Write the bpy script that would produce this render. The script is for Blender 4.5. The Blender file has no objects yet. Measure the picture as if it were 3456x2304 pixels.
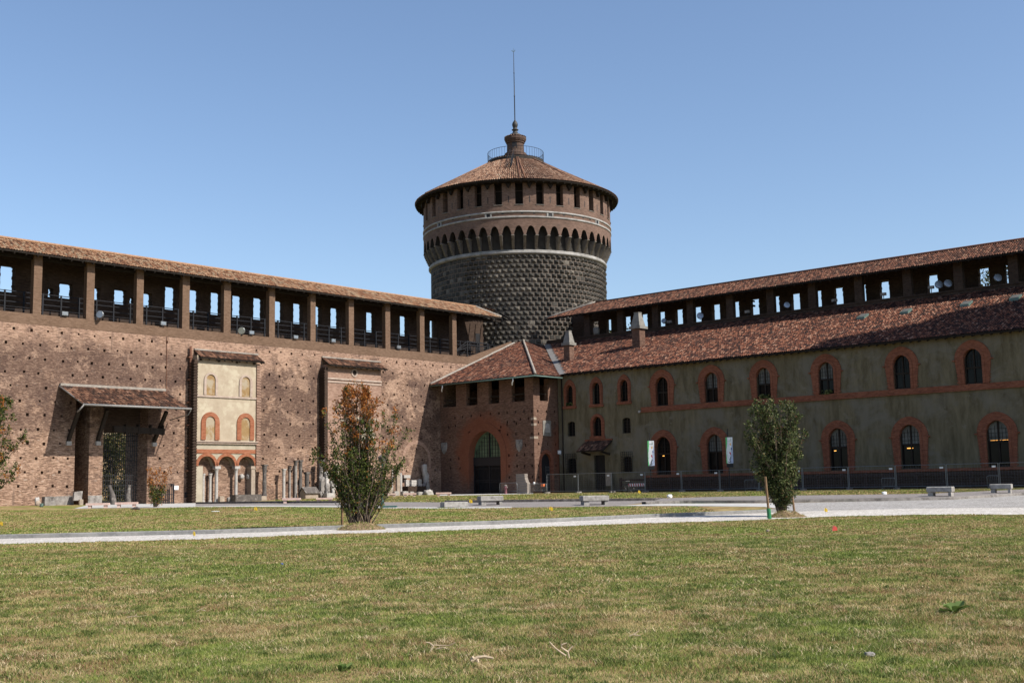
import bpy, math, random
import numpy as np
from mathutils import Vector, noise as mnoise
R = math.radians
scene = bpy.context.scene
COL = scene.collection
random.seed(7)

# ------------------------------------------------------------------ camera model (fitted to the photograph's wall lines)
F, PT, RO, A = 3924.4, R(7.0061), R(1.06378), R(41.7834)
cp, sp, cr, sr = math.cos(PT), math.sin(PT), math.cos(RO), math.sin(RO)
FW = (0, cp, sp); RT = (cr, sr*sp, -sr*cp); UP = (sr, -cr*sp, cr*cp)
CH = 1.6
def ray(x, y):
    a = (x-1728)/F; b = -(y-1152)/F
    return tuple(FW[i]+a*RT[i]+b*UP[i] for i in range(3))
uL = (math.sin(A), math.cos(A)); nL = (math.cos(A), -math.sin(A))
C0 = -89.83394554585365; S0 = -109.5
THETA = math.atan2(-uL[1], -uL[0])            # world angle of the +s axis (s runs along the left wall, t along the right wing)
def W(s, t, z=0.0):
    u = -(s+S0); v = t+C0
    return Vector((uL[0]*u+nL[0]*v, uL[1]*u+nL[1]*v, z))
def ST(P): return (-(P[0]*uL[0]+P[1]*uL[1])-S0, P[0]*nL[0]+P[1]*nL[1]-C0)
def ht(x, y, t=0.0):
    r = ray(x, y); k = (C0+t)/(r[0]*nL[0]+r[1]*nL[1]); return ST((r[0]*k, r[1]*k))[0], CH+r[2]*k
def hs(x, y, s):
    r = ray(x, y); k = (s+S0)/(-(r[0]*uL[0]+r[1]*uL[1])); return ST((r[0]*k, r[1]*k))[1], CH+r[2]*k
def g(X, Y):
    u = max(0, min(1, (Y-42)/46.)); u = u*u*(3-2*u)
    return .7*u - .2*u*math.exp(-((X+28)/8.)**2)
def gst(s, t): p = W(s, t); return g(p.x, p.y)
def G(x, y):
    r = ray(x, y); k = 4.0
    while k < 400 and CH+r[2]*k > g(r[0]*k, r[1]*k): k *= 1.001
    return Vector((r[0]*k, r[1]*k, g(r[0]*k, r[1]*k)))

# ------------------------------------------------------------------ mesh builder
class MB:
    def __init__(self): self.v = []; self.f = []
    def add(self, vs, fs):
        n = len(self.v); self.v += [tuple(p) for p in vs]; self.f += [tuple(i+n for i in f) for f in fs]; return self
    def hexa(self, p): return self.add(p, [(0,3,2,1),(4,5,6,7),(0,1,5,4),(1,2,6,5),(2,3,7,6),(3,0,4,7)])
    def box(self, x0, x1, y0, y1, z0, z1):
        if x0 > x1: x0, x1 = x1, x0
        if y0 > y1: y0, y1 = y1, y0
        return self.hexa([(x0,y0,z0),(x1,y0,z0),(x1,y1,z0),(x0,y1,z0),(x0,y0,z1),(x1,y0,z1),(x1,y1,z1),(x0,y1,z1)])
    def face(self, pts): return self.add(pts, [tuple(range(len(pts)))])
    def prism(self, pts, vec):
        n = len(pts); q = [(p[0]+vec[0], p[1]+vec[1], p[2]+vec[2]) for p in pts]
        return self.add(list(pts)+q, [tuple(range(n))[::-1], tuple(range(n, 2*n))]+[(i, (i+1)%n, n+(i+1)%n, n+i) for i in range(n)])
    def band(self, a, b, closed=False):      # quads between two equally long point lists
        n = len(a); m = n if closed else n-1
        return self.add(list(a)+list(b), [(i, (i+1)%n, n+(i+1)%n, n+i) for i in range(m)])
    def lathe(self, cx, cy, prof, n=24, a0=0.0, a1=2*math.pi):
        full = abs(a1-a0-2*math.pi) < 1e-6; m = n if full else n+1
        vs = []
        for r, z in prof:
            for i in range(m):
                a = a0+(a1-a0)*i/n; vs.append((cx+r*math.cos(a), cy+r*math.sin(a), z))
        fs = []
        for k in range(len(prof)-1):
            for i in range(n):
                j = (i+1) % m; fs.append((k*m+i, k*m+j, (k+1)*m+j, (k+1)*m+i))
        self.add(vs, fs)
        if full and prof[0][0] > 1e-4: self.add(vs[:m], [tuple(range(m))[::-1]])
        if full and prof[-1][0] > 1e-4: self.add(vs[-m:], [tuple(range(m))])
        return self
    def tube(self, pts, rad, n=6):
        pts = [Vector(p) for p in pts]; rad = rad if hasattr(rad, '__len__') else [rad]*len(pts)
        vs = []
        for i, p in enumerate(pts):
            d = (pts[min(i+1, len(pts)-1)]-pts[max(i-1, 0)])
            d = d.normalized() if d.length > 1e-9 else Vector((0,0,1))
            a = d.orthogonal().normalized() if abs(d.z) > .9 else d.cross(Vector((0,0,1))).normalized()
            if i and a.dot(pa) < 0: a = -a
            if i:
                a = (pa - d*pa.dot(d)); a = a.normalized() if a.length > 1e-6 else d.orthogonal().normalized()
            pa = a; b = d.cross(a)
            for k in range(n):
                t = 2*math.pi*k/n; vs.append(p+(a*math.cos(t)+b*math.sin(t))*rad[i])
        fs = [(i*n+k, i*n+(k+1)%n, (i+1)*n+(k+1)%n, (i+1)*n+k) for i in range(len(pts)-1) for k in range(n)]
        fs += [tuple(range(n))[::-1], tuple(range((len(pts)-1)*n, len(pts)*n))]
        return self.add(vs, fs)
    def bar(self, p, q, w, h=None):
        h = h or w; p = Vector(p); q = Vector(q); d = (q-p).normalized()
        a = d.cross(Vector((0,0,1))); a = a.normalized() if a.length > .05 else Vector((1,0,0))
        b = a.cross(d).normalized(); a = a*w/2; b = b*h/2
        return self.hexa([p-a-b, p+a-b, q+a-b, q-a-b, p-a+b, p+a+b, q+a+b, q-a+b])
    def rough(self, c, size, seed=0, n=2, k=.18, yaw=0, shape='box'):
        """irregular weathered stone: a rounded box with noise"""
        rnd = random.Random(seed); off = Vector((rnd.uniform(0, 90), rnd.uniform(0, 90), 0)); N = 5
        idx = {}; vs = []
        def vid(i, j, l):
            key = (i, j, l)
            if key not in idx:
                p = Vector((i/N*2-1, j/N*2-1, l/N*2-1))
                q = p.normalized()*1.15
                m = {'box': .22, 'ball': 1.0, 'blob': .55}[shape]
                w = p*(1-m)+q*m*(.87 if shape == 'ball' else 1)
                w = w + w*mnoise.noise(w*1.7+off)*k
                x, y, z = w.x*size[0]/2, w.y*size[1]/2, w.z*size[2]/2
                x, y = x*math.cos(yaw)-y*math.sin(yaw), x*math.sin(yaw)+y*math.cos(yaw)
                idx[key] = len(vs); vs.append((c[0]+x, c[1]+y, c[2]+z))
            return idx[key]
        fs = []
        for i in range(N):
            for j in range(N):
                for l, fl in ((0, 0), (N, 1)):
                    for ax in range(3):
                        def mk(a, b): return [(l, a, b), (a, l, b), (a, b, l)][ax]
                        q = [vid(*mk(i, j)), vid(*mk(i+1, j)), vid(*mk(i+1, j+1)), vid(*mk(i, j+1))]
                        fs.append(tuple(q if (fl ^ (ax == 1)) else q[::-1]))
        return self.add(vs, fs)

OFF = {}
def mesh_obj(name, mb, mat, smooth=False):
    me = bpy.data.meshes.new(name); me.from_pydata(mb.v, [], mb.f); me.update()
    mats = mat if isinstance(mat, (list, tuple)) else [mat]
    for m in mats: me.materials.append(m)
    if smooth:
        for p in me.polygons: p.use_smooth = True
    o = bpy.data.objects.new(name, me); COL.objects.link(o); return o
def tag(o, label=None, cat=None, group=None, kind=None):
    if label: o['label'] = label
    if cat: o['category'] = cat
    if group: o['group'] = group
    if kind: o['kind'] = kind
    return o
def thing(name, label, cat, base, group=None, frame='st', rot=0.0):
    """Empty at the thing's base. frame 'st': parts are given in castle (s,t,z); frame 'loc': parts are given relative to the base"""
    o = bpy.data.objects.new(name, None); COL.objects.link(o); o.empty_display_size = .3
    if frame == 'st':
        o.location = W(*base); o.rotation_euler = (0, 0, THETA); off = base
    else:
        o.location = base; o.rotation_euler = (0, 0, rot); off = (0, 0, 0)
    tag(o, label, cat, group); OFF[o.name] = off
    return o
def part(name, mb, mat, par, smooth=False, label=None):
    off = OFF[par.name]
    if off != (0, 0, 0): mb.v = [(p[0]-off[0], p[1]-off[1], p[2]-off[2]) for p in mb.v]
    o = mesh_obj(name, mb, mat, smooth); o.parent = par; OFF[o.name] = off
    if label: o['label'] = label
    return o
def single(name, mb, mat, label, cat, base, group=None, frame='st', rot=0.0, smooth=False):
    off = base if frame == 'st' else (0, 0, 0)
    mb.v = [(p[0]-off[0], p[1]-off[1], p[2]-off[2]) for p in mb.v]
    o = mesh_obj(name, mb, mat, smooth)
    if frame == 'st': o.location = W(*base); o.rotation_euler = (0, 0, THETA)
    else: o.location = base; o.rotation_euler = (0, 0, rot)
    return tag(o, label, cat, group)
def fast_mesh(name, V, Fc, nper, mat):
    me = bpy.data.meshes.new(name); nv = len(V); nf = len(Fc)
    me.vertices.add(nv); me.vertices.foreach_set('co', V.astype(np.float32).ravel())
    me.loops.add(nf*nper); me.loops.foreach_set('vertex_index', Fc.astype(np.int32).ravel())
    me.polygons.add(nf); me.polygons.foreach_set('loop_start', np.arange(0, nf*nper, nper, dtype=np.int32))
    me.update(); me.validate()
    me.materials.append(mat); o = bpy.data.objects.new(name, me); COL.objects.link(o); return o

# ------------------------------------------------------------------ materials
class NG:
    def __init__(self, name):
        self.m = bpy.data.materials.new(name); self.m.use_nodes = True; self.t = self.m.node_tree
        self.t.nodes.clear(); self.out = self.n('ShaderNodeOutputMaterial')
    def n(self, ty, **kw):
        nd = self.t.nodes.new(ty)
        for k, v in kw.items(): setattr(nd, k, v)
        return nd
    def l(self, a, b): self.t.links.new(a, b)
    def val(self, sock, v):
        if hasattr(v, 'links'): self.l(v, sock)
        elif isinstance(v, (tuple, list)) and len(v) == 3 and sock.type == 'RGBA': sock.default_value = (*v, 1)
        else: sock.default_value = v
    def math(self, op, a, b=0.0, c=None):
        nd = self.n('ShaderNodeMath', operation=op); self.val(nd.inputs[0], a); self.val(nd.inputs[1], b)
        if c is not None: self.val(nd.inputs[2], c)
        return nd.outputs[0]
    def mix(self, f, a, b, mode='MIX'):
        nd = self.n('ShaderNodeMix', data_type='RGBA', blend_type=mode); nd.clamp_factor = True
        self.val(nd.inputs[0], f); self.val(nd.inputs[6], a); self.val(nd.inputs[7], b); return nd.outputs[2]
    def ramp(self, f, stops, interp='LINEAR'):
        nd = self.n('ShaderNodeValToRGB'); cr_ = nd.color_ramp; cr_.interpolation = interp
        while len(cr_.elements) < len(stops): cr_.elements.new(.5)
        for e, (p, c) in zip(cr_.elements, stops):
            e.position = p; e.color = (*c, 1) if hasattr(c, '__len__') else (c, c, c, 1)
        self.val(nd.inputs[0], f); return nd.outputs[0]
    def noise(self, vec, scale, detail=4, rough=.6, dist=0.0):
        nd = self.n('ShaderNodeTexNoise'); self.l(vec, nd.inputs['Vector']); nd.inputs['Scale'].default_value = scale
        nd.inputs['Detail'].default_value = detail; nd.inputs['Roughness'].default_value = rough; nd.inputs['Distortion'].default_value = dist
        return nd.outputs['Fac']
    def pos(self): return self.n('ShaderNodeNewGeometry').outputs['Position']
    def stz(self):
        vr = self.n('ShaderNodeVectorRotate', rotation_type='Z_AXIS'); self.l(self.pos(), vr.inputs['Vector'])
        o = W(0, 0, 0); vr.inputs['Center'].default_value = o; vr.inputs['Angle'].default_value = -THETA
        sb = self.n('ShaderNodeVectorMath', operation='SUBTRACT'); self.l(vr.outputs[0], sb.inputs[0]); sb.inputs[1].default_value = o
        return sb.outputs[0]
    def scale(self, vec, s):
        mp = self.n('ShaderNodeVectorMath', operation='MULTIPLY'); self.l(vec, mp.inputs[0]); mp.inputs[1].default_value = s; return mp.outputs[0]
    def wallcoord(self, polar=None):
        """(run along wall, height) of the wall"""
        v = self.stz(); sx = self.n('ShaderNodeSeparateXYZ'); self.l(v, sx.inputs[0])
        if polar:
            a = self.math('ARCTAN2', self.math('SUBTRACT', sx.outputs[1], polar[1]), self.math('SUBTRACT', sx.outputs[0], polar[0]))
            u = self.math('MULTIPLY', a, polar[2])
        else: u = self.math('ADD', sx.outputs[0], sx.outputs[1])
        cb = self.n('ShaderNodeCombineXYZ'); self.l(u, cb.inputs[0]); self.l(sx.outputs[2], cb.inputs[1])
        return cb.outputs[0], sx.outputs[2], sx
    def rnd(self): return self.n('ShaderNodeNewGeometry').outputs['Random Per Island']
    def bsdf(self, col, rough=.85, bump=None, bstr=.4, bdist=.02, metal=0.0, spec=.3, trans=0.0):
        b = self.n('ShaderNodeBsdfPrincipled'); self.val(b.inputs['Base Color'], col); self.val(b.inputs['Roughness'], rough)
        b.inputs['Metallic'].default_value = metal; b.inputs['Specular IOR Level'].default_value = spec
        if bump is not None:
            bp = self.n('ShaderNodeBump'); bp.inputs['Strength'].default_value = bstr; bp.inputs['Distance'].default_value = bdist
            self.l(bump, bp.inputs['Height']); self.l(bp.outputs[0], b.inputs['Normal'])
        sh = b.outputs[0]
        if trans:
            tr = self.n('ShaderNodeBsdfTranslucent'); self.val(tr.inputs[0], col); ms = self.n('ShaderNodeMixShader')
            ms.inputs[0].default_value = trans; self.l(sh, ms.inputs[1]); self.l(tr.outputs[0], ms.inputs[2]); sh = ms.outputs[0]
        self.l(sh, self.out.inputs[0]); return self.m

KS = {'old_brick': .60, 'smooth_brick': .44, 'panel_brick': .62, 'orange_brick': .55, 'red_brick': 1.12, 'portal_brick': .95, 'dark_shade_brick': .6, 'tower_brick': .85, 'cream_plaster': .56, 'faded_plaster': .6, 'ochre_plaster': .5, 'pale_moulding': .62, 'mortar_cap': .5, 'white_stone_band': .55, 'weathered_granite': .72, 'kerb_granite': .42, 'pink_stone': .72, 'pale_marble': .56, 'grey_stone': .7, 'blackened_stone': .75, 'tan_stone': .66, 'pale_paving_slab': .66, 'corbel_stone': .8, 'mortar_joint': .62}
def kc(name, *cs):
    k = KS.get(name, 1.0); return [tuple(x*k for x in c) if c else c for c in cs]
def brick_mat(name, dark, mid, light, mortar, patch=None, pscale=.16, pth=(.5, .62), pmax=1.0, contrast=1.0, polar=None, red=None, fleck=.0, zband=False):
    dark, mid, light, mortar = kc(name, dark, mid, light, mortar)
    n = NG(name); uv, z, sx = n.wallcoord(polar)
    bt = n.n('ShaderNodeTexBrick'); n.l(uv, bt.inputs['Vector']); bt.inputs['Scale'].default_value = 1.0
    bt.inputs['Brick Width'].default_value = .29; bt.inputs['Row Height'].default_value = .088; bt.inputs['Mortar Size'].default_value = .009
    bt.inputs['Mortar Smooth'].default_value = .3; bt.inputs['Color1'].default_value = (0, 0, 0, 1); bt.inputs['Color2'].default_value = (1, 1, 1, 1)
    bt.inputs['Mortar'].default_value = (.5, .5, .5, 1); bt.inputs['Bias'].default_value = 0
    streak = n.noise(n.scale(uv, (2.0, 9.5, 1)), 1.0, 5, .7)
    fine = n.noise(n.scale(uv, (4.5, 15.0, 1)), 1.0, 3, .7)
    big = n.noise(uv, .35, 5, .65)
    f = n.math('ADD', n.math('MULTIPLY', bt.outputs['Color'], .22), n.math('ADD', n.math('MULTIPLY', streak, .55*contrast), n.math('MULTIPLY', fine, .42*contrast)))
    f = n.math('ADD', n.math('SUBTRACT', f, .485*contrast+.11), .5)
    f = n.math('ADD', f, n.math('MULTIPLY', n.math('SUBTRACT', big, .5), .5))
    c = n.ramp(f, [(.28, dark), (.5, mid), (.72, light)])
    c = n.mix(n.math('MULTIPLY', bt.outputs['Fac'], .55), c, mortar)
    if red:
        (rc, cs, cz, rad) = red
        d = n.n('ShaderNodeVectorMath', operation='DISTANCE'); n.l(uv, d.inputs[0]); d.inputs[1].default_value = (cs, cz, 0)
        m = n.math('ADD', d.outputs['Value'], n.math('MULTIPLY', n.math('SUBTRACT', n.noise(uv, .9, 4), .5), 2.2))
        c = n.mix(n.ramp(m if rad == 1 else n.math('DIVIDE', m, rad), [(.75, .85), (1.0, 0.0)]), c, n.mix(f, tuple(x*.6 for x in rc), rc))
    if fleck:
        fl = n.noise(n.scale(uv, (2.2, 8.0, 1)), 1.0, 2, .5)
        c = n.mix(n.math('MULTIPLY', n.ramp(fl, [(.66, 0.0), (.72, 1.0)]), fleck), c, (.42, .35, .29))
    if patch:
        pn = n.noise(n.scale(uv, (1, .8, 1)), pscale, 6, .62, .3)
        pf = n.ramp(pn, [(pth[0], 0.0), (pth[1], pmax)])
        if zband:
            pf = n.math('MULTIPLY', pf, n.ramp(n.math('DIVIDE', z, 15.0), [(.25, .35), (.5, 1.0), (.86, 1.0), (.95, .15)]))
            c = n.mix(n.math('MULTIPLY', n.ramp(n.math('DIVIDE', n.math('ADD', z, n.math('MULTIPLY', big, 3.0)), 16.5), [(.84, 0.0), (.95, .5)]), n.ramp(streak, [(.4, 0.0), (.55, 1.0)])), c, (.40, .26, .19))
        c = n.mix(n.math('MULTIPLY', pf, n.ramp(fine, [(.3, 1.0), (.75, .45)])), c, patch)
    if zband:
        l1 = n.ramp(n.noise(n.scale(uv, (1, 1.3, 1)), .42, 8, .75), [(.545, 0.0), (.575, .6)]); c = n.mix(n.math('MULTIPLY', l1, n.ramp(fine, [(.35, .2), (.6, 1.0)])), c, (.40, .27, .195))
        off_ = n.n('ShaderNodeVectorMath', operation='ADD'); n.l(uv, off_.inputs[0]); off_.inputs[1].default_value = (37, 11, 0)
        l2 = n.ramp(n.noise(off_.outputs[0], .38, 8, .78), [(.55, 0.0), (.575, .62)]); c = n.mix(n.math('MULTIPLY', l2, n.ramp(fine, [(.3, 1.0), (.7, .4)])), c, (.055, .034, .030))
        l3 = n.ramp(n.noise(n.scale(off_.outputs[0], (2.5, .22, 1)), .6, 5, .6), [(.60, 0.0), (.68, .45)]); c = n.mix(l3, c, (.07, .05, .042))
    h = n.math('ADD', n.math('MULTIPLY', streak, .6), n.math('MULTIPLY', n.math('SUBTRACT', 1.0, bt.outputs['Fac']), .4))
    return n.bsdf(c, .93, h, .6, .03, spec=.12)

def noisy(name, a, b, scale=3.0, rough=.85, bump=.3, bd=.02, metal=0, spec=.25, streak=None, c3=None, s3=.4, th3=(.5, .7), detail=5):
    a, b, c3 = kc(name, a, b, c3)
    n = NG(name); p = n.stz()
    v = n.scale(p, streak) if streak else p
    f = n.noise(v, scale, detail, .65)
    c = n.ramp(f, [(.3, a), (.7, b)])
    if c3: c = n.mix(n.ramp(n.noise(p, s3, 5, .65), [(th3[0], 0.0), (th3[1], 1.0)]), c, c3)
    return n.bsdf(c, rough, f if bump else None, bump, bd, metal, spec)
def plain(name, c, rough=.6, metal=0, spec=.4):
    n = NG(name); f = n.noise(n.stz(), 5.0, 3)
    return n.bsdf(n.ramp(f, [(.3, tuple(x*.85 for x in c)), (.7, tuple(min(1, x*1.12) for x in c))]), rough, None, metal=metal, spec=spec)
def tile_mat(name, stops, moss=(.035, .03, .028), ms=.5, mth=(.52, .75)):
    n = NG(name); r = n.rnd(); p = n.stz()
    c = n.ramp(r, stops)
    c = n.mix(n.math('MULTIPLY', n.ramp(n.noise(p, ms, 5, .7), [(mth[0], 0.0), (mth[1], .75)]), 1.0), c, moss)
    f = n.noise(p, 6.0, 3)
    c = n.mix(n.math('MULTIPLY', n.ramp(f, [(.35, .45), (.65, 0.0)]), 1.0), c, tuple(x*.5 for x in stops[1][1]))
    return n.bsdf(c, .9, f, .3, .01, spec=.12)

M = {}
M['brick_old'] = brick_mat('old_brick', (.13, .078, .055), (.37, .225, .152), (.67, .455, .33), (.40, .30, .24), patch=(.060, .036, .030), pscale=.15, pth=(.455, .505), pmax=.85, fleck=.7, contrast=2.1, zband=True)
M['brick_new'] = brick_mat('smooth_brick', (.22, .135, .085), (.32, .20, .135), (.42, .275, .19), (.30, .21, .15), contrast=1.2)
M['brick_panel'] = brick_mat('panel_brick', (.24, .14, .10), (.42, .26, .19), (.60, .42, .32), (.48, .37, .30), contrast=.7)
M['brick_orange'] = brick_mat('orange_brick', (.30, .10, .05), (.48, .17, .085), (.58, .27, .16), (.4, .25, .18), contrast=.8)
M['brick_red'] = brick_mat('red_brick', (.10, .038, .024), (.185, .065, .038), (.25, .10, .06), (.18, .10, .07), contrast=.9)
M['brick_portal'] = brick_mat('portal_brick', (.07, .04, .03), (.135, .077, .055), (.22, .135, .10), (.16, .105, .08), red=((.22, .08, .045), 20.85+6.5, 4.9, 4.6), contrast=1.0)
M['brick_dark_shade'] = brick_mat('dark_shade_brick', (.045, .03, .023), (.085, .056, .042), (.13, .088, .066), (.10, .075, .06), contrast=.8)  # dark brick; also carries painted shade for gallery interior and unlit edges
M['brick_tower'] = brick_mat('tower_brick', (.09, .06, .047), (.165, .105, .08), (.24, .16, .125), (.19, .135, .11), polar=(0, -6.8, 11.9), patch=(.085, .07, .06), pscale=.3, pth=(.56, .70), pmax=.7, contrast=.9)
M['lantern_brick'] = brick_mat('lantern_brick', (.04, .028, .022), (.08, .052, .042), (.13, .09, .07), (.10, .075, .06))
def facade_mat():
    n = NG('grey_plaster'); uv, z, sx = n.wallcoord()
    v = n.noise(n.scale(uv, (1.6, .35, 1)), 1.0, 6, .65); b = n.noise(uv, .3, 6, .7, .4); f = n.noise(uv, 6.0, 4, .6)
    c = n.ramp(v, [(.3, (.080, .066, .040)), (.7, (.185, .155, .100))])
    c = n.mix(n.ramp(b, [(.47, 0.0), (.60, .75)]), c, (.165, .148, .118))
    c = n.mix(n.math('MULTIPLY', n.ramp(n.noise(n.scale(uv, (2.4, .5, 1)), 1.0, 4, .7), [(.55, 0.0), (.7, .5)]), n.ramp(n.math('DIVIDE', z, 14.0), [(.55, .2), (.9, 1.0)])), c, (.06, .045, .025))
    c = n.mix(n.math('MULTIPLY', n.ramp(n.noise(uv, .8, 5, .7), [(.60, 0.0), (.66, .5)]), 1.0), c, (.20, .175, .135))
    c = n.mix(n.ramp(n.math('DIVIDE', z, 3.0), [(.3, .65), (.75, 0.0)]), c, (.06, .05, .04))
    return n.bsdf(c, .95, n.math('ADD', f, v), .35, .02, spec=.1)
M['plaster'] = facade_mat()
M['cream'] = noisy('cream_plaster', (.52, .42, .30), (.68, .57, .43), 1.3, .95, .2, c3=(.72, .63, .47), s3=.9, th3=(.5, .62))
M['cream_pale'] = noisy('faded_plaster', (.46, .40, .30), (.62, .55, .43), 1.6, .95, .2)
M['ochre'] = noisy('ochre_plaster', (.42, .26, .11), (.56, .38, .19), 2.2, .95, .2, c3=(.60, .50, .36), s3=1.1, th3=(.46, .60))
M['pinkstone_wall'] = noisy('pale_moulding', (.45, .34, .27), (.62, .50, .42), 3, .9, .3)
M['tile_left'] = tile_mat('straw_orange_tiles', [(0, (0.079, 0.046, 0.033)), (.2, (0.218, 0.106, 0.059)), (.5, (0.310, 0.172, 0.099)), (.8, (0.396, 0.264, 0.165)), (1, (0.277, 0.218, 0.145))], ms=.35, mth=(.56, .85))  # lighter straw and orange clay of the left roof
M['tile_right'] = tile_mat('red_tiles', [(0, (0.024, 0.017, 0.016)), (.3, (0.069, 0.032, 0.024)), (.58, (0.158, 0.060, 0.037)), (.85, (0.232, 0.100, 0.060)), (1, (0.326, 0.190, 0.132))], ms=.4, mth=(.5, .75))
M['tile_gallery'] = tile_mat('gallery_tiles', [(0, (0.034, 0.022, 0.019)), (.3, (0.084, 0.042, 0.030)), (.65, (0.153, 0.066, 0.042)), (.9, (0.207, 0.098, 0.064)), (1, (0.246, 0.148, 0.098))], ms=.4, mth=(.55, .8))
M['tile_dark'] = tile_mat('mossy_tiles', [(0, (0.038, 0.026, 0.021)), (.3, (0.090, 0.045, 0.030)), (.6, (0.165, 0.083, 0.053)), (.9, (0.270, 0.143, 0.090)), (1, (0.315, 0.188, 0.128))], ms=1.2, mth=(.45, .65))
M['tile_tower'] = tile_mat('tower_tiles', [(0, (0.095, 0.054, 0.041)), (.25, (0.211, 0.116, 0.075)), (.6, (0.306, 0.177, 0.116)), (.9, (0.394, 0.258, 0.177)), (1, (0.340, 0.258, 0.190))], ms=.4, mth=(.56, .8))
M['mortar'] = noisy('mortar_cap', (.38, .33, .28), (.62, .56, .49), 3, .95, .3)
M['wood_dark'] = noisy('dark_timber', (.014, .010, .008), (.032, .023, .017), 4, .8, .3, streak=(1, 1, .4))
M['soffit'] = noisy('soffit_timber', (.010, .008, .006), (.024, .017, .013), 4, .9, .2)  # timber, darkened further to paint in the shade under the gallery roof
def ashlar_mat():
    n = NG('dark_ashlar'); r = n.rnd(); p = n.stz()
    c = n.ramp(r, [(0, (.024, .022, .020)), (.5, (.050, .045, .039)), (.9, (.080, .071, .060)), (1, (.17, .15, .125))])
    f = n.noise(p, 4.0, 5, .7)
    c = n.mix(n.ramp(f, [(.35, .6), (.6, 0.0)]), c, (.035, .035, .03))
    c = n.mix(n.ramp(n.noise(p, .5, 5, .6), [(.55, 0.0), (.75, .6)]), c, (.12, .107, .09))
    return n.bsdf(c, .85, f, .5, .03, spec=.2)
M['ashlar'] = ashlar_mat()
M['ashlar_joint'] = noisy('mortar_joint', (.20, .155, .125), (.30, .24, .195), 2, .95, .2)
M['white_band'] = noisy('white_stone_band', (.36, .34, .32), (.62, .60, .57), 1.5, .8, .2, c3=(.25, .24, .22), s3=1.0, th3=(.5, .75))
M['corbel'] = noisy('corbel_stone', (.13, .115, .10), (.30, .265, .23), 2.5, .9, .4)
M['stucco_dark_shade'] = noisy('dark_shade_render', (.022, .019, .017), (.045, .040, .034), 1.5, .9, .3)  # dark render; painted shade for tower recesses and gallery walkway
M['granite'] = noisy('weathered_granite', (.28, .26, .235), (.50, .475, .44), 5, .9, .35, c3=(.16, .145, .13), s3=2.2, th3=(.55, .72))
M['granite_edge'] = noisy('kerb_granite', (.33, .325, .315), (.56, .55, .53), 7, .85, .3, c3=(.66, .64, .60), s3=.9)
M['pink'] = noisy('pink_stone', (.60, .40, .33), (.80, .60, .52), 4, .8, .2)
M['marble'] = noisy('pale_marble', (.45, .42, .39), (.72, .68, .63), 4, .7, .3)
M['stone_grey'] = noisy('grey_stone', (.20, .18, .165), (.40, .37, .34), 3.5, .9, .4, c3=(.10, .09, .08), s3=1.8, th3=(.52, .7))
M['stone_dark'] = noisy('blackened_stone', (.07, .06, .055), (.17, .15, .135), 4, .85, .4, c3=(.30, .27, .24), s3=2.5, th3=(.55, .7))
M['stone_tan'] = noisy('tan_stone', (.33, .26, .20), (.52, .43, .34), 3, .9, .4)
M['chimcap'] = noisy('chimney_cement', (.14, .13, .115), (.24, .225, .20), 2, .9, .3)
M['iron'] = plain('black_iron', (.015, .015, .017), .55, 0, .3)
M['railing'] = plain('dark_rail', (.014, .015, .019), .6, 0, .2)
M['galv'] = plain('galvanised_steel', (.20, .21, .215), .45, .6, .5)
M['lampgreen'] = noisy('green_paint', (.025, .07, .06), (.045, .11, .095), 6, .5, .1)
M['lead'] = plain('lead_sheet', (.22, .21, .20), .6, .2)
M['gutter'] = plain('green_copper_gutter', (.10, .15, .13), .6, .2)
M['pipe'] = plain('rusty_brown_pipe', (.16, .07, .04), .6, .1)
M['white'] = plain('white_enamel', (.75, .76, .77), .45)
M['lampglass'] = plain('silver_reflector', (.34, .36, .37), .25, .7, .6)
M['redpaint'] = plain('red_paint', (.45, .04, .04), .5)
M['hydrant'] = plain('faded_red_iron', (.16, .06, .07), .6)
M['orange'] = plain('orange_plastic', (.7, .16, .04), .5)
M['black'] = plain('black_rubber', (.012, .012, .013), .7)
M['yellow'] = plain('yellow_flag_cloth', (.80, .52, .03), .6)
M['redflag'] = plain('red_flag_cloth', (.75, .10, .08), .6)
M['wood'] = noisy('weathered_stake', (.12, .075, .04), (.24, .15, .085), 6, .85, .3, streak=(1, 1, .3))
M['greenplastic'] = plain('green_plastic', (.02, .16, .06), .5)
M['railwood'] = noisy('stained_rail_timber', (.03, .022, .02), (.07, .045, .038), 4, .8, .2)
M['cladding'] = noisy('light_sheeting', (.17, .145, .125), (.24, .21, .185), 4, .8, .3, streak=(.3, .3, 6))
M['glass'] = None
def glass(name, c, r=.12, sp_=.3):
    n = NG(name); f = n.noise(n.stz(), 1.1, 2)
    return n.bsdf(n.ramp(f, [(.35, tuple(x*.55 for x in c)), (.65, c)]), r, None, spec=sp_)
M['glass_dark'] = glass('dark_glass', (.010, .010, .010), .12, .12)
M['glass_pale'] = glass('curtained_glass', (.15, .15, .14), .35)
M['glass_green'] = glass('greenish_glass', (.10, .15, .09), .35)
M['bronze'] = plain('dark_finial', (.028, .027, .025), .6)
n = NG('warm_ceiling_lamp'); e = n.n('ShaderNodeEmission'); e.inputs[0].default_value = (1, .45, .1, 1); e.inputs[1].default_value = 1.6; n.l(e.outputs[0], n.out.inputs[0]); M['glow'] = n.m

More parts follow.
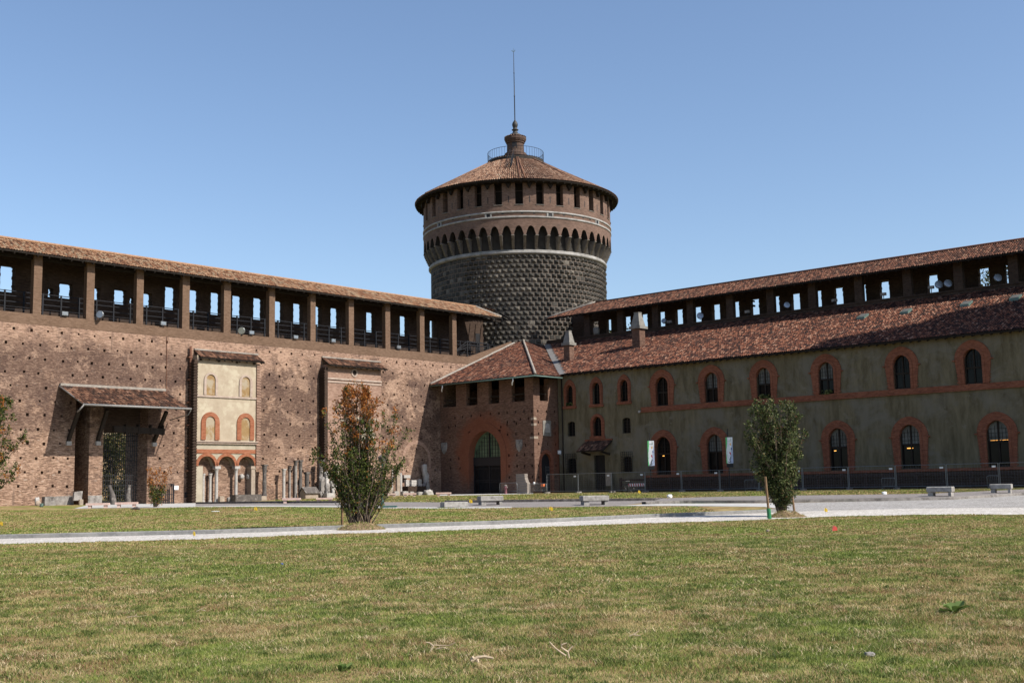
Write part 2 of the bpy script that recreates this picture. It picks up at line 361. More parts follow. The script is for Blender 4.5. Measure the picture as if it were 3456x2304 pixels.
GREEN1, GREEN2, STRAW, BROWN = (.100, .145, .028), (.235, .275, .058), (.42, .32, .155), (.26, .16, .08)
def grass_color(n, rnd=None, dry=0.0):
    p = n.pos()
    a = n.noise(n.scale(p, (.75, .95, 1)), .62, 5, .62); b = n.noise(p, 2.6, 4, .7); c_ = n.noise(n.scale(p, (1, .9, 1)), .22, 3, .5)
    base = n.mix(n.ramp(b, [(.35, 0.0), (.65, 1.0)]), GREEN1, GREEN2)
    f = n.math('ADD', n.math('ADD', n.math('MULTIPLY', a, .5), n.math('MULTIPLY', b, .22)), n.math('MULTIPLY', c_, .38))
    f = n.math('ADD', n.math('ADD', f, n.math('MULTIPLY', n.math('SUBTRACT', n.noise(n.scale(p, (1.1, .55, 1)), 1.15, 3, .5), .5), .16)), dry)
    if rnd is not None: f = n.math('ADD', f, n.math('MULTIPLY', n.math('SUBTRACT', rnd, .5), .22))
    c = n.mix(n.ramp(f, [(.545, 0.0), (.605, .9)]), base, n.mix(n.ramp(n.noise(p, 1.1, 4, .7), [(.42, 0.0), (.58, 1.0)]), STRAW, BROWN))
    bare = n.ramp(n.noise(n.scale(p, (1.0, .7, 1)), .85, 6, .72, .4), [(.615, 0.0), (.66, .8)])
    c = n.mix(bare, c, n.mix(n.ramp(b, [(.4, 0.0), (.6, 1.0)]), (.22, .135, .075), (.38, .27, .16)))
    return c
n = NG('lawn_soil'); c = n.mix(n.ramp(n.noise(n.pos(), 40.0, 4, .8), [(.3, .6), (.7, 0.0)]), grass_color(n, None, .05), (.09, .07, .035)); M['lawn'] = n.bsdf(c, 1.0, n.noise(n.pos(), 25.0, 4, .8), .8, .03, spec=.05)
n = NG('grass_blades'); r_ = n.rnd(); c = grass_color(n, r_); c = n.mix(n.ramp(r_, [(0, .35), (.4, 0.0)]), c, (.07, .10, .03)); c = n.mix(n.ramp(n.math('FRACT', n.math('MULTIPLY', r_, 17.3)), [(.84, 0.0), (.96, .7)]), c, (.50, .43, .24)); M['blade'] = n.bsdf(c, .7, None, spec=.15, trans=.25)
n = NG('soil_mulch'); f = n.noise(n.pos(), 9.0, 6, .8); M['mulch'] = n.bsdf(n.ramp(f, [(.3, (.09, .06, .035)), (.5, (.24, .17, .10)), (.7, (.40, .30, .19))]), 1, f, 1.0, .06, spec=.05)
def cobble_mat(name, cols, joint, scale=9.0):
    n = NG(name); v = n.n('ShaderNodeTexVoronoi', feature='F1'); n.l(n.pos(), v.inputs['Vector']); v.inputs['Scale'].default_value = scale
    c = n.ramp(n.n('ShaderNodeSeparateColor').outputs[0] if False else n.noise(v.outputs['Position'], 7.0, 2), [(.3, cols[0]), (.5, cols[1]), (.7, cols[2])])
    v2 = n.n('ShaderNodeTexVoronoi', feature='DISTANCE_TO_EDGE'); n.l(n.pos(), v2.inputs['Vector']); v2.inputs['Scale'].default_value = scale
    c = n.mix(n.ramp(v2.outputs['Distance'], [(.02, .8), (.10, 0.0)]), c, joint)
    c = n.mix(n.ramp(n.noise(n.pos(), .5, 4), [(.5, 0.0), (.75, .35)]), c, joint)
    return n.bsdf(c, .8, v2.outputs['Distance'], .8, .03, spec=.25)
M['cobble'] = cobble_mat('pale_cobbles', [(.36, .335, .30), (.53, .50, .46), (.72, .69, .65)], (.20, .165, .13))
M['cobble_far'] = cobble_mat('grey_pink_cobbles', [(.17, .155, .148), (.225, .205, .195), (.28, .255, .245)], (.14, .12, .10), 7.0)
M['cobble_grey'] = cobble_mat('grey_cobbles', [(.22, .21, .20), (.34, .325, .31), (.48, .465, .44)], (.13, .115, .095))
M['slab'] = noisy('pale_paving_slab', (.50, .49, .47), (.70, .68, .65), 2.5, .85, .2)
def leaf_mat(name, stops, tr=.3):
    n = NG(name); c = n.ramp(n.rnd(), stops); return n.bsdf(c, .6, None, spec=.18, trans=tr)
M['leaf'] = leaf_mat('green_leaves', [(0, (.018, .030, .008)), (.45, (.048, .070, .014)), (.85, (.10, .125, .025)), (.93, (.15, .13, .03)), (1, (.22, .085, .02))])
M['leaf_dark'] = leaf_mat('olive_leaves', [(0, (.022, .034, .012)), (.5, (.058, .078, .026)), (.85, (.12, .14, .045)), (.94, (.18, .18, .08)), (1, (.20, .10, .05))])
M['leaf_orange'] = leaf_mat('rusty_leaves', [(0, (.16, .05, .015)), (.5, (.32, .11, .025)), (.85, (.44, .18, .04)), (1, (.10, .10, .03))])
M['leaf_far'] = leaf_mat('distant_leaves', [(0, (.012, .018, .006)), (.6, (.030, .038, .012)), (1, (.13, .11, .035))])
M['bark'] = noisy('grey_bark', (.07, .05, .035), (.17, .13, .095), 8, .9, .5)
M['driftwood'] = noisy('bleached_twig', (.28, .21, .14), (.50, .40, .28), 9, .85, .4)

# ------------------------------------------------------------------ shared shapes
def cells(x0, x1, z0, z1, rects):
    zs = sorted({z0, z1} | {max(z0, min(z1, v)) for r in rects for v in (r[2], r[3])}); out = []
    for a, b in zip(zs, zs[1:]):
        if b-a < 1e-5: continue
        m = (a+b)/2; blk = sorted([(max(x0, r[0]), min(x1, r[1])) for r in rects if r[2] < m < r[3]]); x = x0
        for p, q in blk:
            if q <= x0 or p >= x1: continue
            if p > x+1e-5: out.append((x, p, a, b))
            x = max(x, q)
        if x < x1-1e-5: out.append((x, x1, a, b))
    return out
def wall_t(mb, s0, s1, z0, z1, t0, t1, rects=()):       # slab parallel to the left wall
    for a, b, c, d in cells(s0, s1, z0, z1, rects): mb.box(a, b, t0, t1, c, d)
    return mb
def wall_s(mb, t0, t1, z0, z1, s0, s1, rects=()):       # slab parallel to the right wing
    for a, b, c, d in cells(t0, t1, z0, z1, rects): mb.box(s0, s1, a, b, c, d)
    return mb
def pointed(xc, w, zb, zs_, zt, n=8, e=0.0):
    """outline of an arched opening from lower left over the top to lower right"""
    h = zt-zs_; pts = [(xc-w-e, zb-e)]
    if h >= w:
        Rr = (w*w+h*h)/(2*w); am = math.acos(max(-1, min(1, (Rr-w)/Rr)))
        L = [(xc-w+Rr-Rr*math.cos(am*i/n), zs_+Rr*math.sin(am*i/n)) for i in range(n+1)]
    else: L = [(xc-w*math.cos(math.pi/2*i/n), zs_+h*math.sin(math.pi/2*i/n)) for i in range(n+1)]
    Rt = [(2*xc-x, z) for x, z in L[:-1]][::-1]
    return [(xc-w, zb)]+L+Rt+[(xc+w, zb)]
def P3(pl, d, pts):   # 2D outline to 3D on plane 's' (x=t) or 't' (x=s) at offset d
    return [((d, x, z) if pl == 's' else (x, d, z)) for x, z in pts]
def arch_ring(mb, pl, d_front, d_back, inner, outer):
    fi, fo, bi, bo = (P3(pl, d_front, inner), P3(pl, d_front, outer), P3(pl, d_back, inner), P3(pl, d_back, outer))
    mb.band(fi, fo); mb.band(bi, fi); mb.band(fo, bo)
    mb.face([fi[0], fo[0], bo[0], bi[0]]); mb.face([fi[-1], fo[-1], bo[-1], bi[-1]]); return mb
def slab_xz(mb, pl, d0, d1, pts):
    a = P3(pl, d0, pts); v = (d1-d0, 0, 0) if pl == 's' else (0, d1-d0, 0); return mb.prism(a, v)

def tiles(mb, O, U, V, w, h, test=None, tw=.25, tl=.45, seed=1, jit=.02, seg=4, lift=.05):
    """rows of half-round clay tiles on the plane through O with eave direction U and up-slope direction V"""
    O, U, V = Vector(O), Vector(U).normalized(), Vector(V).normalized(); N = U.cross(V).normalized()
    if N.z < 0: N = -N
    rnd = random.Random(seed); nu = int(w/tw); nv = int(h/tl)+1
    for i in range(nu):
        u = (i+.5)*tw
        for j in range(nv):
            v0 = j*tl-.05; v1 = min(h, v0+tl*1.2)
            if v0 > h-.08: continue
            if test and not test(u, v0+tl*.5): continue
            du = rnd.uniform(-jit, jit); r0 = tw*.44; r1 = tw*.38; hh = rnd.uniform(0, .015)
            dv = rnd.uniform(-.03, .03); vs = []
            for vv, rr, up in ((v0+dv, r0, lift+hh), (v1+dv, r1, lift*.35+hh)):
                for k in range(seg+1):
                    a = math.pi*k/seg
                    vs.append(O+U*(u+du-rr*math.cos(a))+V*vv+N*(up+rr*math.sin(a)*.8-.02))
            n0 = seg+1
            mb.add(vs, [(k, k+1, n0+k+1, n0+k) for k in range(seg)])
    return mb

# ================================================================== ground, paths, kerbs
def polyline(px): return [G(*p) for p in px]
def resample(P, n):
    L = [0]
    for a, b in zip(P, P[1:]): L.append(L[-1]+(b-a).length)
    out = []
    for i in range(n+1):
        d = L[-1]*i/n
        for k in range(len(P)-1):
            if d <= L[k+1]+1e-9:
                f = (d-L[k])/max(1e-9, L[k+1]-L[k]); out.append(P[k].lerp(P[k+1], f)); break
    return out
def sheet(name, near, far, mat, off=.004, n=80, m=6, kind='structure'):
    A_, B_ = resample(near, n), resample(far, n); mb = MB()
    vs = []
    for i in range(n+1):
        for j in range(m+1):
            p = A_[i].lerp(B_[i], j/m); vs.append((p.x, p.y, g(p.x, p.y)+off))
    mb.add(vs, [(i*(m+1)+j, (i+1)*(m+1)+j, (i+1)*(m+1)+j+1, i*(m+1)+j+1) for i in range(n) for j in range(m)])
    o = mesh_obj(name, mb, mat, True); o['kind'] = kind; return o
def kerb(name, line, width, height, mat, n=60, back=True):
    P = resample(line, n); mb = MB(); rows = []
    for i, p in enumerate(P):
        d = (P[min(i+1, n)]-P[max(i-1, 0)]); d.z = 0; d.normalize(); nn = Vector((-d.y, d.x, 0)); z = g(p.x, p.y)
        q = p+nn*width
        rows.append([(p.x, p.y, z-.05), (p.x, p.y, z+height-.015), (p.x+nn.x*.015, p.y+nn.y*.015, z+height), (q.x, q.y, z+height), (q.x, q.y, z-.05)])
    for i in range(n):
        jt = .012 if i % 2 == 0 else 0
        for k in range(4): mb.face([rows[i][k], rows[i+1][k], rows[i+1][k+1], rows[i][k+1]])
    o = mesh_obj(name, mb, mat); o['kind'] = 'structure'; return o

mb = MB(); xs = [-1500, -600, -300, -150]+[x*2.0 for x in range(-45, 46)]+[150, 300, 600, 1500]
ys = [-1500, -500, -150, -60, -20, 0]+[y*1.5 for y in range(1, 95)]+[160, 250, 500, 1500, 4000]
mb.add([(x, y, g(x, y)) for y in ys for x in xs], [(j*len(xs)+i, j*len(xs)+i+1, (j+1)*len(xs)+i+1, (j+1)*len(xs)+i) for j in range(len(ys)-1) for i in range(len(xs)-1)])
o = mesh_obj('ground', mb, M['lawn'], True); o['kind'] = 'structure'

near_edge = polyline([(-700, 1862), (0, 1836), (661, 1820), (1102, 1802), (1308, 1797), (1728, 1782), (2095, 1768), (2536, 1755), (2830, 1742), (3197, 1735.5), (3456, 1736.7), (4000, 1736)])
kerb_line = polyline([(-700, 1836), (0, 1817.5), (735, 1800.6), (1146, 1786), (1728, 1767.6), (2169, 1747), (2573, 1731), (2620, 1728)])
sheet('path', near_edge, polyline([(-700, 1836), (0, 1817), (735, 1800), (1146, 1785.5), (1728, 1767), (2169, 1746), (2573, 1729), (2800, 1712), (3456, 1690), (4000, 1676)]), M['cobble'], .004)
kerb('kerb', kerb_line, .32, .15, M['granite_edge'], 50)
# end of the middle lawn and the wide cobbled area behind the second tree
sheet('forecourt', polyline([(2640, 1727), (2800, 1722), (3100, 1715), (3456, 1712), (4000, 1705)]), polyline([(2620, 1697.3), (2800, 1694), (3012, 1690), (3220, 1685.5), (3456, 1671), (4000, 1655)]), M['cobble_grey'], .009)
sheet('forecourt_tip', polyline([(2080, 1707), (2306, 1707), (2580, 1710), (2640, 1718)]), polyline([(2180, 1700.5), (2306, 1699), (2580, 1698), (2660, 1697)]), M['slab'], .013)
far_kerb = polyline([(2180, 1702), (2306, 1697.5), (2550, 1697), (3012, 1690), (3220, 1685.5), (3456, 1671), (4000, 1655)])
kerb('kerb', far_kerb, .5, .15, M['stone_grey'], 50)
sheet('pavement', polyline([(2200, 1700), (2306, 1696), (2550, 1695.5), (3012, 1688), (3220, 1684), (3456, 1669.5), (4000, 1653)]), polyline([(2236, 1689), (2400, 1684), (2550, 1681), (3128, 1673.7), (3456, 1658), (4000, 1645)]), M['cobble_far'], .145, m=4)
# pavement running across behind the middle lawn
sheet('pavement', polyline([(640, 1710.5), (906, 1708), (1136, 1709), (1304, 1713), (1530, 1714), (1728, 1712), (2080, 1708)]), polyline([(640, 1698), (906, 1697.5), (1136, 1696), (1304, 1694), (1530, 1693.5), (1728, 1692.5), (2236, 1687.6)]), M['cobble_far'], .006)
sheet('pavement_edge', polyline([(360, 1712.5), (640, 1712), (906, 1709.5), (1136, 1711), (1304, 1715), (1530, 1716), (1728, 1714)]), polyline([(360, 1709.5), (640, 1708.5), (906, 1705.5), (1136, 1706.5), (1304, 1711), (1530, 1711), (1728, 1709.5)]), M['slab'], .010)
sheet('gate_pavement', polyline([(250, 1716), (360, 1714), (520, 1711), (660, 1711)]), polyline([(330, 1697), (400, 1697), (520, 1697), (660, 1696)]), M['slab'], .014)
kerb('kerb', polyline([(1500, 1696.5), (1700, 1694.5), (1900, 1692), (2100, 1690), (2240, 1688)]), .35, .16, M['stone_dark'], 30)
kerb('kerb', polyline([(661, 1699), (800, 1698.5), (1000, 1697.5), (1136, 1696.5)]), .4, .14, M['stone_dark'], 30)
sheet('terrace', polyline([(1480, 1672), (1560, 1671), (1700, 1669), (1800, 1668)]), polyline([(1480, 1663), (1560, 1663), (1700, 1662), (1800, 1662)]), M['slab'], .006)

# ================================================================== grass
rng = np.random.default_rng(3)
nx = np.array([p.x for p in near_edge]); ny = np.array([p.y for p in near_edge])
kx = np.array([p.x for p in kerb_line]); ky = np.array([p.y for p in kerb_line])
def gv(X, Y):
    u = np.clip((Y-42)/46., 0, 1); u = u*u*(3-2*u); return .7*u-.2*u*np.exp(-((X+28)/8.)**2)
def cluster(X, Y, s=1.0):
    v = np.zeros_like(X)
    for k, (a, b, c) in enumerate([(1.7, .9, .3), (-1.1, 2.3, 1.1), (3.1, -1.9, 2.0), (5.3, 4.1, .7), (-7.9, 6.3, 3.3)]):
        v += np.sin((a*X+b*Y)*s+c)/(1+k*.35)
    return v
def blades(Y0, Y1, dens, hmin, hmax, wmin, wmax, cond=None, slope=.47, dl=0):
    n_ = int((Y1**2-Y0**2)*slope*dens)
    Y = np.sqrt(rng.uniform(Y0**2, Y1**2, n_)); X = rng.uniform(-1, 1, n_)*(Y*slope+.8)
    k = rng.uniform(0, 1, n_) < (.72+.12*cluster(X, Y, 2.3)); 
    if cond is not None: k &= cond(X, Y)
    X, Y = X[k], Y[k]; n_ = len(X)
    Z = gv(X, Y)-.004
    h = rng.uniform(hmin, hmax, n_)*(1+.16*cluster(X, Y, 1.7)); h = np.clip(h, hmin*.5, hmax*1.9)
    w = rng.uniform(wmin, wmax, n_); a = rng.uniform(0, 2*np.pi, n_)
    la = rng.uniform(0, 2*np.pi, n_); lean = h*np.abs(rng.normal(.6, .6, n_)).clip(0, 2.2)
    V = np.zeros((n_, 5, 3)); ca, sa = np.cos(a)*w/2, np.sin(a)*w/2
    V[:, 0] = np.stack([X-ca, Y-sa, Z], 1); V[:, 1] = np.stack([X+ca, Y+sa, Z], 1)
    mx, my = X+np.cos(la)*lean*.35, Y+np.sin(la)*lean*.35
    V[:, 2] = np.stack([mx+ca*.8, my+sa*.8, Z+h*.6], 1); V[:, 3] = np.stack([mx-ca*.8, my-sa*.8, Z+h*.6], 1)
    V[:, 4] = np.stack([X+np.cos(la)*lean, Y+np.sin(la)*lean, Z+h*.95], 1)
    return V
def grass_obj(name, parts):
    V = np.concatenate(parts); n_ = len(V); b = (np.arange(n_)*5)[:, None]
    T = np.concatenate([b+np.array([0, 1, 2]), b+np.array([0, 2, 3]), b+np.array([3, 2, 4])], 1).reshape(-1, 3)
    o = fast_mesh(name, V.reshape(-1, 3), T, 3, M['blade']); o['kind'] = 'stuff'; return o
edge = lambda X: np.interp(X, nx, ny)
lawn = lambda X, Y: Y < edge(X)+rng.uniform(-.05, .06, len(X))
grass_obj('grass', [blades(8.6, 14, 4200, .014, .045, .004, .008, lawn), blades(14, 22, 2000, .016, .045, .006, .012, lawn), blades(22, 34, 760, .02, .05, .012, .022, lawn), blades(34, 53, 330, .02, .05, .022, .038, lawn)])
def tufts(ncl, Y0, Y1, nb, rad, hmin, hmax, wmin, wmax, flat=False):
    Y = np.sqrt(rng.uniform(Y0**2, Y1**2, ncl)); X = rng.uniform(-1, 1, ncl)*(Y*.47+.5); k = Y < edge(X)-.25; X, Y = X[k], Y[k]
    Rr = rad*rng.uniform(.5, 1.6, len(X)); X = np.repeat(X, nb)+rng.normal(0, 1, len(X)*nb)*np.repeat(Rr, nb); Y = np.repeat(Y, nb)+rng.normal(0, 1, len(Y)*nb)*np.repeat(Rr, nb)*.8
    n_ = len(X); Z = gv(X, Y)-.003; h = rng.uniform(hmin, hmax, n_); w = rng.uniform(wmin, wmax, n_); a = rng.uniform(0, 6.28, n_); la = rng.uniform(0, 6.28, n_)
    V = np.zeros((n_, 5, 3)); ca, sa = np.cos(a)*w/2, np.sin(a)*w/2; ln = h*(rng.uniform(.2, 1.0, n_)); up = h*.92
    if flat: ln = h; up = rng.uniform(.008, .045, n_); Z = Z+rng.uniform(.004, .03, n_); ca, sa = -np.sin(la)*w/2, np.cos(la)*w/2
    V[:, 0] = np.stack([X-ca, Y-sa, Z], 1); V[:, 1] = np.stack([X+ca, Y+sa, Z], 1)
    mx, my = X+np.cos(la)*ln*.45, Y+np.sin(la)*ln*.45
    V[:, 2] = np.stack([mx+ca*.8, my+sa*.8, Z+up*.62], 1); V[:, 3] = np.stack([mx-ca*.8, my-sa*.8, Z+up*.62], 1); V[:, 4] = np.stack([X+np.cos(la)*ln, Y+np.sin(la)*ln, Z+up], 1)
    return V
def grass_obj2(name, parts, mat):
    V = np.concatenate(parts); n_ = len(V); b = (np.arange(n_)*5)[:, None]
    T = np.concatenate([b+np.array([0, 1, 2]), b+np.array([0, 2, 3]), b+np.array([3, 2, 4])], 1).reshape(-1, 3)
    o = fast_mesh(name, V.reshape(-1, 3), T, 3, mat); o['kind'] = 'stuff'; return o
n = NG('tuft_blades'); r_ = n.rnd(); M['tuft'] = n.bsdf(n.ramp(r_, [(0, (.055, .085, .020)), (.6, (.12, .16, .035)), (1, (.22, .24, .07))]), .6, None, spec=.2, trans=.3)
n = NG('dry_straw'); r_ = n.rnd(); M['straw'] = n.bsdf(n.ramp(r_, [(0, (.18, .11, .06)), (.5, (.36, .26, .14)), (1, (.60, .50, .32))]), .8, None, spec=.1, trans=.15)
grass_obj2('grass_tufts', [tufts(900, 9, 17, 70, .07, .025, .065, .004, .009), tufts(1500, 17, 32, 45, .11, .03, .07, .009, .016)], M['tuft'])
grass_obj2('dry_grass', [tufts(420, 9, 17, 80, .13, .03, .10, .0025, .005, True), tufts(500, 17, 34, 60, .22, .04, .13, .006, .011, True)], M['straw'])
kedge = lambda X: np.interp(X, kx, ky)
mx_, my_ = zip(*[(p.x, p.y) for p in polyline([(0, 1712), (360, 1713), (906, 1710), (1304, 1714), (1728, 1713), (2080, 1708.5), (2306, 1708), (2580, 1711), (2600, 1726)])])
mid = lambda X, Y: (Y > kedge(X)+.36) & (Y < np.interp(X, mx_, my_)) & (X < 9.6)
grass_obj('grass', [blades(41, 78, 170, .015, .05, .03, .06, mid, .46)])

# ================================================================== left curtain wall
LW = thing('curtain_wall', 'long sunlit old brick wall with putlog holes and roofed gallery, left of the tower', 'wall', (40, 0, .5))
gs0, gs1 = ht(497, 1550)[0], ht(347, 1550)[0]      # main gate opening
ps0, ps1 = ht(300, 1550)[0], ht(252, 1550)[0]      # narrow side opening
rects = [(gs0, gs1, -1, 9.5), (ps0, ps1, -1, 9.3)]
rnd = random.Random(11)
loggia_s = (ht(862, 1450, .7)[0], ht(661, 1450, .7)[0]); panel_s = (ht(1285, 1400, .6)[0], ht(1102, 1400, .6)[0])
for k in range(12):
    zc = 14.5-1.125*k; s = 9.5+(k % 2)*.5
    while s < 94:
        sz = rnd.uniform(.075, .115); x = s+rnd.uniform(-.14, .14); z = zc+rnd.uniform(-.05, .05)
        skip = (loggia_s[0]-.2 < x < loggia_s[1]+.2 and z > 1) or (panel_s[0]-.2 < x < panel_s[1]+.2) or (gs0-.35 < x < ps1+.35 and z < 8.7) or (s < 21.0 and z < 12.6) or rnd.random() < .04
        if not skip: rects.append((x-sz, x+sz, z-sz*1.1, z+sz*1.1))
        s += 1.36
wall = MB(); wall_t(wall, 7.6, 95, -.6, 15.0, -.45, 0, rects)
# body behind, with the gate passage left open
wall_t(wall, 7.6, 95, -.6, 15.2, -3.6, -.452, [(gs0, gs1, -1, 9.5), (ps0, ps1, -1, 9.3)])
part('wall', wall, M['brick_old'], LW)
b = MB(); b.box(7.6, 95, -.5, .02, 15.003, 15.85); part('parapet', b, M['brick_new'], LW)
b = MB(); b.box(7.6, 95, -3.1, -.503, 15.203, 15.4); part('walkway', b, M['stucco_dark_shade'], LW)  # floor colour darkened to hold the gallery's interior shade
TR = 3.1
def c1(x): return x/2.613
slots = []
for x0, x1, yt, yb in [(5, 100, 305, 540), (525, 610, 462, 597), (775, 852, 497, 612), (1008, 1084, 517, 648), (1225, 1308, 545, 670), (1457, 1522, 490, 695), (1655, 1725, 515, 718), (1860, 1917, 540, 740), (2050, 2108, 567, 762), (2235, 2290, 588, 782), (425, 437, 510, 580), (1145, 1154, 590, 635)]:
    a = ht(c1(x0), 780+c1(yt), -TR); b_ = ht(c1(x1), 780+c1(yb), -TR); slots.append((b_[0], a[0], b_[1], a[1]))
for x0, x1, yt, yb in [(145, 200, 145, 335), (320, 376, 170, 357), (497, 547, 192, 375), (662, 712, 215, 395), (825, 872, 232, 412), (1140, 1183, 270, 448), (1437, 1475, 303, 480), (1700, 1728, 343, 500)]:
    a = ht(800+c1(x0), 950+c1(yt), -TR); b_ = ht(800+c1(x1), 950+c1(yb), -TR); slots.append((b_[0], a[0], b_[1], a[1]))
for k in range(1, 10): s = 67.5+2.45*k; slots.append((s, s+.9, 17.9, 20.0))
slots = [(a-.6*(109.5-a)/90., c, d, e_+.08) for a, c, d, e_ in slots]
b = MB(); wall_t(b, 9, 95, 15.4, 21.3, -TR-.6, -TR, slots)
for i, (a, c, d, e_) in enumerate(slots):         # ragged brick edges and segmental heads in the embrasures
    w_ = c-a
    for q in range(3):
        zz = d+(e_-d)*(.2+.3*q)+rnd.uniform(-.1, .1); b.box(a, a+rnd.uniform(.03, .07), -TR-.58, -TR-.3, zz, zz+rnd.uniform(.12, .3)); b.box(c-rnd.uniform(.02, .06), c, -TR-.3, -TR-.02, zz+.1, zz+.35)
    if w_ > .5: slab_xz(b, 't', -TR-.3, -TR-.03, [(c, e_-.1), (c-.16, e_), (c, e_)]); slab_xz(b, 't', -TR-.58, -TR-.3, [(a, e_-.1), (a, e_), (a+.16, e_)])
part('rear_wall', b, M['brick_dark_shade'], LW)  # interior shade put into the brick colour; the wall itself is lighter tan
pil_s = [(ht(q, 1000)[0], ht(p_, 1000)[0]) for p_, q in ((112, 140), (292, 318), (461, 484), (616, 640), (756, 779), (909, 928), (1048, 1065), (1177, 1194), (1300, 1316), (1416, 1431), (1525, 1539))]
pil_s += [(65.71+4.74*k, 66.41+4.74*k) for k in range(1, 6)]
for s0_, s1_ in sorted(pil_s, reverse=True):
    b = MB(); b.box(s0_, s1_, -.5, .02, 15.853, 20.75); part('pillar', b, M['brick_new'], LW)
# roof of the gallery
EZ, ET, RZ, RTT = 20.62, .78, 21.93, -1.55
re_s = ht(1605, 1030, RTT)[0]; ee_s = ht(1692, 1072, ET)[0]
b = MB()
b.prism([(ee_s, ET, EZ-.07), (ee_s, ET, EZ), (re_s, RTT, RZ), (re_s, -3.95, EZ), (re_s, -3.95, EZ-.07), (re_s, RTT, RZ-.12)], (0, 0, 0)) if False else None
b.hexa([(ee_s, ET, EZ-.12), (95, ET, EZ-.12), (95, RTT, RZ-.12), (re_s, RTT, RZ-.12), (ee_s, ET, EZ), (95, ET, EZ), (95, RTT, RZ), (re_s, RTT, RZ)])
b.hexa([(re_s, RTT-.001, RZ-.12), (95, RTT-.001, RZ-.12), (95, -3.95, EZ-.12), (8.5, -3.95, EZ-.12), (re_s, RTT-.001, RZ), (95, RTT-.001, RZ), (95, -3.95, EZ), (8.5, -3.95, EZ)])
for k in range(90):                                    # rafters and plates seen from below
    s = 9.5+k*.95; b.bar((s, ET-.05, EZ-.20), (s, RTT, RZ-.2), .1, .14)
b.box(10.5, 95, -.55, -.25, 20.3, 20.5); 
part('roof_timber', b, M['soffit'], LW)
rl = math.hypot(ET-RTT, RZ-EZ); V1 = Vector((0, RTT-ET, RZ-EZ)).normalized()
b = MB(); tiles(b, (95, ET, EZ+.01), (-1, 0, 0), V1, 95-ee_s, rl, lambda u, v: (95-u) > ee_s+(re_s-ee_s)*v/rl, tw=.22, tl=.42, seed=2, jit=.03)
V2 = Vector((0, -3.95-RTT, EZ-RZ)); tiles(b, (95, -3.95, EZ+.01), (-1, 0, 0), -V2.normalized(), 85, V2.length, None, tw=.5, tl=.8, seed=3)
part('roof', b, M['tile_left'], LW, True)
b = MB(); b.tube([(95, RTT, RZ+.08), (60, RTT, RZ+.1), (30, RTT, RZ+.06), (re_s, RTT, RZ+.07)], .13, 8); part('ridge_cap', b, M['tile_left'], LW, True)
b = MB(); b.tube([(re_s, RTT, RZ+.1)]+[(re_s+(ee_s-re_s)*k/6, RTT+(ET-RTT)*k/6, RZ+(EZ-RZ)*k/6+.1+rnd.uniform(-.03, .03)) for k in range(1, 7)], .14, 7); part('verge_mortar', b, M['mortar'], LW, True)
# railings behind the pillars
b = MB()
for z in (17.85, 17.45, 16.98): b.bar((10, -1.9, z), (95, -1.9, z), .06)
k = 0; s = 11.0
while s < 95: b.bar((s, -1.9, 15.4), (s, -1.9, 17.9), .12); s += 1.58
for z in (16.12, 16.33): b.bar((10, -.33, z), (95, -.33, z), .035)
part('railing', b, M['railing'], LW)
# small stair with rails where the walkway meets the tower
b = MB(); sA, sB = 13.9, 10.0
for z in (0, -.35, -.7): b.bar((17.3, -.9, 16.1+z*.2+.55), (15.6, -.9, 17.75+z), .08); b.bar((15.6, -.9, 17.75+z), (12.2, -.9, 17.75+z), .08)
for s in (15.6, 13.9, 12.3): b.bar((s, -.9, 15.4), (s, -.9, 17.8), .12)
for k in range(6): b.box(15.6+k*.28, 15.85+k*.28, -2.2, -.95, 16.7-k*.22, 16.78-k*.22)
part('stair', b, M['iron'], LW)
b = MB(); b.prism([(16.2, -.05, 15.853), (9.0, -.05, 18.15), (9.0, -.05, 15.853)], (0, -.35, 0)); part('sloping_parapet', b, M['brick_new'], LW)
b = MB(); b.box(11.2, 11.9, -3.09, -3.05, 16, 19.2); part('doorway', b, M['iron'], LW)
# passage walls beyond the gate and a stone base course
b = MB()
for s in (ps0-.012, gs1): pass
for (a, c) in ((ps1, ps1+1.5), (gs1+.003, ps0-.003)): b.box(a, c, .0, .035, .0, 1.35)
part('stone_base', b, M['stone_grey'], LW)
b = MB(); b.tube([(ht(563, 1100)[0], .06, 15.0), (ht(560, 1330)[0], .06, 9.9)], .025, 5); part('lightning_cable', b, M['pipe'], LW)
b = MB(); xc = ht(1405, 1550)[0]; arch_ring(b, 't', .05, -.01, pointed(xc, 1.75, .6, 4.3, 6.0, 10), pointed(xc, 2.1, .6, 4.3, 6.4, 10)); part('blind_arch', b, M['brick_panel'], LW)
# iron portcullis in the gate opening
b = MB(); gz = gst(60, 0)-.02
s = gs0+.15
while s < gs1: b.bar((s, -1.5, gz), (s, -1.5, 6.6), .045); s += .2
for z in [gz+.1]+[1.3+.42*k for k in range(13)]: b.bar((gs0, -1.5, z), (gs1, -1.5, z), .05)
gate = part('iron_gate', b, M['iron'], LW)
b = MB(); wall_t(b, gs0+.002, gs1-.002, 6.6, 9.49, -2.0, -1.3); part('lintel', b, M['brick_dark_shade'], LW)
b = MB(); wall_t(b, ps0+.002, ps1-.002, -.2, 9.29, -3.2, -2.8); part('blocked_opening', b, M['brick_dark_shade'], LW)

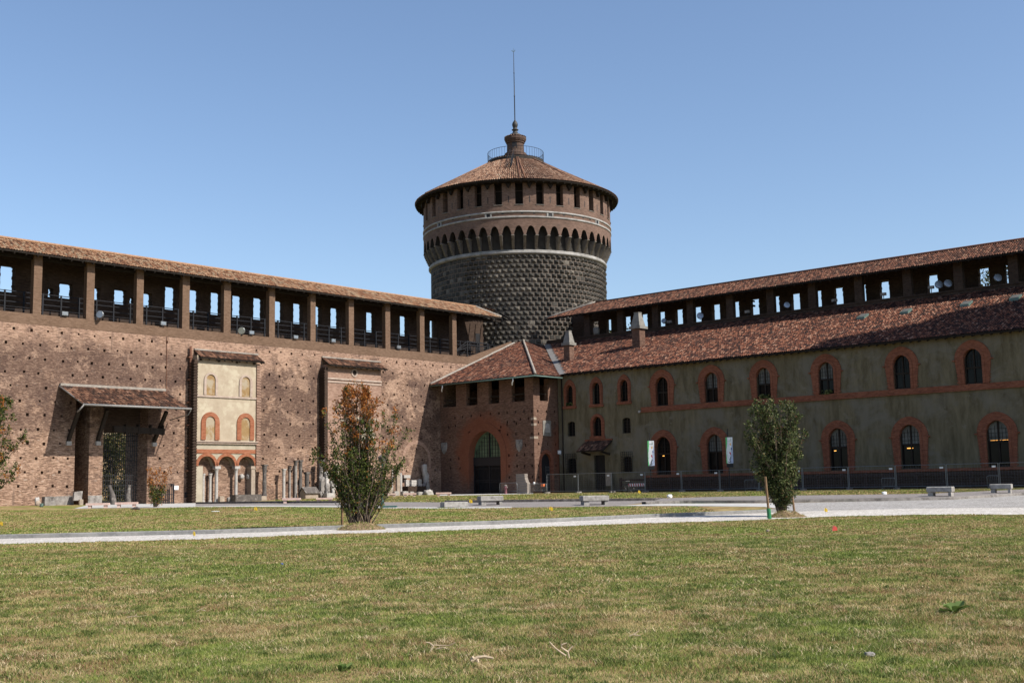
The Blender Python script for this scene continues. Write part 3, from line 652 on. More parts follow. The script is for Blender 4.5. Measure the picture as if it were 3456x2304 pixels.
# ------------------------------------------------------------------ canopy over the gate
cs1, cs0, cz1, ct = 64.05, 54.45, 10.2, 3.84; cz0 = 8.5
CN = thing('gate_canopy', 'tiled timber canopy with dark braces sheltering the gateway in the sunlit wall', 'canopy', (59, 0, 8.5))
b = MB(); b.hexa([(cs0, 0, cz1-.1), (cs1, 0, cz1-.1), (cs1-.15, ct, cz0-.1), (cs0-.15, ct, cz0-.1), (cs0, 0, cz1), (cs1, 0, cz1), (cs1-.15, ct, cz0), (cs0-.15, ct, cz0)])
for k in range(12): s = cs0+.3+k*.82; b.bar((s, .1, cz1-.2), (s, ct-.1, cz0-.17), .1, .12)
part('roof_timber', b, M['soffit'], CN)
Vc = Vector((0, -ct, cz1-cz0)); b = MB(); tiles(b, (cs1, ct, cz0+.01), (-1, 0, 0), Vc, cs1-cs0, Vc.length, None, tw=.25, tl=.45, seed=5, jit=.02); part('roof', b, M['tile_dark'], CN, True)
b = MB(); b.bar((cs1, .12, cz1+.1), (cs0, .12, cz1+.1), .25, .2); part('ridge_cap', b, M['mortar'], CN)
b = MB(); b.tube([(cs1-.1, ct+.1, cz0-.05), (cs0-.15, ct+.1, cz0-.05)], .09, 8); b.tube([(cs1+.02, 0, cz1-.02), (cs1-.12, ct+.1, cz0-.05)], .07, 6); b.tube([(cs1-.1, ct+.1, cz0-.05), (cs1+.1, ct-.2, cz0-.45), (cs1+.15, ct-.5, cz0-.6)], .06, 6); b.tube([(cs0-.15, ct+.1, cz0-.05), (cs0-.15, ct-.3, cz0-.5), (cs0-.4, .3, cz0-.8)], .05, 6); part('gutter', b, M['lead'], CN, True)
for (fx, fy, tx, ty) in ((230, 1488, 268, 1384), (329, 1488, 362, 1380), (519, 1492, 562, 1386)):
    s0_, z0_ = ht(fx, fy); b = MB(); tt, zz = hs(tx, ty, s0_); b.bar((s0_, .0, z0_), (s0_, min(ct-.4, tt), 8.3), .26, .26); part('brace', b, M['wood_dark'], CN)
    b = MB(); b.box(s0_-.2, s0_+.2, 0, .22, z0_-.35, z0_-.02); part('corbel_block', b, M['marble'], CN)
b = MB(); sa, za = ht(415, 1447, 1.2); sb, zb = ht(553, 1456, 1.2)
b.bar((sb, 1.2, zb), (gs1-.2, 1.2, za), .35, .5)
for k in range(4): ss = sb+.15+k*1.15; b.box(ss-.05, ss+.05, 1.0, 1.42, zb-.3, zb+.55)
part('drawbridge_beam', b, M['wood_dark'], CN)

# ------------------------------------------------------------------ old house front (loggia) kept against the wall
def TT(t, *pts): return [ht(x, y, t) for x, y in pts]
lt = .75
LG = thing('painted_house_front', 'cream plastered house front with arcade and blind windows set against the old wall', 'facade', (51, 0, .6))
sL, sR = loggia_s[1], loggia_s[0]
ztop = ht(760, 1224, lt)[1]; zarc = ht(766, 1529, lt)[1]
zfr0, zfr1 = zarc, ht(766, 1516, lt)[1]; zpl1 = ht(766, 1498, lt)[1]; zm1 = ht(766, 1489, lt)[1]
zc1 = ht(766, 1343, lt)[1]; zc2 = ht(766, 1337, lt)[1]
b = MB(); b.box(sR, sL, .003, lt, zm1, ztop+.5); part('plaster_wall', b, M['cream'], LG)
b = MB(); b.box(sR, sL, .003, lt, zfr1, zpl1); part('plaster_frieze', b, M['cream_pale'], LG)
b = MB(); b.box(sR, sL, .003, lt+.03, zfr0, zfr1); part('brick_frieze', b, M['brick_orange'], LG)
b = MB(); b.box(sR-.06, sL+.06, .003, lt+.16, zpl1, zm1-.08); b.box(sR-.1, sL+.1, .003, lt+.26, zm1-.08, zm1); part('cornice', b, M['pinkstone_wall'], LG)
b = MB(); b.box(sR, sL, lt, lt+.1, zc1, zc2); part('string_course', b, M['pinkstone_wall'], LG)
b = MB(); b.box(sR, sL, lt, lt+.05, ztop+.0, ztop+.3); part('eave_board', b, M['pinkstone_wall'], LG)
# arcade: three round arches over slender columns
zsp = ht(731, 1572, lt)[1]; gb = .35
axs = [ht(698, 1560, lt)[0], ht(765, 1560, lt)[0], ht(832, 1560, lt)[0]]
hw = (axs[0]-axs[1])/2-.16; ztp = ht(766, 1539, lt)[1]
b = MB()
bounds = [sL]+[(axs[0]+axs[1])/2, (axs[1]+axs[2])/2]+[sR]
for i, ax in enumerate(axs):
    inner = pointed(ax, hw, zsp-.001, zsp, ztp, 10)[1:-1]; hi, lo = bounds[i], bounds[i+1]
    top = [(x, zarc) for x, z in inner]
    b.band(P3('t', lt-.04, inner), P3('t', lt-.04, top))
    b.face(P3('t', lt-.04, [(inner[0][0], zsp), (lo, zsp), (lo, zarc), (inner[0][0], zarc)])); b.face(P3('t', lt-.04, [(inner[-1][0], zsp), (hi, zsp), (hi, zarc), (inner[-1][0], zarc)]))
    b.band(P3('t', lt-.04, inner), P3('t', .003, inner))
b.face([(sR, .003, zsp), (sR, lt-.04, zsp), (sR, lt-.04, zarc), (sR, .003, zarc)]); b.face([(sL, .003, zsp), (sL, lt-.04, zsp), (sL, lt-.04, zarc), (sL, .003, zarc)])
part('arcade_wall', b, M['cream_pale'], LG)
for ax in axs:
    b = MB(); arch_ring(b, 't', lt+.03, lt-.35, pointed(ax, hw, zsp, zsp, ztp, 10)[1:-1], pointed(ax, hw+.27, zsp, zsp, ztp+.27, 10)[1:-1]); part('arch_surround', b, M['brick_orange'], LG)
def column_mb(mb, s, t, z0, z1, r, cap=.35, capr=1.45, base=.25, n=14):
    mb.lathe(s, t, [(r*1.45, z0), (r*1.45, z0+base*.4), (r*1.15, z0+base), (r, z0+base*1.1), (r*.92, z1-cap), (r*1.1, z1-cap+.03), (r*.98, z1-cap+.07), (r*1.15, z1-cap*.5), (r*capr, z1-cap*.2), (r*capr, z1)], n); return mb
for x in (731, 797):
    s = ht(x, 1620, lt-.2)[0]; b = MB(); column_mb(b, s, lt-.22, gb+.1, zsp-.25, .15, .3); b.box(s-.28, s+.28, lt-.45, lt+.02, zsp-.25, zsp); part('column', b, M['marble'], LG, False)
b = MB(); b.box(sL-.75, sL, .003, lt-.02, gb, zsp); part('corner_pier', b, M['cream_pale'], LG)
b = MB(); b.box(sR, sR+.42, .003, lt-.02, gb, zsp-.28); b.box(sR-.05, sR+.5, .003, lt+.03, zsp-.28, zsp-.004); part('corner_pier', b, M['stone_tan'], LG)
b = MB()
for x in (686, 709):
    s = ht(x, 1640, .35)[0]; column_mb(b, s, .35, .45, ht(x, 1597, .35)[1], .13, .4)
part('inner_column', b, M['marble'], LG, False)
b = MB()
for x in (815, 838): s, z = ht(x, 1608, .2); b.rough((s, .2, z), (.35, .4, .45), int(x), k=.25, shape='blob')
part('stone_bracket', b, M['marble'], LG, True)
# toothed brick edges on both sides
for (s, sg, nm) in ((sL, 1, 'l'), (sR, -1, 'r')):
    b = MB(); b.box(s+sg*.004, s+sg*.32, .003, lt+.10, (gb if sg > 0 else zsp-.2), ztop+.1)
    z = (gb if sg > 0 else zsp)+.1
    while z < ztop-.1: b.box(s+sg*.32, s+sg*.44, .003, lt+.16, z, z+.12); b.box(s+sg*.0, s+sg*.32, lt+.1, lt+.16, z, z+.12); z += .25
    part('toothed_edge', b, M['brick_panel'] if sg < 0 else M['brick_dark_shade'], LG)  # left edge coloured dark to paint in its unlit side
# blind windows
for (xo0, xo1, yt_, yb_, xi0, xi1, yi, fill) in ((677, 739, 1390, 1483, 689, 722, 1404, 'ochre'), (798, 856, 1394, 1484, 808, 839, 1408, 'ochre'), (687, 733, 1257, 1332, 690, 722, 1263, 'ochre'), (806, 850, 1265, 1338, 808, 838, 1271, 'ochre')):
    a = ht(xo0, yb_, lt); c = ht(xo1, yb_, lt); e0 = ht(xi0, yb_, lt); e1 = ht(xi1, yb_, lt); zt = ht((xo0+xo1)/2, yt_, lt)[1]; zi = ht((xi0+xi1)/2, yi, lt)[1]
    w = (a[0]-c[0])/2; xc = (a[0]+c[0])/2; wi = (e0[0]-e1[0])/2*.95; zb_ = a[1]
    b = MB(); arch_ring(b, 't', lt+.1, lt-.0, pointed(xc, wi, zb_, zi-wi, zi, 9), pointed(xc, w, zb_, zt-w, zt, 9)); win = part('blind_window', b, M['brick_orange'] if yt_ > 1350 else M['pinkstone_wall'], LG)
    b = MB(); slab_xz(b, 't', lt+.002, lt+.015, pointed(xc, wi, zb_, zi-wi, zi, 9)); part('window_infill', b, M[fill], win)
def lean_roof(par, s0, s1, z_top, z_eave, t_eave, t_top=0.0, tile='tile_dark', seed=9, ov=.0, skew=0.0):
    b = MB(); b.hexa([(s0, t_top, z_top-.1), (s1, t_top, z_top-.1), (s1, t_eave, z_eave-.1), (s0, t_eave, z_eave-.1), (s0, t_top, z_top), (s1, t_top, z_top), (s1, t_eave, z_eave), (s0, t_eave, z_eave)])
    for k in range(int((s1-s0)/.8)): b.bar((s0+.3+k*.8, .1, z_top-.2), (s0+.3+k*.8, t_eave-.05, z_eave-.16), .09, .12)
    part('roof_timber', b, M['soffit'], par)
    v = Vector((0, t_top-t_eave, z_top-z_eave)); b = MB(); tiles(b, (s1, t_eave, z_eave+.01), (-1, 0, 0), v, s1-s0, v.length, None, seed=seed, tl=.4); part('roof', b, M[tile], par, True)
    b = MB(); b.bar((s1, t_top+.08, z_top+.1), (s0, t_top+.08, z_top+.1), .16, .12); part('flashing', b, M['mortar'], par)
sa, za = ht(654, 1183); sb, zb = ht(869, 1199)
te, ze = hs(894, 1222, sb); lean_roof(LG, sb, sa, (za+zb)/2, ze, te, seed=21)
for k in range(4): s = sR+.3+k*(sL-sR-.6)/3; b = MB(); b.box(s-.1, s+.1, .0, te-.25, ztop+.02, ztop+.2); part('bracket', b, M['wood_dark'], LG)

# ------------------------------------------------------------------ second walled-up house front
pt_ = .65; pR, pL = panel_s
PF = thing('bricked_house_front', 'pinkish brick house front under a narrow tiled roof, behind the orange-topped shrub', 'facade', ((pR+pL)/2, 0, .6))
z0p = .4; zt = ht(1190, 1250, pt_)[1]; zc = ht(1190, 1283, pt_)[1]
b = MB(); b.box(pR, pL, .003, pt_, z0p, zt+.4)
part('brick_wall', b, M['brick_panel'], PF)
b = MB(); b.box(pR-.05, pL+.03, pt_, pt_+.1, zc-.05, zc+.12); b.box(pR-.05, pL+.03, pt_, pt_+.06, zc-.35, zc-.2); part('cornice', b, M['pinkstone_wall'], PF)
s, z = ht(1196, 1258, pt_); b = MB(); o_ = [(s+.42*math.cos(a*math.pi/9), z+.42*math.sin(a*math.pi/9)) for a in range(19)]; i_ = [(s+.27*math.cos(a*math.pi/9), z+.27*math.sin(a*math.pi/9)) for a in range(19)]
arch_ring(b, 't', pt_+.06, pt_, i_, o_); rd = part('round_window', b, M['pinkstone_wall'], PF); b = MB(); slab_xz(b, 't', pt_+.002, pt_+.01, i_[:-1]); part('window_recess', b, M['wood_dark'], rd)
b = MB(); b.box(pL+.004, pL+.35, .003, pt_+.15, z0p, zt+.1)
z = z0p
while z < zt-.1: b.box(pL+.35, pL+.48, .003, pt_+.2, z, z+.13); z += .26
part('toothed_edge', b, M['brick_dark_shade'], PF)  # shade of the unlit left flank put into the brick colour
b = MB()
for (x0, y0, x1, y1) in ((1172, 1298, 1186, 1325), (1140, 1410, 1290, 1424), (1210, 1440, 1270, 1500), (1128, 1560, 1150, 1600), (1236, 1505, 1246, 1520)):
    p, q = ht(x0, y1, pt_), ht(x1, y0, pt_); n_ = 7; cx_, cz_ = (p[0]+q[0])/2, (p[1]+q[1])/2
    pts = [(cx_+(p[0]-q[0])/2*math.cos(a)*rnd.uniform(.7, 1.1), cz_+(q[1]-p[1])/2*math.sin(a)*rnd.uniform(.7, 1.1)) for a in [2*math.pi*k/11 for k in range(11)]]
    b = MB(); slab_xz(b, 't', pt_+.003, pt_+.02, pts); part('plaster_remnant', b, M['cream_pale'], PF)
b = MB(); s0_, _ = ht(1240, 1500, pt_); arch_ring(b, 't', pt_+.08, pt_, pointed(s0_+3.0, 1.15, .6, 4.8, 6.2, 8), pointed(s0_+3.0, 1.5, .6, 4.8, 6.6, 8)); part('blocked_arch', b, M['brick_panel'], PF)
sa, za = ht(1085, 1208); sb, zb = ht(1282, 1224); te, ze = hs(1309, 1246, sb); lean_roof(PF, sb, sa, (za+zb)/2, ze, te, seed=22)
sA, zA = ht(646, 1170, .2); b = MB(); b.tube([(sA+.1, .25, zA), (ht(641, 1637, .2)[0], .25, ht(641, 1637, .2)[1])], .11, 8)
for k in range(6): b.box(sA-.05+.02*k, sA+.35, .05, .38, zA-2*k-1, zA-2*k-.9)
single('drainpipe', b, M['pipe'], 'rusty brown drainpipe running down left of the cream house front', 'pipe', (sA, .2, .5))

# ================================================================== round tower
TC = (0.0, -6.8)
def tz(y, r, x=1745):
    D = 146-r; q = ray(x, y); return CH+q[2]*D/math.hypot(q[0], q[1])
AV = math.atan2(89.83+6.8, 109.5)             # direction from the tower to the camera, in the castle axes
Rd, Ru, Re = 11.0, 11.94, 13.0
TW = thing('round_tower', 'tall round tower with diamond-cut dark stone drum, brick crown and conical tiled roof', 'tower', (TC[0], TC[1], 0))
zM0, zM1 = tz(857, Rd), tz(842, Rd+.2)
zB = zM0
b = MB(); b.lathe(*TC, [(Rd, 0), (Rd, zB), (Rd+.05, zB+.3), (Rd+.05, zB+4)], 120); part('mortar_drum', b, M['ashlar_joint'], TW, True)
b = MB(); rh = .565; nb = 98; rows = int((zB-11.5)/rh); rr = random.Random(4)
for j in range(rows):
    z1 = zB-.02-j*rh; z0 = z1-rh+.085; sh = .5*(j % 2)+rr.uniform(-.05, .05)
    for i in range(nb):
        a0 = 2*math.pi*(i+sh)/nb+.0042; a1 = 2*math.pi*(i+1+sh)/nb-.0042; am = (a0+a1)/2; zm = (z0+z1)/2; da = (a1-a0)
        rel = (am-AV+math.pi) % (2*math.pi)-math.pi
        flat = (z1 < 19.0 and rel > .34) or rr.random() < .03 or (rel < -.62)   # smooth blocks low on the right flank and worn ones
        ap = .05 if flat else .25+rr.uniform(-.06, .04)
        P = lambda a, r, z: (TC[0]+r*math.cos(a), TC[1]+r*math.sin(a), z)
        r0 = Rd+.02; e = .36 if flat else .13
        vs = [P(a0, Rd-.02, z0), P(a1, Rd-.02, z0), P(a1, Rd-.02, z1), P(a0, Rd-.02, z1), P(a0, r0, z0), P(a1, r0, z0), P(a1, r0, z1), P(a0, r0, z1),
              P(am-da*e, Rd+ap, zm-rh*e), P(am+da*e, Rd+ap, zm-rh*e), P(am+da*e, Rd+ap, zm+rh*e), P(am-da*e, Rd+ap, zm+rh*e)]
        b.add(vs, [(0, 1, 5, 4), (1, 2, 6, 5), (2, 3, 7, 6), (3, 0, 4, 7), (4, 5, 9, 8), (5, 6, 10, 9), (6, 7, 11, 10), (7, 4, 8, 11), (8, 9, 10, 11)])
part('drum', b, M['ashlar'], TW)
b = MB(); b.lathe(*TC, [(Rd, zM0-.05), (Rd+.22, zM0), (Rd+.34, zM0+.12), (Rd+.34, zM0+.26), (Rd+.2, zM0+.34), (Rd+.27, zM0+.40), (Rd+.2, zM1), (Rd, zM1+.05)], 120); part('moulding', b, M['white_band'], TW, True)
# machicolation: corbels and arches
nA = 52; zS = tz(791, Ru); zA1 = tz(760.6, Ru); zT = tz(735, Ru); ph = AV+R(1.8)+math.pi
ph = AV-R(-1.0)
PP = lambda a, r, z: (TC[0]+r*math.cos(a), TC[1]+r*math.sin(a), z)
b = MB(); bs = MB(); da = 2*math.pi/nA; ow = .36
for i in range(nA):
    ac = ph+i*da; pts = []
    for k in range(13):
        x = -.5+k/12; u = x/ow
        z = zS+(zA1-zS)*math.sqrt(max(0, 1-u*u)) if abs(u) < 1 else zS
        pts.append((ac+x*da, z))
    b.band([PP(a, Ru, z) for a, z in pts], [PP(a, Ru, zT) for a, z in pts])
    bs.band([PP(a, Ru, z) for a, z in pts], [PP(a, Rd+.08, z) for a, z in pts])
zR1 = tz(734.3, Ru); zR2 = tz(717.5, Ru); zR3 = tz(709.5, Ru); zW0 = tz(691, Ru); zW1 = tz(612, Ru)-.1
b.lathe(*TC, [(Ru, zT), (Ru, zR1-.01)], 156) 
part('corbel_arches', b, M['brick_tower'], TW); part('arch_soffit', bs, M['stucco_dark_shade'], TW)
b = MB(); b.lathe(*TC, [(Rd+.06, zM1-.1), (Rd+.06, zA1+.3)], 104); part('recess_wall', b, M['stucco_dark_shade'], TW, True)  # shade between the corbels put into the wall colour
for i in range(nA):
    ac = ph+(i+.5)*da; hwid = da*(.5-ow)*.78
    steps = 7; c = MB()
    for k in range(steps):
        z0 = zM1+.05+(zS-.1-zM1)*k/steps; z1 = zM1+.05+(zS-.1-zM1)*(k+1)/steps-.03; ro = Rd+.25+(Ru+.06-Rd-.25)*((k+1)/steps)**.85
        rim = Rd+.05
        a0, a1 = ac-hwid, ac+hwid
        c.hexa([PP(a0, rim, z0), PP(a1, rim, z0), PP(a1, ro-.26, z0), PP(a0, ro-.26, z0), PP(a0, rim, z1), PP(a1, rim, z1), PP(a1, ro, z1), PP(a0, ro, z1)])
    c.hexa([PP(ac-hwid*1.25, Rd+.05, zS-.1), PP(ac+hwid*1.25, Rd+.05, zS-.1), PP(ac+hwid*1.25, Ru+.03, zS-.1), PP(ac-hwid*1.25, Ru+.03, zS-.1), PP(ac-hwid*1.25, Rd+.05, zS-.004), PP(ac+hwid*1.25, Rd+.05, zS-.004), PP(ac+hwid*1.25, Ru+.03, zS-.004), PP(ac-hwid*1.25, Ru+.03, zS-.004)])
    part('corbel', c, M['corbel'], TW)
b = MB(); b.lathe(*TC, [(Ru, zR1-.01), (Ru+.07, zR1), (Ru+.07, zR1+.2), (Ru, zR1+.23)], 156); part('white_band', b, M['white_band'], TW, True)
b = MB(); b.lathe(*TC, [(Ru, zR2), (Ru+.08, zR2+.02), (Ru+.08, zR2+.22), (Ru, zR2+.25)], 156); part('white_band', b, M['white_band'], TW, True)
b = MB(); b.lathe(*TC, [(Ru, zR1+.23), (Ru, zR2)], 156); b.lathe(*TC, [(Ru, zR2+.25), (Ru, zW0)], 156)
nW = 30; wv = 2*math.pi/nW; wp = AV+R(1.55); ww = .185
for i in range(nW):
    ac = wp+i*wv
    for (q0, q1) in ((ww, .5), (.5, 1-ww)):
        A0 = [PP(ac+wv*(q0+(q1-q0)*k/3), Ru, zW0) for k in range(4)]; A1 = [(p[0], p[1], zW1+.6) for p in A0]; b.band(A0, A1)
    for sg in (-1, 1):
        a = ac+sg*wv*ww; b.face([PP(a, Ru, zW0), PP(a, Ru-.7, zW0), PP(a, Ru-.7, zW1+.6), PP(a, Ru, zW1+.6)])
    b.face([PP(ac-wv*ww, Ru, zW0), PP(ac+wv*ww, Ru, zW0), PP(ac+wv*ww, Ru-.7, zW0), PP(ac-wv*ww, Ru-.7, zW0)])
b.lathe(*TC, [(Ru, zW0-.001), (Ru, zW0)], 60)
part('crown_wall', b, M['brick_tower'], TW)
b = MB(); b.lathe(*TC, [(Ru-1.2, zW0-.5), (Ru-1.2, zW1+.9)], 60); part('dark_window_backing', b, M['wood_dark'], TW, True)  # dark lining added so the crown windows read black
for i in range(nW):
    ac = wp+i*wv
    if math.cos(ac-AV) < -.2: continue
    c = MB(); hw_ = wv*ww
    c.hexa([PP(ac-hw_*1.15, Ru-.3, zW0+.003), PP(ac+hw_*1.15, Ru-.3, zW0+.003), PP(ac+hw_*1.15, Ru+.07, zW0+.003), PP(ac-hw_*1.15, Ru+.07, zW0+.003), PP(ac-hw_*1.15, Ru-.3, zW0+.07), PP(ac+hw_*1.15, Ru-.3, zW0+.07), PP(ac+hw_*1.15, Ru+.07, zW0+.07), PP(ac-hw_*1.15, Ru+.07, zW0+.07)])
    wn = part('window_sill', c, M['corbel'], TW)
    c = MB(); zz = zW0+(zW1-zW0)*.62; c.bar(PP(ac-hw_, Ru-.1, zz), PP(ac+hw_, Ru-.1, zz), .05); part('tie_bar', c, M['brick_dark_shade'], wn)
for off in (-52, -16.3, 19.3, 55):           # small gun ports framed in white between the two bands
    a = AV+R(off); c = MB(); h_ = .42/Ru
    for (a0, a1, z0, z1) in ((a-h_, a-h_*.55, zR1+.2, zR2+.05), (a+h_*.55, a+h_, zR1+.2, zR2+.05)):
        c.hexa([PP(a0, Ru-.1, z0), PP(a1, Ru-.1, z0), PP(a1, Ru+.06, z0), PP(a0, Ru+.06, z0), PP(a0, Ru-.1, z1), PP(a1, Ru-.1, z1), PP(a1, Ru+.06, z1), PP(a0, Ru+.06, z1)])
    gp = part('gun_port', c, M['white_band'], TW)
    c = MB(); c.face([PP(a-h_*.55, Ru+.012, zR1+.22), PP(a+h_*.55, Ru+.012, zR1+.22), PP(a+h_*.55, Ru+.012, zR2), PP(a-h_*.55, Ru+.012, zR2)]); part('port_opening', c, M['iron'], gp)
b = MB()
for off in (-40, -28, -8, 3, 10, 28, 34, 42, 48): a = AV+R(off); b.face([PP(a-.011, Ru+.012, zR1+.45), PP(a+.011, Ru+.012, zR1+.45), PP(a+.011, Ru+.012, zR1+.68), PP(a-.011, Ru+.012, zR1+.68)])
for i in range(nW): a = wp+(i+.5)*wv; b.face([PP(a-.004, Ru+.012, zW0+.3), PP(a+.004, Ru+.012, zW0+.3), PP(a+.004, Ru+.012, zW0+1.1), PP(a-.004, Ru+.012, zW0+1.1)])
part('loophole', b, M['iron'], TW)
# conical roof
zE = tz(604, Re); rc = 3.55; zC = CH+ray(1644, 563)[2]*146/math.hypot(*ray(1644, 563)[:2])
b = MB(); b.lathe(*TC, [(Ru-1.3, zE-.2), (Re-.06, zE-.16), (Re, zE-.04), (rc, zC-.08)], 120)
for k in range(90): a = 2*math.pi*k/90; b.bar(PP(a, Ru-.2, zE-.28+.3), PP(a, Re-.1, zE-.24), .1, .14)
for i in range(nW): a = wp+(i+.5)*wv; b.prism([PP(a-.03, Ru+.02, zE-.25), PP(a+.03, Ru+.02, zE-.25), PP(a, Ru+.02, zE-.85)], tuple(Vector(PP(a, .35, 0))-Vector(PP(a, 0, 0))))
part('roof_timber', b, M['soffit'], TW)
b = MB(); sl = math.hypot(Re-rc, zC-zE); nr = int(sl/.42)
for j in range(nr):
    f0 = j/nr; f1 = min(1, (j+1.25)/nr); ra, rb = Re+(rc-Re)*f0, Re+(rc-Re)*f1; za, zb = zE+(zC-zE)*f0, zE+(zC-zE)*f1
    nt = max(20, int(2*math.pi*(Re+(rc-Re)*((j//5)*5/nr))/.27))
    for i in range(nt):
        a = 2*math.pi*i/nt+rr.uniform(-.003, .003); tw_ = 2*math.pi/nt; vs = []
        for (r_q, z_q, k_) in ((ra+.03, za+.05, .46), (rb, zb+.02, .40)):
            for q in range(5):
                tq = math.pi*q/4; vs.append(PP(a-tw_*k_*math.cos(tq), r_q, z_q+.1*math.sin(tq)))
        b.add(vs, [(q, q+1, 6+q, 5+q) for q in range(4)])
part('roof', b, M['tile_tower'], TW, True)
b = MB()
for off in (2.0, 4.8, 38, 75, -60, -100, 120): 
    a = AV+R(off); b.tube([PP(a, Re-.1, zE+.16), PP(a, rc+.1, zC+.12)], .14, 6)
part('hip_cap', b, M['tile_dark'], TW, True)
b = MB(); a = AV-R(6); 
for q in (-.03, .03): b.bar(PP(a+q, 8.6, zE+(zC-zE)*(Re-8.6)/(Re-rc)+.25), PP(a+q*2.2, rc+.3, zC+.4), .05); b.bar(PP(a+q, 8.6, zE+(zC-zE)*(Re-8.6)/(Re-rc)+1.1), PP(a+q*2.2, rc+.3, zC+1.2), .04)
for k in range(9): r_ = 8.4-k*.55; z_ = zE+(zC-zE)*(Re-r_)/(Re-rc); b.bar(PP(a-.035, r_, z_+.3), PP(a+.035, r_, z_+.3), .12, .05); b.bar(PP(a+.035, r_, z_+.2), PP(a+.035, r_, z_+1.15), .03)
part('roof_steps', b, M['iron'], TW)
b = MB(); b.lathe(*TC, [(rc+.06, zC-.25), (rc+.12, zC+.35), (rc+.12, zC+.42), (rc-.05, zC+.42)], 48); part('roof_collar', b, M['stucco_dark_shade'], TW, True)
zK = zC+.42; b = MB(); 
for k in range(56):
    a = 2*math.pi*k/56; b.bar(PP(a, rc+.05, zK-.1), PP(a, rc+.05, zK+1.25), .022)
for z in (zK+.1, zK+1.25): b.tube([PP(2*math.pi*k/56, rc+.05, z) for k in range(57)], .03, 5)
part('railing', b, M['railing'], TW)
zb1 = tz(531, 1.4); b = MB(); b.lathe(*TC, [(rc, zK-.02), (1.5, zb1+.1)], 48); part('upper_roof', b, M['tile_tower'], TW, True)
b = MB()
for i in range(60):
    a = 2*math.pi*i/60; vs = []
    for (r_q, z_q) in ((rc-.02, zK+.02), (1.55, zb1+.12)):
        for q in range(5): tq = math.pi*q/4; vs.append(PP(a-.048*math.cos(tq), r_q, z_q+.09*math.sin(tq)))
    b.add(vs, [(q, q+1, 6+q, 5+q) for q in range(4)])
part('upper_roof_tile', b, M['tile_tower'], TW, True)
zz = lambda y: tz(y, 0)
LT = [(1.55, zz(531)), (1.55, zz(525)), (1.38, zz(524.5)), (1.38, zz(519)), (1.12, zz(516)), (1.08, zz(486)), (1.2, zz(485.5)), (1.2, zz(481)), (1.3, zz(480)), (1.42, zz(473)), (1.42, zz(466)), (1.2, zz(464))]
b = MB(); b.lathe(*TC, LT, 16); lan = part('lantern', b, M['lantern_brick'], TW, False)
b = MB(); a = AV+R(-6); aw = .28; b.hexa([PP(a-aw, .8, zz(507)), PP(a+aw, .8, zz(507)), PP(a+aw, 1.125, zz(507)), PP(a-aw, 1.125, zz(507)), PP(a-aw, .8, zz(483)), PP(a+aw, .8, zz(483)), PP(a+aw, 1.125, zz(483)), PP(a-aw, 1.125, zz(483))]); part('lantern_window', b, M['iron'], lan)
b = MB()
for i in range(26):
    a = 2*math.pi*i/26; vs = []
    for (r_q, z_q) in ((1.42, zz(465)), (.7, zz(459))):
        for q in range(5): tq = math.pi*q/4; vs.append(PP(a-.11*math.cos(tq), r_q, z_q+.06*math.sin(tq)))
    b.add(vs, [(q, q+1, 6+q, 5+q) for q in range(4)])
b.lathe(*TC, [(1.3, zz(465)), (.6, zz(459))], 24); part('lantern_roof', b, M['tile_tower'], lan, True)
b = MB(); b.lathe(*TC, [(.75, zz(462)), (.75, zz(457)), (.68, zz(454)), (.42, zz(451)), (.29, zz(445)), (.29, zz(442)), (.42, zz(440)), (.45, zz(438)), (.3, zz(436)), (.26, zz(432)), (.30, zz(429)), (.37, zz(424)), (.37, zz(419)), (.28, zz(413)), (.14, zz(408)), (.07, zz(404))], 20); part('finial', b, M['bronze'], TW, True)
b = MB(); zs0, zs1 = zz(405), zz(176)
b.lathe(*TC, [(.07, zs0), (.065, zs0+(zs1-zs0)*.34), (.10, zs0+(zs1-zs0)*.35), (.06, zs0+(zs1-zs0)*.36), (.05, zs0+(zs1-zs0)*.68), (.08, zs0+(zs1-zs0)*.69), (.05, zs0+(zs1-zs0)*.70), (.03, zs1)], 10); part('spire', b, M['iron'], TW, True)
b = MB()
for k in range(9): a = math.pi*2*k/9; b.bar((0+TC[0], TC[1], zs1), (TC[0]+.28*math.cos(a), TC[1]+.28*math.sin(a), zs1+.22), .02)
b.bar((TC[0], TC[1], zs1), (TC[0], TC[1], zs1+.55), .02); part('lightning_rod', b, M['gutter'], TW)

# ================================================================== right curtain wall gallery
RW = thing('curtain_wall', 'brick gallery wall with dark openings and red tiled roof, behind and above the plastered wing', 'wall', (5.7, 30, 12))
fs_, rs_ = 5.7, 2.6
def R1(x, y): return 1850+x/2.851, 850+y/2.851
def R2(x, y): return 2550+x/2.529, 780+y/2.529
slots = []
for f_, lst in ((R1, [(440, 485, 672, 785), (585, 607, 652, 765), (750, 795, 625, 740), (912, 958, 600, 718), (1075, 1125, 578, 702), (1247, 1297, 557, 680), (1422, 1474, 530, 657), (1600, 1655, 507, 635), (1785, 1840, 482, 610), (1970, 2032, 458, 588), (2182, 2228, 430, 562)]), (R2, [(-5, 33, 582, 695), (165, 204, 558, 675), (323, 381, 537, 653), (533, 565, 510, 627), (688, 750, 484, 604), (922, 945, 455, 573), (1075, 1145, 428, 550), (1342, 1350, 460, 520), (1482, 1560, 373, 497), (1915, 2000, 315, 440), (2138, 2158, 290, 410)])):
    for x0, x1, yt, yb in lst:
        a = hs(*f_(x0, yt), rs_); c = hs(*f_(x1, yb), rs_); slots.append((a[0], c[0], 17.9, a[1]))
for k in range(1, 10): slots.append((57.2+2.4*k, 58.1+2.4*k, 17.9, 20.2))
slots = [(a-.6*(89.8-a)/107., c, d, e_+.08) for a, c, d, e_ in slots]
b = MB(); wall_s(b, -1, 80, 16.2, 21.3, rs_-.6, rs_, slots)
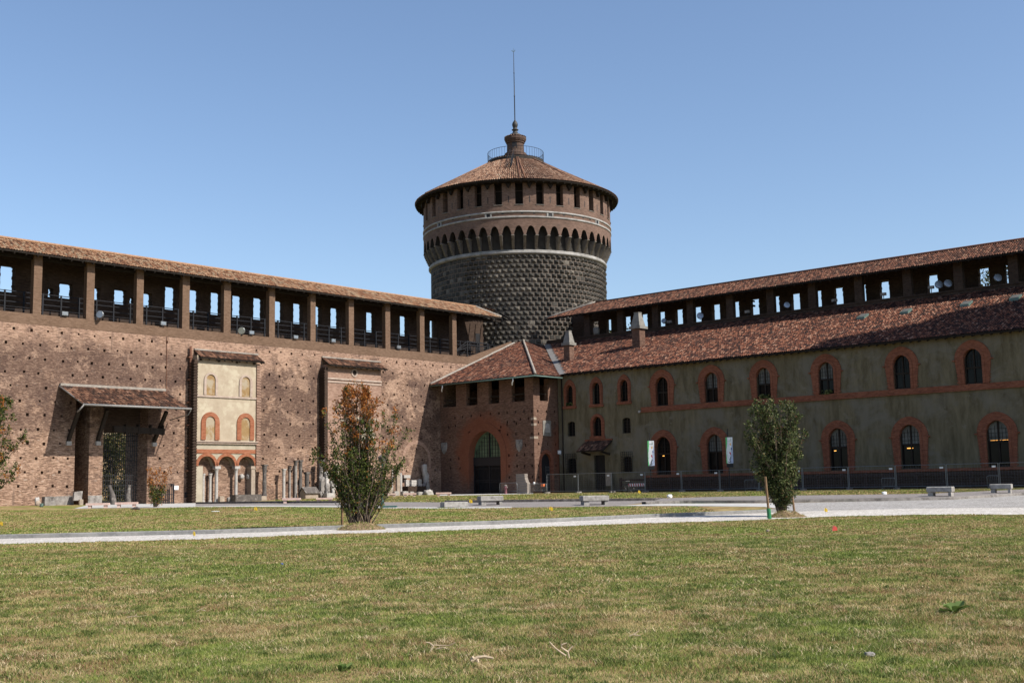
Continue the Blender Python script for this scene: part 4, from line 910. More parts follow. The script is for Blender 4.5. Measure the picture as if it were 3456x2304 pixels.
for (a, c, d, e_) in slots:
    for q in range(2): zq = e_-.3-.5*q; b.box(rs_-.5, rs_-.02, a, a+rnd.uniform(.03, .09), zq, zq+.2); b.box(rs_-.5, rs_-.02, c-rnd.uniform(.02, .07), c, zq-.2, zq+.1)
part('rear_wall', b, M['brick_dark_shade'], RW)
b = MB(); b.box(2.0, fs_, 1.0, 80, -.5, 16.4); b.box(fs_-.5, fs_, 1.0, 80, 16.4, 18.1); part('wall', b, M['brick_dark_shade'], RW)
b = MB(); b.box(fs_-.55, fs_+.08, 2.0, 80, 18.1, 18.25); part('coping', b, M['brick_dark_shade'], RW)
pt = [8.56, 13.27, 18.0, 22.5, 27.35, 32.05, 36.65, 41.5, 46.3, 51.04, 55.86, 60.6, 65.3, 70]
for t in pt: b = MB(); b.box(fs_-.55, fs_, t-.40, t+.40, 18.253, 20.8); part('pillar', b, M['brick_dark_shade'], RW)
GE, GZ, GR, GRZ = 6.75, 20.68, 4.0, 22.2
tre = hs(2043, 1010, GR)[0]; tee = hs(1845, 1072, GE)[0]
tre = 8.6
b = MB(); b.hexa([(GE, tee, GZ-.12), (GE, 80, GZ-.12), (GR, 80, GRZ-.12), (GR, tre, GRZ-.12), (GE, tee, GZ), (GE, 80, GZ), (GR, 80, GRZ), (GR, tre, GRZ)])
b.hexa([(GR-.001, tre, GRZ-.12), (GR-.001, 80, GRZ-.12), (1.4, 80, GZ-.12), (1.4, 2, GZ-.12), (GR-.001, tre, GRZ), (GR-.001, 80, GRZ), (1.4, 80, GZ), (1.4, 2, GZ)])
for k in range(80): t = 3.0+k*.95; b.bar((GE-.05, t, GZ-.2), (GR, max(t, tre) if t < tre else t, GRZ-.2), .1, .14)
part('roof_timber', b, M['soffit'], RW)
v = Vector((GR-GE, 0, GRZ-GZ)); b = MB(); tiles(b, (GE, 1, GZ+.01), (0, 1, 0), v, 79, v.length, lambda u, q: (1+u) > tee+(tre-tee)*q/v.length, tw=.22, tl=.4, seed=31, jit=.02)
part('roof', b, M['tile_gallery'], RW, True)
b = MB(); b.tube([(GR, tre, GRZ+.07), (GR, 40, GRZ+.1), (GR, 80, GRZ+.07)], .12, 8); part('ridge_cap', b, M['tile_gallery'], RW, True)
b = MB(); b.tube([(GE+(GR-GE)*k/6, tee+(tre-tee)*k/6, GZ+(GRZ-GZ)*k/6+.1+rnd.uniform(-.03, .03)) for k in range(7)], .14, 7); part('verge_mortar', b, M['mortar'], RW, True)

# ================================================================== plastered wing
sf = 17.0; ES, EZ2, TS, TZ2 = 17.6, 12.72, 5.75, 17.78; SL = (TZ2-EZ2)/(ES-TS)
WG = thing('castle_wing', 'long shaded grey plastered wing with red brick arched windows and a tiled roof', 'building', (sf, 40, .5))
R3 = lambda x, y: (1850+x/2.851, 1300+y/2.851)
R4 = lambda x, y: (2550+x/2.596, 1300+y/2.596)
wins = [('small', 15.0, .44, 9.45, 11.6, 1.05, 12.2), ('small', 18.43, .47, 9.43, 11.63, 1.07, 12.2), ('small', 21.9, .46, 9.5, 11.65, 1.08, 12.2)]
wins += [('up', c, .70, 8.82, 11.58, 1.43, 12.3) for c in (26.38, 31.9, 37.36, 43.42, 50.17, 56.0, 61.9, 67.8, 73.5)]
wins += [('low', c, .83, 2.27, 5.85, 1.55, 6.53) for c in (26.3, 32.0, 38.2, 44.22, 50.5, 57.5, 64.5, 71)]
wins += [('mid', 18.47, .53, 6.25, 8.18, .80, 8.48)]
rc_ = [(c-w, c+w, z0, z1) for _, c, w, z0, z1, _, _ in wins]
plainw = [(15.08, .49, 6.36, 7.86), (22.03, .49, 6.38, 7.9), (15.05, .51, 2.63, 4.14), (22.04, .49, 2.64, 4.12)]
rc_ += [(c-w, c+w, a, d) for c, w, a, d in plainw]+[(17.85, 19.25, -.2, 4.35)]
b = MB(); wall_s(b, 13.4, 80, -.6, 12.9, sf-.5, sf, rc_); b.box(TS+.003, sf-.55, 13.4, 80, -.6, 12.2)
b.prism([(sf-.004, 80, 12.2), (sf-.004, 80, 12.9), (TS+.1, 80, 17.5), (TS+.1, 80, 12.2)], (0, -.4, 0))
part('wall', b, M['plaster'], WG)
for kind, c, w, z0, z1, wo, zt in wins:
    hh = .82 if kind == 'up' else (1.0 if kind == 'low' else .62); zs1 = z1-max(w*1.12, .55); zo = zt-max(wo*.78, .7)
    b = MB(); inn = pointed(c, w, z0, zs1, z1, 8); 
    jw = w+.48 if kind in ('up', 'low') else w+.30
    out = pointed(c, wo if kind in ('up', 'low') else jw+.05, z0, zs1-.05, zt, 8)
    out = [(x, z) for x, z in out]; out[0] = (c-jw, z0); out[-1] = (c+jw, z0)
    arch_ring(b, 's', sf+.10, sf-.33, inn, out)
    i2 = pointed(c, w+.02, z0, zs1, z1+.02, 8); o2 = pointed(c, w+.22, z0, zs1, z1+.24, 8); arch_ring(b, 's', sf+.15, sf+.1, i2, o2)
    if kind in ('up', 'low'):
        z = z0+.1
        while z < zs1-.1:
            for sg in (-1, 1): b.box(sf+.003, sf+.095, c+sg*jw, c+sg*(jw+.14), z, z+.1)
            z += .27
        for sg in (-1, 1): b.box(sf+.003, sf+.2, c+sg*(wo-.05), c+sg*(wo+.16), zs1-.12, zs1-.02)
    if kind in ('small', 'mid'): b.box(sf+.0, sf+.2, c-jw-.1, c+jw+.1, z0-.28, z0-.004)
    wn = part('window', b, M['brick_red'], WG)
    zm = z0+(z1-z0)*(.46 if kind == 'up' else .47)
    if kind in ('up', 'low'):
        zm = z0+(z1-z0)*(.46 if kind == 'up' else .55)
        pts = pointed(c, w+.02, z0, zs1, z1+.02, 8); up_ = [p for p in pts if p[1] > zm]
        pale = not (kind == 'low' and c < 28) and not (kind == 'up' and c in (26.38, 50.17, 56.0))
        b = MB(); b.face(P3('s', sf-.30, [(c-w-.02, zm)]+up_+[(c+w+.02, zm)])); part('upper_pane', b, M['glass_pale'] if pale else M['glass_dark'], wn)
        b = MB(); b.face(P3('s', sf-.30, [(c-w-.02, z0), (c+w+.02, z0), (c+w+.02, zm), (c-w-.02, zm)])); part('lower_pane', b, M['glass_dark'], wn)
        b = MB(); b.box(sf-.28, sf-.2, c-.06, c+.06, z0, z1-.05); b.box(sf-.27, sf-.19, c-w, c+w, zm-.07, zm+.07)
        for sg in (-1, 1): b.box(sf-.28, sf-.2, c+sg*w, c+sg*(w-.08), z0, z1-w*.8)
        b.box(sf-.28, sf-.2, c-w, c+w, z0, z0+.1)
        for k in range(1, 6):
            x = c-w+2*w*k/6
            if k != 3: b.box(sf-.285, sf-.265, x-.012, x+.012, zm, z1-abs(x-c)*.9-.1)
        for k in range(1, 5): z = zm+.33*k; b.box(sf-.285, sf-.265, c-w, c+w, z-.012, z+.012) if z < z1-.3 else None
        part('window_frame', b, M['wood_dark'], wn)
    else:
        b = MB(); b.face(P3('s', sf-.30, pointed(c, w+.02, z0, zs1, z1+.02, 8))); part('pane', b, M['glass_dark'], wn)
        b = MB(); b.box(sf-.28, sf-.2, c-.05, c+.05, z0, z1-.05)
        for k in range(1, 6): z = z0+(z1-z0)*k/6; b.box(sf-.285, sf-.265, c-w, c+w, z-.012, z+.012)
        part('window_frame', b, M['wood_dark'], wn)
for c, w, z0, z1 in plainw:
    b = MB(); b.box(sf-.3, sf+.05, c-w-.04, c+w+.04, z0-.08, z0-.003); 
    arch_ring(b, 's', sf+.015, sf-.3, pointed(c, w, z0, z1-.22, z1, 6), [(x if abs(x-c) < w else x, z) for x, z in pointed(c, w+.10, z0, z1-.1, z1+.14, 6)])
    wn = part('window', b, M['plaster'], WG)
    b = MB(); b.face(P3('s', sf-.28, pointed(c, w+.02, z0, z1-.22, z1+.02, 6))); part('pane', b, M['glass_dark'], wn)
    b = MB(); b.box(sf-.26, sf-.2, c-.05, c+.05, z0, z1)
    for sg in (-1, 1): b.box(sf-.26, sf-.2, c+sg*w, c+sg*(w-.07), z0, z1-.1)
    for k in range(1, 5): z = z0+(z1-z0)*k/5; b.box(sf-.265, sf-.245, c-w, c+w, z-.015, z+.015)
    part('window_frame', b, M['wood_dark'], wn)
    if z0 < 5:
        b = MB()
        for k in range(7): x = c-.68+k*1.36/6; b.bar((sf+.18, x, z0-.1), (sf+.18, x, z1+.45), .03)
        for k in range(9): z = z0-.1+k*(z1-z0+.55)/8; b.bar((sf+.18, c-.68, z), (sf+.18, c+.68, z), .03); 
        for sg in (-1, 1): b.bar((sf, c+sg*.68, z0), (sf+.18, c+sg*.68, z0), .03); b.bar((sf, c+sg*.68, z1), (sf+.18, c+sg*.68, z1), .03)
        part('window_grille', b, M['iron'], wn)
b = MB(); b.box(sf-.45, sf-.35, 17.8, 19.3, -.2, 4.4)
for k in range(8): b.bar((sf-.2, 17.85+.2*k, .5), (sf-.2, 17.85+.2*k, 4.35), .03)
for z in (1.2, 2.1, 3.0, 3.45): b.bar((sf-.2, 17.85, z), (sf-.2, 19.25, z), .05)
part('door', b, M['iron'], WG)
b = MB(); b.box(sf+.003, sf+.16, 23.85, 80, 8.30, 8.43); b.box(sf+.003, sf+.11, 23.9, 80, 8.43, 8.80); part('string_course', b, M['brick_red'], WG)
b = MB(); b.box(sf+.01, sf+.19, 23.6, 23.84, 8.28, 8.5); part('string_course_end', b, M['marble'], WG)
b = MB(); b.box(sf+.003, sf+.12, 23.9, 80, 2.02, 2.24); part('sill_course', b, M['brick_red'], WG)
b = MB(); b.box(sf+.003, sf+.07, 24.2, 80, -.5, 2.017); b.box(sf+.003, sf+.05, 13.4, 24.197, -.5, 1.9) if False else None; part('brick_plinth', b, M['brick_dark_shade'], WG)
# small tiled canopy over the door
p0 = hs(1975, 1491, sf); p1 = hs(2062, 1488, sf)
cz1_, ce = p0[1], 1.55
b = MB(); t0_, t1_ = 16.9, 20.25; zt_, zb_ = 5.75, 4.75
b.hexa([(sf, t0_, zt_-.08), (sf, t1_, zt_-.08), (sf+ce, t1_, zb_-.08), (sf+ce, t0_, zb_-.08), (sf, t0_, zt_), (sf, t1_, zt_), (sf+ce, t1_, zb_), (sf+ce, t0_, zb_)])
for t in (t0_+.5, t1_-.4): b.bar((sf, t, zb_-.35), (sf+ce-.2, t, zb_-.1), .16, .2)
cn = part('door_canopy', b, M['wood_dark'], WG)
b = MB(); v = Vector((-ce, 0, zt_-zb_)); tiles(b, (sf+ce, t0_, zb_+.01), (0, 1, 0), v, t1_-t0_, v.length, None, seed=41, tl=.4); part('canopy_tiles', b, M['tile_dark'], cn, True)
b = MB(); b.bar((sf+.06, t0_-.05, zt_+.12), (sf+.06, t1_+.05, zt_+.12), .12, .14); part('canopy_flashing', b, M['brick_red'], cn)
# roof: starts at the valley gutter against the portal building
vs_ = lambda t: 3.6+(t-.0)*.995      # s of the valley line at t
b = MB(); rz = lambda s: EZ2+(ES-s)*SL
b.add([(TS, 2.1, rz(TS)-.15), (ES, 14.1, rz(ES)-.15), (ES, 80, rz(ES)-.15), (TS, 80, rz(TS)-.15), (TS, 2.1, rz(TS)), (ES, 14.1, rz(ES)), (ES, 80, rz(ES)), (TS, 80, rz(TS))], [(0, 1, 2, 3), (4, 7, 6, 5), (0, 4, 5, 1), (1, 5, 6, 2), (2, 6, 7, 3), (3, 7, 4, 0)])
for k in range(92): t = 14.5+k*.72; b.bar((sf-.1, t, rz(sf)-.24), (ES-.04, t, rz(ES)-.2), .09, .12)
part('roof_timber', b, M['soffit'], WG)
v = Vector((TS-ES, 0, TZ2-EZ2)); vl = v.length
def tst(u, q):
    t = 2+u; s = ES+(TS-ES)*q/vl; return t > (2.1+(s-5.7)*1.0)+.95
b = MB(); tiles(b, (ES, 2, EZ2+.01), (0, 1, 0), v, 78, vl, tst, tw=.21, tl=.38, seed=33, jit=.02, lift=.05); part('roof', b, M['tile_right'], WG, True)
b = MB(); b.add([(TS, 2.15, rz(TS)+.07), (17.9, 14.3, rz(17.9)+.07), (17.65, 15.35, rz(17.65)+.07), (TS, 3.15, rz(TS)+.07)], [(0, 1, 2, 3)]); part('valley_gutter', b, M['lead'], WG)
def roofhit(x, y):
    r = ray(x, y); lo, hi = 60., 160.
    for _ in range(60):
        k = (lo+hi)/2; P = (r[0]*k, r[1]*k); s, t = ST(P)
        if CH+r[2]*k > rz(s): hi = k if False else hi; lo_ = 0
        # ray starts below the roof plane extension in front and ends behind it
        if CH+r[2]*k - rz(s) > 0: lo = k
        else: hi = k
    return s, t
for (x, y) in (R2(915, 745), R2(1285, 700), R2(1800, 637), R2(2220, 585)):
    s, t = roofhit(x, y); b = MB(); 
    def q(a, c, h): return (s+a, t+c, rz(s+a)+h)
    o4 = [q(.5, -.38, 0), q(.5, .38, 0), q(-.5, .38, 0), q(-.5, -.38, 0)]; i4 = [q(.5, -.38, .28), q(.5, .38, .28), q(-.5, .38, .28), q(-.5, -.38, .28)]
    b.hexa(o4+i4); sk = part('skylight', b, M['gutter'], WG); b = MB(); b.face([q(.4, -.3, .3), q(.4, .3, .3), q(-.4, .3, .3), q(-.4, -.3, .3)]); part('pane', b, M['glass_pale'], sk)
for (bx, by, w_, hb, hp) in ((1921, 1216, .80, 1.6, 1.25), (2156, 1170, .98, 1.85, 1.4)):
    s, t = roofhit(bx, by); z0 = rz(s)
    b = MB(); b.box(s-w_/2, s+w_/2, t-w_/2, t+w_/2, z0-.6, z0+hb); ch = part('chimney', b, M['brick_portal'], WG)
    b = MB(); w2 = w_*.72; b.box(s-w2, s+w2, t-w2, t+w2, z0+hb, z0+hb+.28)
    w3 = w_*.56; w4 = w_*.27; zp = z0+hb+.28
    b.hexa([(s-w3, t-w3, zp), (s+w3, t-w3, zp), (s+w3, t+w3, zp), (s-w3, t+w3, zp), (s-w4, t-w4, zp+hp), (s+w4, t-w4, zp+hp), (s+w4, t+w4, zp+hp), (s-w4, t+w4, zp+hp)])
    b.box(s-w4*1.15, s+w4*1.15, t-w4*1.15, t+w4*1.15, zp+hp, zp+hp+.08)
    part('chimney_cap', b, M['chimcap'], ch)
# lamps glowing behind the ground floor windows
for c, dx, z, l in ((57.5, -.42, 4.3, .38), (57.5, .42, 4.3, .36), (50.5, -.3, 3.95, .25), (50.5, .7, 3.97, .09), (44.22, -.62, 3.95, .1), (26.3, -.3, 4.05, .18)):
    b = MB(); b.box(sf-.295, sf-.285, c+.15+dx-l, c+.15+dx+l, z-.035, z+.035); part('ceiling_lamp', b, M['glow'], WG)
b = MB(); t = 14.0; b.tube([(sf+.1, t, .6), (sf+.1, t, 12.5)], .07, 7); part('downpipe', b, M['wood_dark'], WG, True)
b = MB()
for c in (15.0, 26.38+11, 43.42, 31.9+5.46):
    b = MB()
    for k in range(26): b.rough((sf+.0+rnd.uniform(-.15, .12), c+rnd.uniform(-.45, .45), (9.5 if c < 20 else 8.85)+rnd.uniform(0, .3)), (.16, .16, .12), k, k=.5, shape='blob')
    part('window_plants', b, M['leaf_dark'], WG)

# ================================================================== portal building in the corner
s_p, t_p = 20.85, 13.35
PB = thing('portal_building', 'shaded brick corner building with tall arched gateway, open loft and hipped tile roof', 'building', (s_p, 6.5, .5))
ops = [(.35, 2.42, 9.98, 12.5), (3.95, 5.58, 9.98, 12.5), (7.2, 8.7, 9.98, 12.5), (10.42, 12.2, 9.98, 12.5)]
ax, aw = 6.5, 2.3; rects = list(ops)+[(ax-aw, ax+aw, -1, 7.25)]
for (x, y) in [(1690, 1440), (1712, 1424), (1735, 1422), (1756, 1414), (1783, 1412), (1685, 1460), (1711, 1433), (1742, 1428), (1794, 1386), (1740, 1390), (1768, 1387), (1795, 1424), (1741, 1464), (1795, 1463), (1713, 1466), (1717, 1536), (1744, 1535), (1770, 1534), (1796, 1534), (1718, 1573), (1745, 1572), (1770, 1572), (1796, 1571), (1719, 1610), (1797, 1609), (1742, 1502), (1773, 1501), (1514, 1440), (1537, 1436), (1518, 1475), (1521, 1550), (1548, 1546), (1520, 1580), (1552, 1580), (1521, 1612), (1535, 1410), (1560, 1406), (1590, 1403), (1622, 1400), (1655, 1396), (1684, 1394), (1711, 1392)]:
    t, z = hs(x, y, s_p); 
    if (ax-aw-.3 < t < ax+aw+.3 and z < 7.5) or z > 9.7: continue
    rects.append((t-.1, t+.1, z-.13, z+.13))
b = MB(); wall_s(b, .003, t_p, -.6, 12.3, s_p-.5, s_p, rects)
dr = (18.15, 19.9)
r2 = [(18.55, 19.85, 9.98, 12.5), (18.2, 19.85, -1, 4.75)]
for (x, y) in [(1815, 1386), (1844, 1388), (1872, 1388), (1817, 1424), (1873, 1426), (1818, 1463), (1874, 1463), (1818, 1497), (1848, 1499), (1876, 1499), (1817, 1571), (1877, 1571), (1818, 1609), (1877, 1608)]:
    s, z = ht(x, y, t_p); r2.append((s-.1, s+.1, z-.13, z+.13))
wall_t(b, sf+.003, s_p-.503, -.6, 12.3, t_p-.5, t_p, r2)
b.box(sf-.4, s_p-.9, .003, t_p-.9, 9.2, 9.6); b.box(9, s_p-2.2, .003, t_p-.95, -.5, 9.2); b.box(9, 16, .003, t_p-.9, 9.6, 12)
part('wall', b, M['brick_portal'], PB)
b = MB(); zs_ = 4.7; inn = pointed(ax, aw-.02, .3, zs_, 7.22, 12); out = pointed(ax, aw+.75, .3, zs_+.1, 8.05, 12); arch_ring(b, 's', s_p+.05, s_p-.9, inn, out); part('arch_surround', b, M['brick_portal'], PB)
b = MB(); ci = pointed(ax, aw-.02, .3, zs_, 7.22, 12)
for sg in (0, 1):       # spandrels behind the ring
    pass
up_ = [p for p in ci if p[1] > 4.5]
b.face(P3('s', s_p-.85, [(ax-aw, 4.5)]+up_+[(ax+aw, 4.5)])); fl = part('fanlight', b, M['glass_green'], PB)
b = MB()
for k in range(1, 12):
    x = ax-aw+2*aw*k/12; zt_ = 4.5+2.6*max(0, 1-(abs(x-ax)/aw)**1.7); b.box(s_p-.84, s_p-.8, x-.02, x+.02, 4.5, zt_)
for k in range(1, 7): z = 4.5+.4*k; hw_ = aw*max(0, 1-((z-4.5)/2.75))**.6; b.box(s_p-.84, s_p-.8, ax-hw_, ax+hw_, z-.02, z+.02)
b.box(s_p-.84, s_p-.7, ax-.06, ax+.06, 4.5, 7.0); part('fanlight_bars', b, M['iron'], fl)
b = MB(); b.box(s_p-.85, s_p-.68, ax-aw, ax+aw, 3.6, 4.49)
for k in range(24): x = ax-aw+.1+k*.19; b.bar((s_p-.78, x, .4), (s_p-.78, x, 3.6), .04)
for z in (.6, 1.9, 2.1, 3.3): b.bar((s_p-.78, ax-aw, z), (s_p-.78, ax+aw, z), .07)
for x in (ax-aw+.06, ax, ax+aw-.06): b.box(s_p-.84, s_p-.7, x-.06, x+.06, .4, 3.6)
b.box(s_p-1.6, s_p-1.5, ax-aw, ax+aw, .2, 3.6)
part('gate', b, M['iron'], PB)
b = MB()
for (a, c, z0, z1) in ops: b.bar((s_p-.3, a, z0+.75), (s_p-.3, c, z0+.75), .1, .12); b.bar((s_p-.3, a, z0+.3), (s_p-.3, c, z0+.3), .05)
b.bar((18.5, t_p-.3, 10.7), (19.9, t_p-.3, 10.7), .1, .12); part('loft_rail', b, M['wood_dark'], PB)
b = MB()
for (x, y, w_) in ((1800, 1412, .42), (1800, 1432, .40), (1786, 1476, .6)):
    b = MB(); z = ht(1803, y, t_p+.01)[1]; b.box(s_p-w_, s_p+.02, t_p+.003, t_p+.02, z-.11, z+.14); b.box(s_p+.003, s_p+.02, t_p-w_*.9, t_p+.02, z-.11, z+.11); part('quoin_stone', b, M['stone_tan'], PB)
# door on the short side
c_ = 19.02; b = MB(); arch_ring(b, 't', t_p+.04, t_p-.3, pointed(c_, .80, .3, 3.75, 4.7, 8), pointed(c_, 1.12, .3, 3.85, 5.05, 8)); dd = part('door', b, M['brick_red'], PB)
b = MB(); slab_xz(b, 't', t_p-.36, t_p-.3, pointed(c_, .82, .3, 3.75, 4.72, 8)); part('door_leaf', b, M['iron'], dd)
b = MB(); b.box(c_-.85, c_-.05, t_p-.29, t_p-.24, .4, 3.5)
b = MB()
for k in range(4): b.bar((c_-.75+.2*k, t_p-.25, .4), (c_-.75+.2*k, t_p-.25, 3.4), .03)
for k in range(9): b.bar((c_-.8, t_p-.25, .6+.34*k), (c_-.1, t_p-.25, .6+.34*k), .03)
part('door_grille', b, M['galv'], dd)
a0 = ht(1831, 1418, t_p); a1 = ht(1859, 1471, t_p); b = MB(); b.box(a1[0], a0[0], t_p+.003, t_p+.06, a1[1], a0[1]); pq = part('plaque', b, M['chimcap'], PB)
m_ = ((a0[0]+a1[0])/2, (a0[1]+a1[1])/2); b = MB(); slab_xz(b, 't', t_p+.06, t_p+.14, pointed(m_[0]-.03, .33, m_[1]-.45, m_[1]+.25, m_[1]+.5, 6)); b.rough((m_[0]-.03, t_p+.14, m_[1]+.1), (.4, .12, .5), 3, k=.5, shape='blob'); part('relief', b, M['marble'], pq)
for (x, y, k_) in ((1753, 1501, 1), (1500, 1510, 2)):
    t, z = hs(x, y, s_p); b = MB(); pts = [(t-.42, z+.55), (t+.42, z+.55), (t+.42, z-.05), (t+.3, z-.4), (t, z-.7), (t-.3, z-.4), (t-.42, z-.05)]; slab_xz(b, 's', s_p+.003, s_p+.09, pts)
    b.rough((s_p+.09, t, z+.02), (.14, .5, .7), k_, k=.6, shape='blob'); part('coat_of_arms', b, M['stone_grey'], PB)
# hipped roof
Aq, Bq, Cq, Dq, Eq = (22.4, .0, 12.35), (22.4, 15.0, 12.35), (8.0, .9, 18.15), (18.5, 15.0, 12.35), (5.75, 2.1, 17.75)
C2 = (7.0, 0.0, 18.56)
b = MB(); dn = lambda p, h=.14: (p[0], p[1], p[2]-h)
b.add([Aq, Bq, Cq, C2, dn(Aq), dn(Bq), dn(Cq), dn(C2)], [(0, 1, 2, 3), (7, 6, 5, 4), (0, 4, 5, 1)])
b.add([Bq, Dq, Eq, Cq, dn(Bq), dn(Dq), dn(Eq), dn(Cq)], [(0, 1, 2, 3), (7, 6, 5, 4), (0, 4, 5, 1)])
for k in range(20): t = .4+k*.75; b.bar((s_p-.1, t, 12.75), (22.3, t, 12.2), .1, .12)
part('roof_timber', b, M['soffit'], PB)
v = Vector(C2)-Vector(Aq); v.y = 0; vl2 = v.length
hipt = lambda q: 15.0+(.9-15.0)*q/(vl2*14.4/15.4)
b = MB(); tiles(b, (22.42, 0, 12.36), (0, 1, 0), v, 15, vl2, lambda u, q: u < hipt(q)-.05, tw=.21, tl=.38, seed=51, jit=.025)
v3 = Vector((0, .9-15.0, 18.15-12.35)); vl3 = v3.length
def t3(u, q):
    s = 22.45-u; t = 15.0+(.9-15.0)*q/vl3; sh = 22.45+(8-22.45)*q/vl3; sv = 5.75+(t-2.1)*.99; return s < sh-.05 and s > sv+.1
tiles(b, (22.45, 15.0, 12.36), (-1, 0, 0), v3, 17, vl3, t3, tw=.21, tl=.38, seed=52, jit=.025)
part('roof', b, M['tile_right'], PB, True)
b = MB(); b.tube([(Bq[0], Bq[1], Bq[2]+.14)]+[tuple(Vector(Bq).lerp(Vector(Cq), k/10)+Vector((0, 0, .14+rnd.uniform(-.02, .03)))) for k in range(1, 11)], .14, 7)
part('hip_cap', b, M['mortar'], PB, True)
b = MB(); b.tube([tuple(Vector(Aq).lerp(Vector(C2), k/12)+Vector((0, .12, .12+rnd.uniform(-.04, .04)))) for k in range(13)]+[tuple(Vector(Cq)+Vector((0, .1, .12)))], .14, 7); part('verge_mortar', b, M['mortar'], PB, True)
b = MB(); b.tube([(22.5, .1, 12.24), (22.55, 15.05, 12.24), (18.3, 15.08, 12.24)], .075, 7)
part('gutter', b, M['gutter'], PB, True)
b = MB()
for (x, y) in ((1493, 1303), (1731, 1278)):
    t, z = hs(x, y, 22.5); b.tube([(22.5, t, 12.2), (22.5, t, 11.95), (22.4, t-.2, 11.75), (22.3, t-.28, 11.55)], .07, 6)
part('gutter_spout', b, M['white'], PB, True)

# gate tower further along the right wing, outside the frame: it shades the roof end
GT = thing('gate_tower', 'tall square brick gate tower beyond the right edge of the plastered wing', 'tower', (8, 106, 0))
b = MB(); b.box(-3, 13, 98, 114, -.5, 36); b.box(-1.6, 9.5, 100, 112, 36, 62); b.box(-.3, 7.5, 101.5, 110.5, 62, 70); b.lathe(3.6, 106, [(3.6, 70), (3.6, 72), (3.0, 74.5), (1.6, 77), (.3, 78)], 16)
part('tower_wall', b, M['brick_new'], GT)

# ================================================================== floodlights, cables
def flood_box(x, y, t, label):
    s, z = ht(x, y, t); b = MB(); b.box(s-.26, s+.26, t-.12, t+.1, z-.16, z+.16)
    o = thing('floodlight', label, 'floodlight', (s, t, z), 'floodlights on the galleries')
    part('housing', b, M['galv'], o); c = MB(); c.box(s-.21, s+.21, t+.101, t+.11, z-.12, z+.12); part('glass', c, M['lampglass'], o)
def flood_round(s, t, z, r, dirv, label):
    o = thing('floodlight', label, 'floodlight', (s, t, z), 'floodlights on the galleries')
    d = Vector(dirv).normalized(); p = Vector((s, t, z)); b = MB(); b.tube([p-d*.45, p-d*.4, p-d*.12, p, p+d*.03], [r*.35, r*.5, r*.95, r, r], 14); part('housing', b, M['galv'], o, True)
    c = MB(); c.tube([p+d*.031, p+d*.04], r*.93, 14); part('glass', c, M['lampglass'], o)
    b = MB(); b.bar((s, t, z-.1-r), tuple(p-d*.2), .05); part('bracket', b, M['iron'], o)
W1 = ['first', 'second', 'third', 'fourth', 'fifth', 'sixth', 'seventh', 'eighth', 'ninth', 'tenth', 'eleventh', 'twelfth']
for (x, y, nm) in ((218, 1058, 'left of the large white round lamp'), (550, 1091, 'right above the cable on the wall'), (848, 1122, 'directly right of a small round lamp'), (997, 1137, 'above the gap between the two house fronts'), (1124, 1149, 'above the narrow tiled roof behind the shrub'), (1345, 1171, 'nearest the round tower')):
    flood_box(x, y, .12, 'small box floodlight on the sunlit wall ledge, '+nm)
s, z = ht(337, 1061, .45); flood_round(s, .45, z, .32, (.9, .6, .1), 'large bright round floodlight jutting from the sunlit wall ledge')
s, z = ht(815, 1116, .1); flood_round(s, .1, z, .34, (.75, .6, -.1), 'dull round floodlight on the sunlit wall ledge above the cream house front')
for i, (x, y, r, nm) in enumerate(((2240, 1082, .28, 'beside the larger chimney'), (2363, 1065, .36, 'facing outward against a bright slot'), (2656, 1029, .32, 'tilted upward, in the middle bays'), (3169, 960, .38, 'left one of the close pair'), (3200, 956, .38, 'right one of the close pair'), (3368, 937, .36, 'rightmost, beside the slot full of leaves'))):
    t, z = hs(x, y, fs_-.1); flood_round(fs_-.1, t, z, r, (.7, .6 if i else .1, .25), 'round lamp in the shaded right gallery, '+nm)
for i, (x, y, nm) in enumerate(((2260, 1086, 'next to a round lamp by the larger chimney'), (2523, 1052, 'between two bright slots above the shrub'), (2817, 1014, 'left of a bright slot over the skylights'), (2982, 993, 'silhouetted at the foot of a bright slot'), (3143, 970, 'beside the pair of round lamps'))):
    t, z = hs(x, y, fs_-.2); o = thing('floodlight', 'dark box lamp in the right gallery, '+nm, 'floodlight', (fs_-.2, t, z), 'floodlights on the galleries')
    b = MB(); b.box(fs_-.3, fs_-.05, t-.25, t+.25, z-.12, z+.14); part('housing', b, M['stone_grey'], o); b = MB(); b.bar((fs_-.2, t, 18.25), (fs_-.2, t, z-.1), .05); part('bracket', b, M['iron'], o)
b = MB(); t, z = hs(2013, 1117, fs_-.3); b.rough((fs_-.3, t, z), (.4, .7, .8), 5, k=.2, shape='blob'); single('equipment_cover', b, M['chimcap'], 'pale rounded cover in the first bay of the right gallery beside the tower', 'cover', (fs_-.3, t, z-.4), smooth=True)
t, z = hs(1887, 1531, sf+.4); b = MB(); b.bar((sf, t-.05, z-.1), (sf+.4, t, z), .05); b.box(sf+.25, sf+.5, t-.1, t+.15, z, z+.35); single('security_camera', b, M['white'], 'small white security camera on the downpipe between brick corner and plastered wing', 'camera', (sf, t, z))
t, z = hs(2055, 1590, sf+.3); b = MB(); b.box(sf+.3, sf+.34, t-.4, t+.35, 1.3, 2.6); single('notice_board', b, M['stone_tan'], 'brownish notice board beside the canopied door', 'board', (sf+.3, t, .6))

